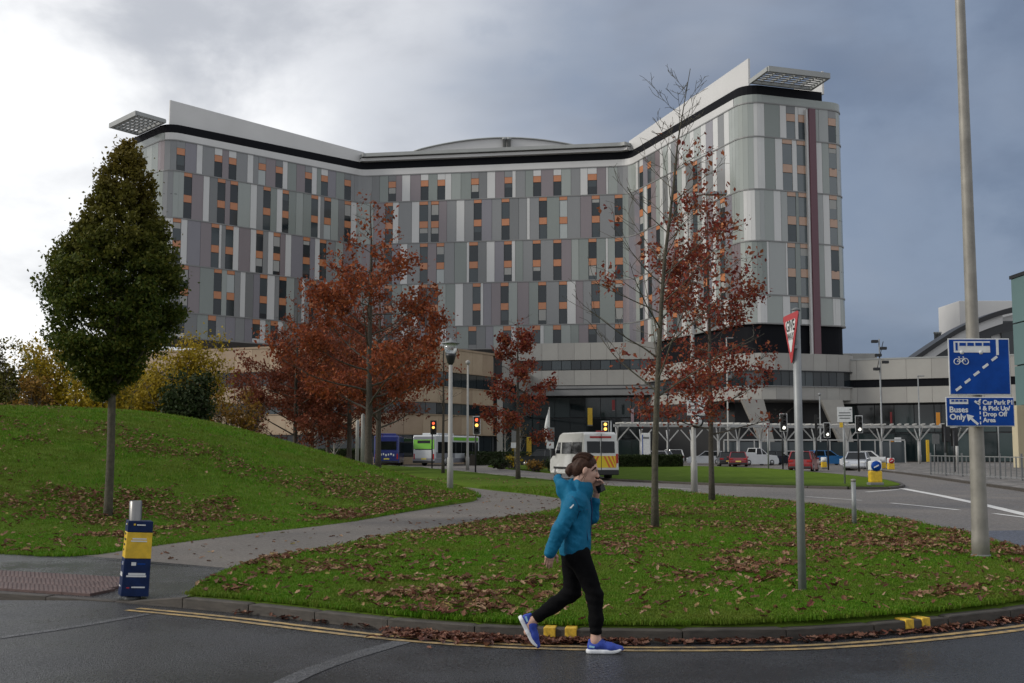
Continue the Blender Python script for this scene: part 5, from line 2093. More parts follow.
MB().box((-.28, -.08, hz_(391)), (.42, .16, .16), .3).box((-.2, -.05, hz_(396)), (.14, .14, .26)).build('camera', M_polewhite, pl, bevel=.02)
plain_pole(467.5, 470, 92, 365, .1, 'slim white lamp column right of the bowl lantern lamp', M_polewhite, 'ball')
plain_pole(882.5, 455, 141, 339, .12, 'tall floodlight mast with staggered spot lamps before the low block', M_galv, 'spots')
plain_pole(920.5, 455, 138, 376, .1, 'slim grey lamp column in front of the low beige block', M_galv, 'short')
plain_pole(821, 455, 138, 396, .1, 'thin grey lamp column behind the red car', M_galv, 'ball')
plain_pole(668.5, 455, 118, 396, .09, 'thin dark lamp column between the two lawn trees', M_blackmet, 'ball')
plain_pole(728.5, 455, 128, 338, .1, 'grey lamp column behind the red tree', M_polewhite, 'short')
for px, py, Y_, lab, tp in ((357, 461, 80, 'left one of two thin white poles beside the oak trunk', 422), (362.5, 466, 72, 'right one of two thin white poles beside the oak trunk', 416), (316, 452, 88, 'white pole among the russet trees', 412)):
    p = onray(px, py, Y_, .05)
    r = empty('flag_pole', p, 0, lab, 'pole')
    h = dep(px, tp, Y_).z
    MB().lathe([(.13, -.1), (.12, h), (.05, h + .1)], 10).build('shaft', M_polewhite, r)
    MB().lathe([(.2, -.1), (.2, .04), (.14, .06)], 10).build('base_plate', M_signgrey, r)


# --- sign posts
def sign_post(name, px, py, Y_, plates, label, top=None, base=.05, r=.04, cat='sign', m=None):
    p = onray(px, py, Y_, base)
    root = empty(name, p, 0, label, cat)
    tt = top if top is not None else min(q[1] for q in plates)
    h = dep(px, tt, Y_).z - base
    MB().tube([(0, 0, -.08), (0, 0, h)], r, 8).build('post', m or M_galv, root)
    MB().lathe([(r * 1.25, h - .03), (r * 1.25, h + .02)], 8).build('post_cap', M_signgrey, root)
    for px0, y0, px1, y1, mm_, nm in plates:
        a, b = dep(px0, y0, Y_ - .08), dep(px1, y1, Y_ - .08)
        plate(root, nm, mm_, (a.x + b.x) / 2 - p.x, -.08, (a.z + b.z) / 2 - base, b.x - a.x, a.z - b.z, .015, .004)
    return root, p


def fix(plates):
    return [(a, b, c, d, m, n) for a, b, c, d, m, n in plates]


r_, p_ = sign_post('notice_sign', 845, 486, gnd(845, 486).y, [(837, 407, 852.5, 422, M_signwhite, 'board'), (839.5, 422.5, 843, 427.5, M_yel, 'yellow_tab')], 'white notice board on a post at the middle lawn', base=.1)
Y_ = p_.y - .1
for k, (a, b, y) in enumerate(((839, 850.5, 412.8), (838.5, 851, 415.5), (839.5, 850, 418.2), (849.5, 851.5, 409.3))):
    q0_, q1_ = dep(a, y, Y_), dep(b, y, Y_)
    plate(r_, 'printed_line', M_signgrey, (q0_.x + q1_.x) / 2 - p_.x, -.092, q0_.z - .1, q1_.x - q0_.x, .045, .004)
sign_post('road_sign', 515, 466, 92, [(511.5, 430, 518.5, 442, M_signgrey, 'back_plate'), (511, 442.5, 519, 448, M_signwhite, 'white_plate')], 'post with grey and white plates left of the parked dark car', base=.1)
sign_post('road_sign', 550.5, 467, 88, [(547.5, 427.5, 554.5, 441.5, M_signgrey, 'back_plate'), (546.5, 442, 554, 448.5, M_signwhite, 'white_plate')], 'post with grey and white plates beside the white van', base=.1)
sign_post('steel_post', 611.5, 471, gnd(611.5, 471).y, [], 'plain grey post right of the white van', top=421, base=.1, cat='post', r=.06)
sign_post('steel_post', 768.5, 469, gnd(768.5, 470).y, [], 'plain grey post on the middle lawn left of the signals', top=420, base=.1, cat='post', r=.06)
sign_post('direction_board', 935, 466, 112, [(932, 434, 939.5, 444, M_signgrey, 'board')], 'grey sign seen from behind left of the railing', base=.1)
sign_post('direction_board', 1000, 474, 78, [(995.5, 405, 1003, 417, M_signgrey, 'board')], 'grey sign seen from behind right of the steel column', base=.1, top=402)

# totem, banners, flag
def totem(px0, py0, px1, py1, Y_, m, label, name='totem_sign', base=0.0, t=.3):
    a, b = dep(px0, py0, Y_), dep(px1, py1, Y_)
    zb2 = base if py1 > 444 else b.z
    root = empty(name, ((a.x + b.x) / 2, Y_, zb2), 0, label, 'sign')
    W_, H_ = b.x - a.x, a.z - zb2
    MB().box((0, 0, H_ / 2), (W_, t, H_)).build('panel', m, root, bevel=.03)
    MB().box((0, 0, H_ * .03 + .02), (W_ * 1.06, t * 1.1, H_ * .06)).build('foot_strip' if base == zb2 else 'lower_rail', M_signgrey, root)
    return root, W_, H_


t_, w_, h_ = totem(641.5, 433, 650.5, 462, 120, M_signwhite, 'white totem sign in front of the glazed entrance hall')
plate(t_, 'printed_line', M_signgrey, 0, -.16, h_ * .85, w_ * .7, h_ * .06, .01)
plate(t_, 'printed_line', M_signblue, -w_ * .42, -.16, h_ * .5, w_ * .1, h_ * .9, .01)
totem(587.5, 408, 592.5, 426, 176, M_yel, 'yellow hanging banner in the dark entrance hall', 'banner', t=.08)
totem(526.5, 437, 531.5, 462, 168, M_yel, 'yellow totem behind the parked dark car', t=.3)
totem(631, 409, 634, 426, 176, mat('pale_pink_print', (.35, .25, .27), .5), 'pale pink hanging banner in the dark entrance hall', 'banner', t=.08)
totem(612, 400, 615, 411, 176, mat('dim_red_print', (.16, .012, .012), .6), 'dim red banner high in the entrance hall', 'banner', t=.08)
totem(936, 412.5, 940.5, 428.5, 146, mat('orange_print', (.62, .25, .02), .5), 'orange hanging banner on the low block', 'banner', t=.08)
totem(889.5, 440, 894, 463, 140, MATS['orange_print'], 'orange totem beside the white board under the canopy', t=.25)
totem(894.5, 437.5, 901.5, 450, 139, M_signwhite, 'white board beside the orange totem', 'board_sign', t=.12)
totem(926, 440, 929.5, 462, 140, M_yel, 'yellow totem under the right end of the canopy', t=.25)
totem(890, 412, 892.5, 428, 148, MATS['dim_red_print'], 'red strip banner on the dark glazing of the low block', 'banner', t=.08)
fl = onray(549.5, 455, 118, 0)
flag = empty('flag', fl, 0, 'white flag hanging limp on a pole before the entrance hall', 'flag')
hf = dep(549.5, 407, 118).z
MB().lathe([(.06, 0), (.05, hf)], 8).build('pole', M_polewhite, flag)
fm = MB()
fv = []
for i in range(9):
    z = hf - .1 - i * .45
    wv = .1 + .42 * sin(pi * i / 9.5)
    fv += [(0.03, -.03 + .05 * sin(i), z), (-wv * .5, .07 * cos(i * 1.3), z - .1), (-wv, -.06 * sin(i * 1.9), z - .25)]
for i in range(8):
    for j in range(2):
        fm.f.append((3 * i + j, 3 * i + j + 1, 3 * i + 4 + j, 3 * i + 3 + j))
        fm.mi.append(0)
        fm.sm.append(True)
fm.v = fv
fl_c = fm.build('cloth', M_signwhite, flag)
sd_ = fl_c.modifiers.new('thick', 'SOLIDIFY')
sd_.thickness = .01

# --- traffic signals
def signal(px, py, Y_, head, lights, label, back=False, yaw=0.0, border=True, base=.05, two=False):
    """head = (x0, y0, x1, y1) pixels of the signal head"""
    p = onray(px, py, Y_, base)
    root = empty('traffic_light', p, 0, label, 'traffic light')
    a, b = dep(head[0], head[1], Y_ - .1), dep(head[2], head[3], Y_ - .1)
    W_, H_ = b.x - a.x, a.z - b.z
    W_ = max(W_, .42)
    cx, cz_ = (a.x + b.x) / 2 - p.x, (a.z + b.z) / 2 - base
    MB().tube([(0, 0, -.08), (0, 0, cz_ + H_ * .35)], .06, 10).build('post', M_blackmet, root)
    hd = MB().box((0, 0, 0), (W_ * .62, .22, H_ * .92)).build('head', M_signblack, root, (cx, -.14 if not back else .14, cz_), bevel=.02)
    hd.rotation_euler = (0, 0, yaw)
    brd = MB().box((0, .06, 0), (W_, .02, H_)).build('backing_board', M_signblack, hd)
    if border and not back:
        f = MB()
        for sx_ in (-1, 1):
            f.box((sx_ * (W_ / 2 - .02), .045, 0), (.045, .012, H_))
            f.box((0, .0445, sx_ * (H_ / 2 - .02)), (W_ - .09, .012, .045))
        f.build('white_border', M_signwhite, hd)
    for i, m in enumerate(lights):
        z = H_ * (.29 - .29 * i)
        rr = W_ * .22
        o = MB().lathe([(rr, 0), (rr * .8, .03), (rr * .2, .045)], 14).build('lamp', m, hd, (0, -.11, z))
        o.rotation_euler = (pi / 2, 0, 0)
        h_ = MB()
        for k in range(7):
            a1, a2 = pi * k / 7, pi * (k + 1) / 7
            h_.add([(cos(a1) * rr * 1.15, -.11, z + sin(a1) * rr * 1.15), (cos(a2) * rr * 1.15, -.11, z + sin(a2) * rr * 1.15), (cos(a2) * rr * 1.1, -.11 - rr * 1.6, z + sin(a2) * rr * 1.1), (cos(a1) * rr * 1.1, -.11 - rr * 1.6, z + sin(a1) * rr * 1.1)], [(0, 1, 2, 3)])
        h_.build('hood', M_signblack, hd, recalc=False)
    return root


X_ = M_lensoff
signal(432, 468, gnd(432, 469).y, (430.5, 420.5, 436.5, 434.5), [M_redl, M_amber, X_], 'traffic light showing red and amber in front of the green bus', border=False)
signal(475.5, 472, gnd(475.5, 473).y, (473, 416, 480.5, 434.5), [M_redl, M_amber, X_], 'white bordered traffic light right of the slim white lamp column')
signal(605.5, 474, 80, (601.5, 421, 609, 437), [M_amber, M_amber, X_], 'amber traffic light standing behind the white van')
signal(783, 470, gnd(783, 470).y, (779.5, 413.5, 787.5, 431.5), [X_, X_, M_whitel], 'white bordered traffic light left of the red car')
signal(828.5, 470, gnd(828.5, 470).y, (823.5, 422.5, 830.5, 437.5), [X_, X_, M_whitel], 'smaller white bordered traffic light right of the red car')
signal(817, 470, 95, (813.5, 414, 818.5, 438), [X_, X_, X_], 'black traffic light turned sideways beside the smaller one', border=False, yaw=R(75))
signal(859, 471, gnd(859, 471.5).y, (855, 415.5, 863, 433), [X_, X_, M_whitel], 'white bordered traffic light in front of the silver car')
signal(946, 473, 83, (943, 424, 952, 442), [], 'black traffic light seen from behind left of the steel column', back=True)
signal(955, 474, 80, (952, 428, 960, 446), [], 'black traffic light seen from behind next to the steel column', back=True)

# --- keep left bollards
def traffic_bollard(px, py, Y_, w, h, label, disc, base=.1):
    p = onray(px, py, Y_, base)
    root = empty('traffic_bollard', p, 0, label, 'bollard')
    MB().box((0, 0, h * .06), (w * 1.15, .5, h * .12)).build('plinth', M_signgrey, root, bevel=.03)
    MB().box((0, 0, h * .35), (w, .36, h * .48)).build('lower_body', M_yel, root, bevel=.05)
    MB().box((0, 0, h * .79), (w, .36, h * .4)).build('upper_body', M_signwhite, root, bevel=.07, seg=3)
    o = MB().lathe([(w * .42, 0), (w * .42, .02)], 20).build('disc', disc, root, (0, -.18, h * .78))
    o.rotation_euler = (pi / 2, 0, 0)
    MB().bar((-w * .2, -.205, h * .72), (w * .2, -.205, h * .82), .01, w * .1).build('disc_mark', M_signwhite, root)
    return root


pk = gnd(876, 488)
traffic_bollard(875.5, 488, pk.y + .4, .52, 1.05, 'yellow and white keep left bollard at the tip of the middle lawn', M_signblue)
traffic_bollard(891, 470, gnd(891, 471).y, .5, 1.0, 'yellow bollard with a red disc beyond the middle lawn', M_signred, 0)
traffic_bollard(883, 469, gnd(883, 470.5).y + 3, .45, 1.0, 'white and yellow bollard left of the red disc bollard', M_signwhite, 0)
traffic_bollard(824, 469, 99, .45, 1.0, 'pale yellow bollard beside the blue car', M_signwhite, 0)
traffic_bollard(867, 470, 98, .5, 1.1, 'pale yellow bollard right of the silver car', M_yel, 0)

# --- railing on the far pavement
ra, rb = gnd(931, 474.5, .11), gnd(1060, 483.5, .11)
rail = empty('pedestrian_railing', ra, 0, 'grey steel pedestrian railing on the far pavement', 'railing')
n = 26
d = rb - ra
for i in range(n + 1):
    q = d * i / n
    link('post' if i % 4 == 0 else 'bar', unit_box(M_signgrey), rail, (q.x, q.y, .62 if i % 4 else .66), None, (.05 if i % 4 else .09, .05, 1.1 if i % 4 else 1.32))
for z in (.12, 1.14):
    MB().bar(Vector((0, 0, z)), Vector((d.x, d.y, z)), .04, .05).build('rail', M_galv, rail)

# --- white entrance canopy with forked columns
M_canw = mat('canopy_white', (0.42, 0.42, 0.405), rough=0.5, var=0.06)
cano = empty('entrance_canopy', (0, 0, 0), 0, 'long white canopy on forked white columns before the entrance', 'canopy')
cols_px = [(617, 122), (641, 136), (668, 140), (692, 138), (718.5, 124), (738, 126), (760.5, 128), (786, 129), (815, 130), (847.5, 130), (881, 130), (919, 129), (957, 128)]
ZC = 4.1
cpts = []
for px, Y_ in cols_px:
    p = onray(px, 450, Y_, 0)
    cpts.append(p)
    c = MB()
    c.tube([(0, 0, 0), (0, 0, 2.7)], .16, 8)
    for s in (-1, 1):
        c.bar((0, 0, 2.5), (s * 1.3, 0, ZC - .1), .12)
        c.bar((0, 0, 2.5), (0, s * 1.3, ZC - .1), .11)
    c.build('column', M_canw, cano, p)
for i in list(range(4, len(cpts) - 1)) + [0]:
    a, b = (cpts[i], cpts[i + 1]) if i else (cpts[0], cpts[4])
    up = Vector((0, 0, ZC + .1))
    dv = (b - a).normalized()
    nv = Vector((-dv.y, dv.x, 0))
    for s in (-1.3, 1.3):
        MB().bar(a + nv * s + up, b + nv * s + up, .14, .26).build('beam', M_canw, cano)
    k = max(2, int((b - a).length / .8))
    for j in range(k):
        q = a.lerp(b, (j + .5) / k) + up + Vector((0, 0, .26))
        link('roof_slat', unit_box(M_canw), cano, q, (0, 0, math.atan2(nv.y, nv.x)), (3.4, .22, .14))

# glazed pavilion screen behind the canopy
scr = empty('entrance_screen', (0, 0, 0), 0, 'white framed glass screen behind the forked columns', 'screen')
sa, sb_ = onray(724, 450, 136, 0), onray(905, 450, 137, 0)
for i in range(13):
    q = sa.lerp(sb_, i / 12)
    link('mullion', unit_box(M_canw), scr, (q.x, q.y, 1.35), None, (.14, .14, 2.7))
    if i < 12:
        q2 = sa.lerp(sb_, (i + .5) / 12)
        link('pane', unit_box(G_mid), scr, (q2.x, q2.y, 1.3), None, ((sb_ - sa).length / 12 - .16, .04, 2.5))
MB().bar(sa + Vector((0, 0, 2.78)), sb_ + Vector((0, 0, 2.78)), .16, .16).build('top_rail', M_canw, scr)

# ------------------------------------------------------------------ vehicles
M_tyre = mat('tyre_rubber', (0.012, 0.012, 0.012), rough=0.8)
M_rim = mat('wheel_rim', (0.4, 0.4, 0.4), rough=0.35, metal=0.8)
M_autoglass = mat('auto_glass', (0.008, 0.01, 0.011), rough=0.06, spec=0.35)
M_taillight = mat('tail_light', (0.35, 0.012, 0.012), rough=0.25)
M_headlight = mat('head_light', (0.7, 0.72, 0.72), rough=0.15)
M_plate = mat('number_plate', (0.65, 0.55, 0.12), rough=0.5)
M_trimb = mat('black_trim', (0.02, 0.02, 0.021), rough=0.6)


def paint(name, c, metal=0.0):
    return mat('paint_' + name, c, rough=0.3, spec=0.5, metal=metal, coat=0.5, var=0.04, vscale=2)


def wheel(root, x, y, r, w):
    s = 1 if y > 0 else -1
    t = MB().lathe([(r * .6, -w / 2), (r * .92, -w / 2), (r, -w / 2 + .03), (r, w / 2 - .03), (r * .92, w / 2), (r * .6, w / 2)], 18).build('wheel', M_tyre, root, (x, y, r))
    t.rotation_euler = (pi / 2, 0, 0)
    rim = MB().lathe([(r * .62, 0), (r * .55, .02), (r * .2, .035), (r * .1, .05)], 14).build('rim', M_rim, t, (0, 0, -s * w / 2 * 1.0))
    rim.rotation_euler = (0 if s < 0 else pi, 0, 0)
    return t


def car(name, loc, heading, pm, label, L=4.3, W=1.76, H=1.48, style='hatch', cat='car', group=None):
    """x forward; origin on the ground in the middle"""
    root = empty(name, loc, heading, label, cat, group)
    wb = L * .6
    r = .31
    h0, hb = .2, H * .6
    hood = H * .63
    low = [(-L / 2, .35), (-L / 2 - .0, .55), (-L / 2 + .04, hb), (L * .18, hb + .02), (L / 2 - .25, hood * .86), (L / 2 - .03, .58), (L / 2, .32), (L / 2 - .1, h0), (-L / 2 + .1, h0)]
    mb = MB()
    n = len(low)
    v = []
    for yy, k in ((-W / 2, .96), (-W / 2 * .8, 1.0), (W / 2 * .8, 1.0), (W / 2, .96)):
        v += [(x * k, yy, z) for x, z in low]
    f = []
    for s in range(3):
        for i in range(n):
            f.append((s * n + i, s * n + (i + 1) % n, (s + 1) * n + (i + 1) % n, (s + 1) * n + i))
    f += [tuple(range(n)), tuple(range(4 * n - 1, 3 * n - 1, -1))]
    mb.add(v, f)
    mb.build('body', pm, root, bevel=.05)
    if style == 'hatch':
        gb_, gt = [(-L / 2 + .08, hb - .02), (L * .2, hb)], [(-L / 2 + .42, H - .03), (L * .02, H - .03)]
    elif style == 'suv':
        gb_, gt = [(-L / 2 + .06, hb - .02), (L * .22, hb)], [(-L / 2 + .22, H - .03), (L * .06, H - .03)]
    elif style == 'pickup':
        gb_, gt = [(-L * .1, hb - .02), (L * .22, hb)], [(-L * .06, H - .03), (L * .06, H - .03)]
    else:
        gb_, gt = [(-L * .36, hb - .02), (L * .2, hb)], [(-L * .2, H - .03), (L * .02, H - .03)]
    wb_, wt = W / 2 * .93, W / 2 * .74
    g = MB()
    g.add([(gb_[0][0], -wb_, gb_[0][1]), (gb_[1][0], -wb_, gb_[1][1]), (gb_[1][0], wb_, gb_[1][1]), (gb_[0][0], wb_, gb_[0][1]),
           (gt[0][0], -wt, gt[0][1]), (gt[1][0], -wt, gt[1][1]), (gt[1][0], wt, gt[1][1]), (gt[0][0], wt, gt[0][1])],
          [(3, 2, 1, 0), (4, 5, 6, 7), (0, 1, 5, 4), (1, 2, 6, 5), (2, 3, 7, 6), (3, 0, 4, 7)])
    g.build('windows', M_autoglass, root, bevel=.05)
    MB().box(((gt[0][0] + gt[1][0]) / 2, 0, H - .02), (gt[1][0] - gt[0][0] + .1, wt * 2 + .04, .06)).build('roof', pm, root, bevel=.025)
    pil = MB()
    for s in (-1, 1):
        pil.bar((gb_[0][0], s * wb_, gb_[0][1]), (gt[0][0], s * wt, gt[0][1]), .09)
        pil.bar((gb_[1][0], s * wb_, gb_[1][1]), (gt[1][0], s * wt, gt[1][1]), .07)
        xm = (gb_[0][0] + gb_[1][0]) / 2
        pil.bar((xm, s * (wb_ + .005), hb), (xm - .02, s * (wt + .005), H - .04), .08)
    pil.build('pillars', pm, root)
    if style == 'pickup':
        MB().box((-L * .3, 0, hb + .12), (L * .38, W * .92, .3)).build('load_cover', pm, root, bevel=.04)
    for sx_ in (-1, 1):
        for s in (-1, 1):
            wheel(root, sx_ * wb / 2 + .02, s * (W / 2 - .1), r, .22)
    for s in (-1, 1):
        MB().box((-L / 2 + .03, s * W * .38, hb * .86), (.1, W * .2, .16)).build('tail_light', M_taillight, root, bevel=.02)
        MB().box((L / 2 - .12, s * W * .36, .66), (.2, W * .2, .14)).build('headlight', M_headlight, root, bevel=.03)
        MB().box((L * .17, s * (W / 2 + .08), hb + .06), (.12, .18, .13)).build('mirror', pm, root, bevel=.03)
    MB().box((-L / 2 - .01, 0, .52), (.03, .52, .12)).build('number_plate', M_plate, root)
    MB().box((L / 2 + .005, 0, .45), (.03, .52, .12)).build('number_plate', M_signwhite, root)
    MB().box((-L / 2 + .02, 0, .32), (.1, W * .92, .16)).build('bumper', M_trimb, root, bevel=.03)
    return root


P_red, P_dred, P_white, P_black = paint('red', (.24, .012, .016)), paint('dark_red', (.20, .012, .02)), paint('white', (.62, .63, .63)), paint('black', (.012, .013, .017))
P_blue, P_silver, P_grey = paint('blue', (.015, .13, .33)), paint('silver', (.45, .47, .5), .3), paint('grey', (.13, .14, .15), .3)
gp = lambda px, py: gnd(px, py, 0)
at_ = lambda px, Y_: onray(px, 465, Y_, -.004)
car('parked_car', at_(804, 88), R(68), P_red, 'red car seen from behind waiting at the traffic lights', style='hatch', H=1.5)
car('parked_car', at_(738, 113), R(80), P_dred, 'dark red car parked under the left end of the canopy', style='saloon', H=1.42)
car('parked_car', at_(727, 116), R(84), P_black, 'black car parked left of the dark red car', style='saloon', H=1.42)
car('pickup', at_(755, 121), R(25), P_white, 'white pickup parked right of the dark red car', L=4.9, W=1.85, H=1.8, style='pickup', cat='pickup')
car('parked_car', at_(776, 126), R(30), P_black, 'black car parked right of the white pickup', style='hatch', H=1.5)
car('parked_car', at_(828, 124), R(8), P_blue, 'bright blue car behind the smaller traffic light', style='hatch', H=1.55)
car('parked_car', at_(857, 92), R(-112), P_silver, 'silver car facing the viewer behind the bordered traffic light', style='hatch', H=1.45)
car('parked_car', at_(863, 112), R(160), P_white, 'white car behind the silver car', style='saloon', H=1.5)
car('parked_car', at_(541, 112), R(165), P_black, 'black car parked by the small shrub island', style='suv', H=1.62)
car('parked_car', at_(653, 124), R(150), P_silver, 'pale silver car behind the clipped hedge near the totem', style='hatch', H=1.5)
car('parked_car', at_(672, 128), R(95), P_white, 'white car behind the clipped hedge between the lawn trees', style='suv', H=1.65)
car('parked_car', at_(706, 130), R(170), P_silver, 'silver car half hidden behind the tall lamp column', style='hatch', H=1.48)
car('parked_car', at_(788, 133), R(170), P_white, 'white car behind the waiting red car', style='hatch', H=1.5)

# --- the white van with hazard chevrons on its back doors
vr = gnd(601.5, 480.5)
yaw_v = R(90 + 17)
dv = Vector((cos(yaw_v), sin(yaw_v), 0))
van = empty('van', vr + dv * 2.75, yaw_v, 'white high roof van with red and yellow rear chevrons', 'van')
VL, VW, VH = 5.5, 2.0, 2.55
prof = [(-VL / 2, .45), (-VL / 2 + .02, 1.3), (-VL / 2 + .12, VH - .12), (-VL / 2 + .3, VH), (VL * .16, VH), (VL * .24, VH - .12), (VL * .37, 1.38), (VL * .49, 1.08), (VL / 2, .8), (VL / 2, .4), (VL / 2 - .1, .28), (-VL / 2, .28)]
mb = MB()
n = len(prof)
v = []
for yy, kk in ((-1, .0), (1, .0)):
    v += [(x, yy * VW / 2 * (1 if z < 1.35 else 1 - .1 * (z - 1.35) / 1.2), z) for x, z in prof]
mb.add(v, [tuple(range(n)), tuple(range(2 * n - 1, n - 1, -1))] + [(i, i + n, (i + 1) % n + n, (i + 1) % n) for i in range(n)])
M_vanw = paint('van_white', (.58, .58, .555))
mb.build('body', M_vanw, van, bevel=.06)
zy = lambda z: VW / 2 * (1 if z < 1.35 else 1 - .1 * (z - 1.35) / 1.2)
for s in (-1, 1):
    for x0_, x1_ in ((-2.35, -.9), (-.8, .75), (.95, 1.75)):
        g = MB()
        z0_, z1_ = 1.4, 2.02
        x1t = x1_ if x1_ < 1.5 else 1.42
        y0_, y1_ = s * (zy(z0_) + .006), s * (zy(z1_) + .006)
        g.add([(x0_, y0_, z0_), (x1_, y0_, z0_), (x1t, y1_, z1_), (x0_, y1_, z1_), (x0_, y0_ - s * .03, z0_), (x1_, y0_ - s * .03, z0_), (x1t, y1_ - s * .03, z1_), (x0_, y1_ - s * .03, z1_)],
              [(0, 1, 2, 3), (7, 6, 5, 4), (0, 4, 5, 1), (1, 5, 6, 2), (2, 6, 7, 3), (3, 7, 4, 0)])
        g.build('side_window', M_autoglass, van)
    MB().box((1.7, s * 1.14, 1.45), (.12, .22, .34)).build('mirror', M_trimb, van, bevel=.03)
    MB().box((-VL / 2 + .02, s * .9, 1.15), (.06, .12, .5)).build('tail_light', M_taillight, van, bevel=.015)
    MB().box((-.2, s * (VW / 2 + .012), .62), (VL * .8, .03, .12)).build('side_trim', M_trimb, van)
    MB().box((VL / 2 - .05, s * .75, .85), (.15, .35, .22)).build('headlight', M_headlight, van, bevel=.03)
    for sx_ in (-1.5, 1.75):
        wheel(van, sx_, s * .86, .36, .25)
for s in (-1, 1):
    o = MB().box((0, 0, 0), (.03, .74, .62)).build('rear_window', M_autoglass, van, (-VL / 2 + .05, s * .41, 1.75), bevel=.01)
    o.rotation_euler = (0, R(5), 0)
M_chevy, M_chevr = mat('chevron_yellow', (.75, .55, .02), .4), mat('chevron_red', (.65, .14, .02), .4)
pn = MB().box((0, 0, 0), (.012, 1.7, .62)).build('chevron_board', M_chevy, van, (-VL / 2 + .0, 0, .98))
for s in (-1, 1):
    for k in range(4):
        y_ = s * (.12 + .22 * k)
        c = MB()
        a_, b_ = y_, y_ + s * .11
        sk = -s * .0
        c.add([(-.009, a_, .3), (-.009, b_, .3), (-.009, min(max(b_ + s * .3, -.84), .84), -.3), (-.009, min(max(a_ + s * .3, -.84), .84), -.3),
               (-.0055, a_, .3), (-.0055, b_, .3), (-.0055, min(max(b_ + s * .3, -.84), .84), -.3), (-.0055, min(max(a_ + s * .3, -.84), .84), -.3)],
              [(0, 1, 2, 3), (7, 6, 5, 4), (0, 4, 5, 1), (1, 5, 6, 2), (2, 6, 7, 3), (3, 7, 4, 0)])
        c.build('chevron_stripe', M_chevr, pn)
MB().box((-VL / 2 - .05, 0, .42), (.16, 1.9, .28)).build('rear_bumper', M_trimb, van, bevel=.04)
MB().box((-VL / 2 + .1, 0, VH + .03), (.12, .5, .07)).build('beacon', M_taillight, van, bevel=.02)
MB().box((-VL / 2 - .005, 0, 1.5), (.02, .03, 1.9)).build('door_gap', M_trimb, van)
MB().box((-VL / 2 + .09, 0, 2.28), (.02, 1.2, .1)).build('printed_line', M_taillight, van)
g = MB()
g.add([(1.36, -.86, 2.3), (1.36, .86, 2.3), (2.05, .93, 1.4), (2.05, -.93, 1.4), (1.33, -.86, 2.27), (1.33, .86, 2.27), (2.02, .93, 1.37), (2.02, -.93, 1.37)], [(0, 1, 2, 3), (7, 6, 5, 4), (0, 4, 5, 1), (1, 5, 6, 2), (2, 6, 7, 3), (3, 7, 4, 0)])
g.build('windscreen', M_autoglass, van)


# --- buses
def bus(loc, heading, label, body, rear, skirt, L=11.5, W=2.5, H=3.05, extra=None):
    root = empty('bus', loc, heading, label, 'bus')
    MB().box((0, 0, .3 + (H - .3) / 2), (L, W, H - .3)).build('body', body, root, bevel=.16, seg=3)
    MB().box((0, 0, .55), (L + .01, W + .012, .5)).build('skirt', skirt, root, bevel=.05)
    for s in (-1, 1):
        k = 7
        for i in range(k):
            x = -L / 2 + .6 + (L - 1.0) * (i + .5) / k
            MB().box((0, 0, 0), ((L - 1.0) / k - .06, .03, 1.15)).build('side_window', M_autoglass, root, (x, s * (W / 2 + .006), 1.85), bevel=.01)
        for x in (-L * .28, L * .27):
            wheel(root, x, s * (W / 2 - .14), .48, .3)
        MB().box((-L / 2 + .0, s * (W / 2 - .18), .95), (.05, .14, .55)).build('tail_light', M_taillight, root, bevel=.02)
    MB().box((-L / 2 - .008, 0, 2.05), (.03, W * .78, .85)).build('rear_window', M_autoglass, root, bevel=.02)
    MB().box((-L / 2 - .006, 0, 1.15), (.03, W * .8, .7)).build('engine_cover', rear, root, bevel=.02)
    MB().box((-L / 2 - .02, 0, .72), (.02, .55, .13)).build('number_plate', M_plate, root)
    MB().box((-L / 2 - .02, 0, .42), (.1, W * .95, .22)).build('rear_bumper', M_trimb, root, bevel=.03)
    MB().box((L / 2 + .008, 0, 1.9), (.03, W * .9, 1.4)).build('windscreen', M_autoglass, root, bevel=.02)
    MB().box((-L * .2, 0, H + .1), (L * .35, W * .7, .25)).build('roof_pod', body, root, bevel=.06)
    return root


P_busblue, P_busgreen, P_buswhite, P_busgrey = paint('bus_blue', (.018, .03, .17)), paint('bus_green', (.16, .46, .03)), paint('bus_white', (.5, .52, .53)), paint('bus_grey', (.2, .205, .23))
bb = bus(onray(389.5, 465, 116 + 5, -.004), R(93), 'dark blue bus seen from behind between the oak trunks', P_busblue, P_busblue, P_busblue)
for k in range(7):
    MB().box((-11.5 / 2 - .026, .8 - .25 * k, 1.15 + .05 * (k % 3 - 1)), (.012, .17 if k % 2 else .12, .2)).build('printed_stroke', M_signwhite, bb)
hd_ = R(69)
pr_ = onray(424, 465, 116, -.004)
dv2 = Vector((cos(hd_), sin(hd_), 0))
gbus = bus(pr_ + dv2 * 5.7, hd_, 'white and grey bus with bright green rear end by the sandstone block', P_buswhite, P_buswhite, P_busgrey, H=3.1)
MB().box((-11.5 / 2 - .018, 0, 2.18), (.02, 2.3, .95)).build('green_panel', P_busgreen, gbus, bevel=.02)
MB().box((-11.5 / 2 - .035, 0, 2.42), (.02, 1.4, .28)).build('rear_display', M_autoglass, gbus)
MB().box((-11.5 / 2 - .02, 0, 2.8), (.02, 2.2, .3)).build('grey_panel', P_busgrey, gbus)
for s in (-1, 1):
    MB().box((2.0, s * 1.262, 2.75), (6.5, .012, .32)).build('green_band', P_busgreen, gbus)
    MB().box((-3.2, s * 1.262, 1.1), (4.6, .012, .6)).build('grey_side_panel', P_busgrey, gbus)
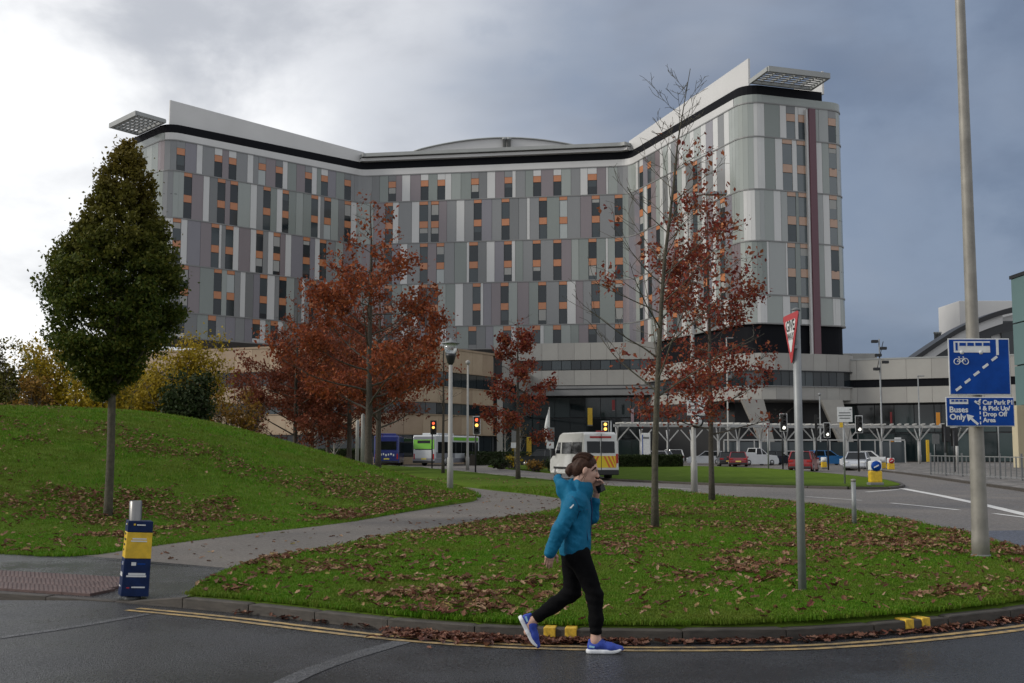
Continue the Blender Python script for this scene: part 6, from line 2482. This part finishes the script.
# ------------------------------------------------------------------ the walking woman
class Field:
    """signed distance field on a grid, blended shape by shape, then turned into ONE surface"""

    def __init__(self, lo, hi, h):
        self.lo, self.h = np.array(lo, float), h
        self.n = np.ceil((np.array(hi) - self.lo) / h).astype(int) + 1
        self.d = np.full(self.n, 1.0)

    def _sub(self, lo, hi):
        a = np.clip(np.floor((np.array(lo) - self.lo) / self.h).astype(int), 0, self.n - 1)
        b = np.clip(np.ceil((np.array(hi) - self.lo) / self.h).astype(int) + 1, 1, self.n)
        ax = [self.lo[i] + np.arange(a[i], b[i]) * self.h for i in range(3)]
        sl = tuple(slice(a[i], b[i]) for i in range(3))
        return sl, np.meshgrid(*ax, indexing='ij')

    def _mix(self, sl, v, k):
        o = self.d[sl]
        if k > 0:
            hh = np.clip(k - np.abs(o - v), 0, None) / k
            self.d[sl] = np.minimum(o, v) - hh * hh * k * .25
        else:
            self.d[sl] = np.minimum(o, v)

    def cone(self, a, b, ra, rb, k=.02, sy=1.0):
        a, b = np.array(a, float), np.array(b, float)
        m = max(ra, rb) / min(1, sy) + k + .03
        sl, (X, Y, Z) = self._sub(np.minimum(a, b) - m, np.maximum(a, b) + m)
        d = b - a
        L = d @ d + 1e-12
        t = np.clip(((X - a[0]) * d[0] + (Y - a[1]) * d[1] + (Z - a[2]) * d[2]) / L, 0, 1)
        q = np.sqrt((X - a[0] - t * d[0]) ** 2 + ((Y - a[1] - t * d[1]) * sy) ** 2 + (Z - a[2] - t * d[2]) ** 2)
        self._mix(sl, q - (ra + (rb - ra) * t), k)

    def chain(self, pts, rad, k=.02):
        for i in range(len(pts) - 1):
            self.cone(pts[i], pts[i + 1], rad[i], rad[i + 1], k)

    def ell(self, c, r, k=.02, pitch=0.0, carve=False):
        c, r = np.array(c, float), np.array(r, float)
        m = max(r) + k + .03
        sl, (X, Y, Z) = self._sub(c - m, c + m)
        x, y, z = X - c[0], Y - c[1], Z - c[2]
        if pitch:
            x, z = x * cos(pitch) - z * sin(pitch), x * sin(pitch) + z * cos(pitch)
        q = np.sqrt((x / r[0]) ** 2 + (y / r[1]) ** 2 + (z / r[2]) ** 2)
        v = (q - 1) * min(r)
        if carve:
            self.d[sl] = np.maximum(self.d[sl], -v)
        else:
            self._mix(sl, v, k)

    def cut(self, fn):
        sl, (X, Y, Z) = self._sub(self.lo, self.lo + self.n * self.h)
        self.d[sl] = np.maximum(self.d[sl], fn(X, Y, Z))

    def add(self, fn):
        sl, (X, Y, Z) = self._sub(self.lo, self.lo + self.n * self.h)
        self.d[sl] = self.d[sl] + fn(X, Y, Z)

    def mesh(self, name, m):
        d, n = self.d, self.n
        ins = d < 0
        c = np.zeros(tuple(n - 1), int)
        for i in (0, 1):
            for j in (0, 1):
                for k in (0, 1):
                    c += ins[i:n[0] - 1 + i, j:n[1] - 1 + j, k:n[2] - 1 + k]
        act = np.argwhere((c > 0) & (c < 8))
        idx = np.full(tuple(n - 1), -1)
        idx[tuple(act.T)] = np.arange(len(act))
        P, W = np.zeros((len(act), 3)), np.zeros(len(act))
        cor = [(i, j, k) for i in (0, 1) for j in (0, 1) for k in (0, 1)]
        for a in cor:
            for b in cor:
                if sum(b) - sum(a) == 1 and all(b[q] >= a[q] for q in range(3)):
                    va, vb = d[tuple((act + a).T)], d[tuple((act + b).T)]
                    e = (va < 0) != (vb < 0)
                    t = np.where(e, va / (va - vb + 1e-12), 0)
                    P[e] += (np.array(a) + (np.array(b) - np.array(a)) * t[:, None])[e]
                    W[e] += 1
        V = self.lo + (act + P / W[:, None]) * self.h
        faces = []
        for ax in range(3):
            u, v = (ax + 1) % 3, (ax + 2) % 3
            s0, s1 = [slice(None)] * 3, [slice(None)] * 3
            s0[ax], s1[ax] = slice(0, n[ax] - 1), slice(1, n[ax])
            e = ins[tuple(s0)] != ins[tuple(s1)]
            E = np.argwhere(e)
            E = E[(E[:, u] > 0) & (E[:, v] > 0) & (E[:, u] < n[u] - 1) & (E[:, v] < n[v] - 1)]
            q = []
            for du, dv in ((0, 0), (-1, 0), (-1, -1), (0, -1)):
                f = E.copy()
                f[:, u] += du
                f[:, v] += dv
                q.append(idx[tuple(f.T)])
            q = np.stack(q, 1)
            fl = ~ins[tuple(E.T)]
            q[fl] = q[fl][:, ::-1]
            faces.append(q[(q >= 0).all(1)])
        Fq = np.concatenate(faces)
        me = bpy.data.meshes.new(name)
        me.from_pydata(V.tolist(), [], Fq.tolist())
        me.materials.append(m)
        me.polygons.foreach_set('use_smooth', [True] * len(me.polygons))
        me.update()
        return me


M_skin = mat('skin', (0.50, 0.30, 0.22), rough=0.5, c2=(0.56, 0.35, 0.27), vscale=14, var=.05)
M_jacket = mat('teal_jacket', (0.004, 0.105, 0.20), rough=0.7, spec=0.2, c2=(0.006, 0.14, 0.255), vscale=5, bump=0.55, bscale=16)
M_leggings = mat('black_leggings', (0.005, 0.005, 0.0055), rough=0.9, spec=0.08, bump=0.4, bscale=18)
M_hair = mat('brown_hair', (0.028, 0.013, 0.008), rough=0.55, spec=0.2, c2=(0.06, 0.028, 0.017), vscale=60, detail=2)
M_shoe = mat('blue_shoe_knit', (0.02, 0.045, 0.30), rough=0.7, c2=(0.03, 0.07, 0.38), vscale=60)
M_sole = mat('white_sole', (0.70, 0.72, 0.74), rough=0.6)
M_shoedk = mat('shoe_dark_blue', (0.01, 0.02, 0.09), rough=0.7)
M_pale = mat('pale_blue_tab', (0.25, 0.48, 0.62), rough=0.6)
M_lips = mat('lips', (0.32, 0.12, 0.10), rough=0.45)
M_eye = mat('eye_white', (0.6, 0.58, 0.55), rough=0.2)
M_iris = mat('iris', (0.03, 0.02, 0.015), rough=0.2)

pw = gnd(584, 651.5)
woman = empty('person', pw, 0, 'person in teal hooded jacket and black leggings walking along the kerb with a phone', 'person')
HC, TILT = np.array((0.022, 0.0, 1.445)), R(14)


def hp(x, y, z):
    """head space -> body space (head bowed forward)"""
    return (HC[0] + x * cos(TILT) + z * sin(TILT), HC[1] + y, HC[2] - x * sin(TILT) + z * cos(TILT))


b = Field((-.56, -.34, -.02), (.34, .30, 1.64), .0055)
b.ell(hp(-.012, 0, .032), (.092, .071, .084), .02, TILT)
b.ell(hp(.034, 0, -.022), (.056, .056, .082), .03, TILT)
b.ell(hp(.056, 0, -.092), (.028, .03, .022), .035, TILT)
b.ell(hp(.02, 0, -.07), (.055, .05, .035), .03, TILT)
b.ell(hp(.078, 0, .022), (.014, .045, .012), .015, TILT)
b.cone(hp(.084, 0, .012), hp(.112, 0, -.03), .007, .0115, .01)
b.ell(hp(.104, 0, -.034), (.011, .016, .008), .008, TILT)
for s in (-1, 1):
    b.ell(hp(.058, s * .036, -.028), (.022, .018, .02), .025, TILT)
    b.ell(hp(.078, s * .030, .004), (.016, .015, .010), 0, TILT, carve=True)
    b.ell(hp(.068, s * .030, .002), (.0125, .0125, .0125), .004, TILT)
    b.ell(hp(-.008, s * .075, -.012), (.019, .011, .031), .008, TILT)
    b.ell(hp(-.006, s * .089, -.010), (.009, .006, .017), 0, TILT, carve=True)
b.ell(hp(.088, 0, -.06), (.010, .022, .006), .008, TILT)
b.ell(hp(.086, 0, -.071), (.010, .019, .006), .008, TILT)
b.cone(hp(-.02, 0, -.05), (-.05, 0, 1.24), .052, .058, .03)
b.chain([(-.05, 0, 1.22), (-.06, 0, 1.05), (-.065, 0, .9), (-.06, 0, .78)], [.09, .11, .10, .11], .04)
b.cone((-.06, -.14, 1.19), (-.06, .14, 1.19), .06, .06, .05)
# near arm hanging behind, far arm raised to the mouth
NS, NE, NW = np.array((-.07, -.168, 1.19)), np.array((-.19, -.205, .985)), np.array((-.262, -.19, .825))
FS, FE, FW = np.array((-.04, .165, 1.185)), np.array((.075, .16, 1.06)), np.array((.112, .085, 1.235))
b.chain([NS, NE, NW], [.05, .04, .027], .03)
b.chain([FS, FE, FW], [.05, .04, .027], .03)


def hand(b, w, ax, side, nrm, curl, thumb):
    """palm and five separate fingers; ax = along the hand, side = towards the index finger, nrm = palm side"""
    ax, side, nrm = [np.array(v, float) / np.linalg.norm(v) for v in (ax, side, nrm)]
    b.cone(w, w + ax * .03, .024, .024, .02)
    for i in range(4):
        o = (1.5 - i) * .0185
        base = w + ax * (.082 - abs(i - 1.2) * .004) + side * o
        b.cone(w + ax * .025 + side * o * .55, base, .017, .0125, .012)
        L = (.040, .045, .042, .032)[i]
        p, dr = base, ax.copy()
        r = .0088
        for j in range(3):
            a = curl * (.55 + .45 * j)
            dr = dr * cos(a) + nrm * sin(a)
            dr /= np.linalg.norm(dr)
            q = p + dr * L * (1, .68, .52)[j]
            b.cone(p, q, r, r * .93, .003)
            p, r = q, r * .93
    t0 = w + ax * .03 + side * .024
    d1 = ax * .55 + side * .75 + nrm * .35
    d1 /= np.linalg.norm(d1)
    t1 = t0 + d1 * .042
    d2 = ax * .85 + side * .2 + nrm * (.35 + thumb)
    d2 /= np.linalg.norm(d2)
    t2 = t1 + d2 * .032
    t3 = t2 + (d2 + nrm * .3) / np.linalg.norm(d2 + nrm * .3) * .024
    b.chain([t0, t1, t2, t3], [.014, .0115, .0098, .0085], .006)


hand(b, NW, (-.22, .06, -.97), (.95, .1, -.2), (.15, .95, .0), .42, .0)
hand(b, FW + np.array((.004, -.008, .02)), (.10, -.50, .86), (-.9, .2, .2), (.25, -.86, -.5), .62, .25)
# legs
b.chain([(-.05, -.085, .78), (.085, -.085, .445), (.088, -.085, .10), (.15, -.085, .05)], [.085, .056, .036, .03], .03)
b.chain([(-.075, .085, .78), (-.085, .085, .45), (-.425, .085, .215), (-.45, .085, .14)], [.085, .056, .036, .03], .03)
link('body', b.mesh('body', M_skin), woman)

for s in (-1, 1):
    e = MB().lathe([(.0006, -.0118), (.006, -.0102), (.0102, -.006), (.0118, 0), (.0102, .006), (.006, .0102), (.0006, .0118)], 12).build('eye', M_eye, woman, hp(.0715, s * .030, .003))
    MB().lathe([(.0055, 0), (.004, .0014), (.0004, .002)], 10).build('iris', M_iris, e, (.0108, 0, -.002)).rotation_euler = (0, pi / 2, 0)
    br_ = MB().tube([hp(.0885, s * .014, .022), hp(.086, s * .03, .027), hp(.074, s * .047, .022)], [.0018, .0022, .0012], 6).build('eyebrow', M_hair, woman)
MB().tube([hp(.092, -.02, -.064), hp(.0985, -.008, -.062), hp(.0985, .008, -.062), hp(.092, .02, -.064)], [.002, .0042, .0042, .002], 6).build('lips', M_lips, woman)

# hair: combed back over the ears into a low knot
h = Field((-.22, -.13, 1.28), (.2, .13, 1.6), .005)
h.ell(hp(-.018, 0, .040), (.099, .078, .086), .0, TILT)
h.ell(hp(-.055, 0, -.015), (.058, .070, .07), .03, TILT)


def hair_cut(X, Y, Z):
    x = (X - HC[0]) * cos(TILT) - (Z - HC[2]) * sin(TILT)
    z = (X - HC[0]) * sin(TILT) + (Z - HC[2]) * cos(TILT)
    front = (x * .72 - z * .69) - .004 - .35 * np.clip(np.abs(Y) - .03, 0, 1)
    low = -(z + .085) * 1.0
    side = np.where(z < .012, x + .004, -1)
    return np.maximum(np.maximum(front, low), side)


h.cut(hair_cut)
h.chain([hp(-.095, 0, .0), hp(-.118, 0, -.02), hp(-.128, .004, -.05), hp(-.118, 0, -.08)], [.03, .031, .026, .012], .02)
h.cone(hp(.07, -.052, .03), hp(.045, -.072, -.005), .008, .004, .01)
h.add(lambda X, Y, Z: .0025 * np.sin(Y * 260 + 30 * Z) * np.cos(X * 60))
hair_o = link('hair', h.mesh('hair', M_hair), woman)
hr = random.Random(5)
st = MB()
for k in range(150):
    a0 = hr.uniform(-1.25, 1.25)
    y0 = .081 * sin(a0)
    lift = hr.uniform(.0005, .006) * (1.6 if hr.random() < .15 else 1)
    pts = []
    for q in range(7):
        t = q / 6
        th = R(58) + t * R(128)                                   # from the hairline over the crown to the knot
        k2 = 1 + lift / .09 + .01 * sin(7 * t + k)
        yy = y0 * (1 - .75 * t ** 2.2)
        w = math.sqrt(max(.15, 1 - (yy / .084) ** 2))
        pts.append(hp(-.018 + .099 * cos(th) * w * k2, yy * k2, .040 + .086 * sin(th) * w * k2))
    st.tube(pts, [.0016] * 6 + [.0008], 4)
for k in range(26):                                              # loose wisps at the nape and temple
    s_ = hr.choice((-1, -1, 1))
    p0 = (hr.uniform(-.10, .03), s_ * hr.uniform(.05, .075), hr.uniform(-.05, .0))
    st.tube([hp(*p0), hp(p0[0] - .012, p0[1] * 1.05, p0[2] - .025), hp(p0[0] - .02 + hr.uniform(-.02, .02), p0[1] * .98, p0[2] - .055)], [.0014, .0012, .0006], 4)
st.build('hair_strands', M_hair, hair_o, recalc=False)
MB().lathe([(.026, -.008), (.031, -.004), (.031, .004), (.026, .008)], 14).build('hair_tie', M_signblack, woman, hp(-.104, 0, -.006)).rotation_euler = (0, R(70), 0)

# jacket
j = Field((-.42, -.40, .66), (.26, .36, 1.50), .0075)
j.ell((-.058, 0, 1.10), (.118, .170, .20), .0)
j.ell((-.068, 0, .96), (.116, .165, .22), .06)
j.ell((-.072, 0, .82), (.124, .172, .17), .06)
j.cone((-.06, -.12, 1.18), (-.05, .12, 1.18), .075, .075, .06)
j.cut(lambda X, Y, Z: (.752 - .10 * (X + .1)) - Z)
j.chain([NS + (0, .012, .012), NE, NW + (-.012, .002, -.028)], [.073, .062, .049], .03)
j.chain([FS, FE, FW - (.012, -.012, .05)], [.07, .06, .047], .03)
for a_ in np.linspace(0, 2 * pi, 31)[:-1]:
    c = np.array((-.026 + .076 * cos(a_), .078 * sin(a_), 1.288 - .014 * cos(a_)))
    j.ell(c, (.024, .024, .055), .02)
# the hood, folded down behind the neck, its rim standing up
j.ell((-.145, 0, 1.275), (.070, .105, .068), .05)
j.chain([(-.12, -.085, 1.28), (-.175, -.06, 1.33), (-.20, 0, 1.368), (-.175, .06, 1.33), (-.12, .085, 1.28)], [.036, .036, .026, .036, .036], .03)
j.cone((-.13, 0, 1.29), (-.19, 0, 1.355), .06, .026, .04)
j.ell((-.030, 0, 1.345), (.060, .060, .125), 0, carve=True)
j.ell((-.125, 0, 1.385), (.055, .05, .05), 0, carve=True)


def creases(X, Y, Z):
    A = np.arctan2(Y, X + .07) * .18
    n1 = vnoise(A * 1.0 + X * .4, Z * 1.0 + A * .6 - X * .5, 13, 51) - .5
    n2 = vnoise(A + Z * .35, Z * .8 - X * .9, 26, 52) - .5
    n3 = vnoise(X + Y * .4, Z * 1.7 + X * .8, 34, 53) - .5
    arm = np.exp(-((Y + .23) / .07) ** 2) + np.exp(-((X - .09) / .07) ** 2) * (Y > .05)
    return (n1 * .010 + n2 * .006 + n3 * arm * .009) * np.clip((Z - .762) / .05, 0, 1)


j.add(creases)
jk = link('jacket', j.mesh('jacket', M_jacket), woman)
# sleeve badge, zip and hem cord
lg = MB()
lg.add([(-.022, 0, -.004), (.018, 0, .010), (.022, 0, .002), (-.012, 0, -.013), (-.022, .004, -.004), (.018, .004, .010), (.022, .004, .002), (-.012, .004, -.013)], [(0, 1, 2, 3), (7, 6, 5, 4), (0, 4, 5, 1), (1, 5, 6, 2), (2, 6, 7, 3), (3, 7, 4, 0)])
bd = lg.build('sleeve_badge', M_signwhite, jk, (-.105, -.248, 1.160))
bd.rotation_euler = (R(-8), R(-25), R(-6))
MB().tube([(.058, -.012, 1.25), (.073, -.006, 1.12), (.062, 0, .98), (.056, 0, .80)], .004, 6).build('zip', M_shoedk, jk)

# seams, pocket zip and cuff found on the cloth itself


def on_cloth(x, z, lift=.001):
    ix, iz = int(round((x - j.lo[0]) / j.h)), int(round((z - j.lo[2]) / j.h))
    colm = j.d[ix, :, iz]
    k = int(np.argmax(colm < 0))
    t = colm[k - 1] / (colm[k - 1] - colm[k] + 1e-9)
    return (x, j.lo[1] + (k - 1 + t) * j.h - lift, z)


for nm, pts, r in (('pocket_zip', [(.012, 1.0), (.02, .96), (.026, .92), (.03, .88)], .0028), ('hem_seam', [(-.16, .787), (-.11, .783), (-.06, .778), (-.01, .774), (.03, .77)], .0022),
                   ('yoke_seam', [(-.045, 1.115), (-.01, 1.125), (.025, 1.13), (.05, 1.13)], .0022), ('sleeve_seam', [(-.10, 1.235), (-.075, 1.21), (-.05, 1.16), (-.045, 1.11), (-.06, 1.06)], .0022)):
    MB().tube([on_cloth(x, z) for x, z in pts], r, 5).build(nm, M_shoedk, jk)

# leggings
l = Field((-.46, -.24, .10), (.24, .24, .92), .008)
l.ell((-.068, 0, .77), (.118, .165, .12), .0)
l.chain([(-.045, -.085, .77), (.082, -.085, .455), (.092, -.085, .27), (.088, -.085, .125)], [.096, .066, .056, .046], .03)
l.chain([(-.082, .085, .77), (-.088, .085, .455), (-.24, .085, .348), (-.405, .085, .235)], [.096, .068, .058, .046], .03)
l.cut(lambda X, Y, Z: np.where(X > -.05, .148 - Z, -1))
l.cut(lambda X, Y, Z: np.where(Y > .0, (-(X + .392) * .795 - (Z - .242) * .606), -1) * 1.0)
l.add(lambda X, Y, Z: .0035 * np.sin(Z * 85 + 18 * X) * np.exp(-((Z - .45) / .09) ** 2) + .003 * np.sin(Z * 120 + 30 * Y) * np.exp(-((Z - .19) / .05) ** 2) + .0022 * np.sin(Z * 40 + 50 * X))
link('leggings', l.mesh('leggings', M_leggings), woman)


# running shoes
def shoe_parts():
    s = Field((-.08, -.07, -.01), (.24, .07, .16), .005)
    s.cone((-.035, 0, .055), (.02, 0, .075), .036, .04, .02)
    s.cone((.02, 0, .07), (.11, 0, .048), .040, .036, .02)
    s.cone((.11, 0, .045), (.185, 0, .034), .038, .030, .02)
    s.cone((-.05, 0, .05), (-.052, 0, .098), .022, .015, .015)
    s.ell((.008, 0, .125), (.032, .028, .04), 0, carve=True)
    s.cut(lambda X, Y, Z: .026 - Z)
    up = s.mesh('shoe_upper', M_shoe)
    o = Field((-.1, -.07, -.02), (.26, .07, .07), .005)
    o.cone((-.045, 0, .02), (.06, 0, .018), .040, .037, .01)
    o.cone((.06, 0, .018), (.18, 0, .024), .040, .034, .01)
    o.cut(lambda X, Y, Z: np.maximum(Z - (.034 + .25 * np.clip(X - .15, 0, 1)), (.001 + 1.6 * np.clip(X - .12, 0, 1) ** 2 * 3) - Z))
    so = o.mesh('shoe_sole', M_sole)
    lc = MB()
    for k in range(5):
        x = .045 + .022 * k
        z = .108 - .0105 * k
        lc.tube([(x, -.024, z - .009), (x + .004, 0, z + .003), (x, .024, z - .009)], .003, 5)
    lc.tube([(.04, -.01, .112), (.05, -.022, .118), (.056, -.028, .106)], .0025, 5)
    la = lc.mesh('laces', M_shoedk)
    tb_ = MB()
    tb_.add([(-.062, -.0355, .052), (-.02, -.0385, .046), (-.015, -.0395, .06), (-.06, -.0345, .068), (-.062, -.03, .052), (-.02, -.033, .046), (-.015, -.034, .06), (-.06, -.03, .068)], [(0, 1, 2, 3), (7, 6, 5, 4), (0, 4, 5, 1), (1, 5, 6, 2), (2, 6, 7, 3), (3, 7, 4, 0)])
    tb2 = tb_.mesh('heel_tab', M_pale)
    return up, so, la, tb2


parts_ = shoe_parts()
for loc, rot in (((.095, -.085, 0.0), (0, 0, R(-3))), ((-.49, .085, .186), (0, R(63), 0))):
    up = link('shoe', parts_[0], woman, loc, rot)
    for nm, me in zip(('sole', 'laces', 'heel_tab'), parts_[1:]):
        link(nm, me, up)

# phone in the raised hand
pd = FW + np.array((.018, -.052, .092))
ph = MB().box((0, 0, 0), (.009, .072, .148)).build('phone_case', M_signblack, None, None, bevel=.004)
phone = empty('phone', Vector(pw) + Vector(pd), 0, 'black phone held close to the mouth of the walking person', 'phone')
ph.parent = phone
phone.rotation_euler = (R(-28), R(12), R(62))
MB().box((-.0052, 0, 0), (.001, .066, .14)).build('screen', M_autoglass, phone)
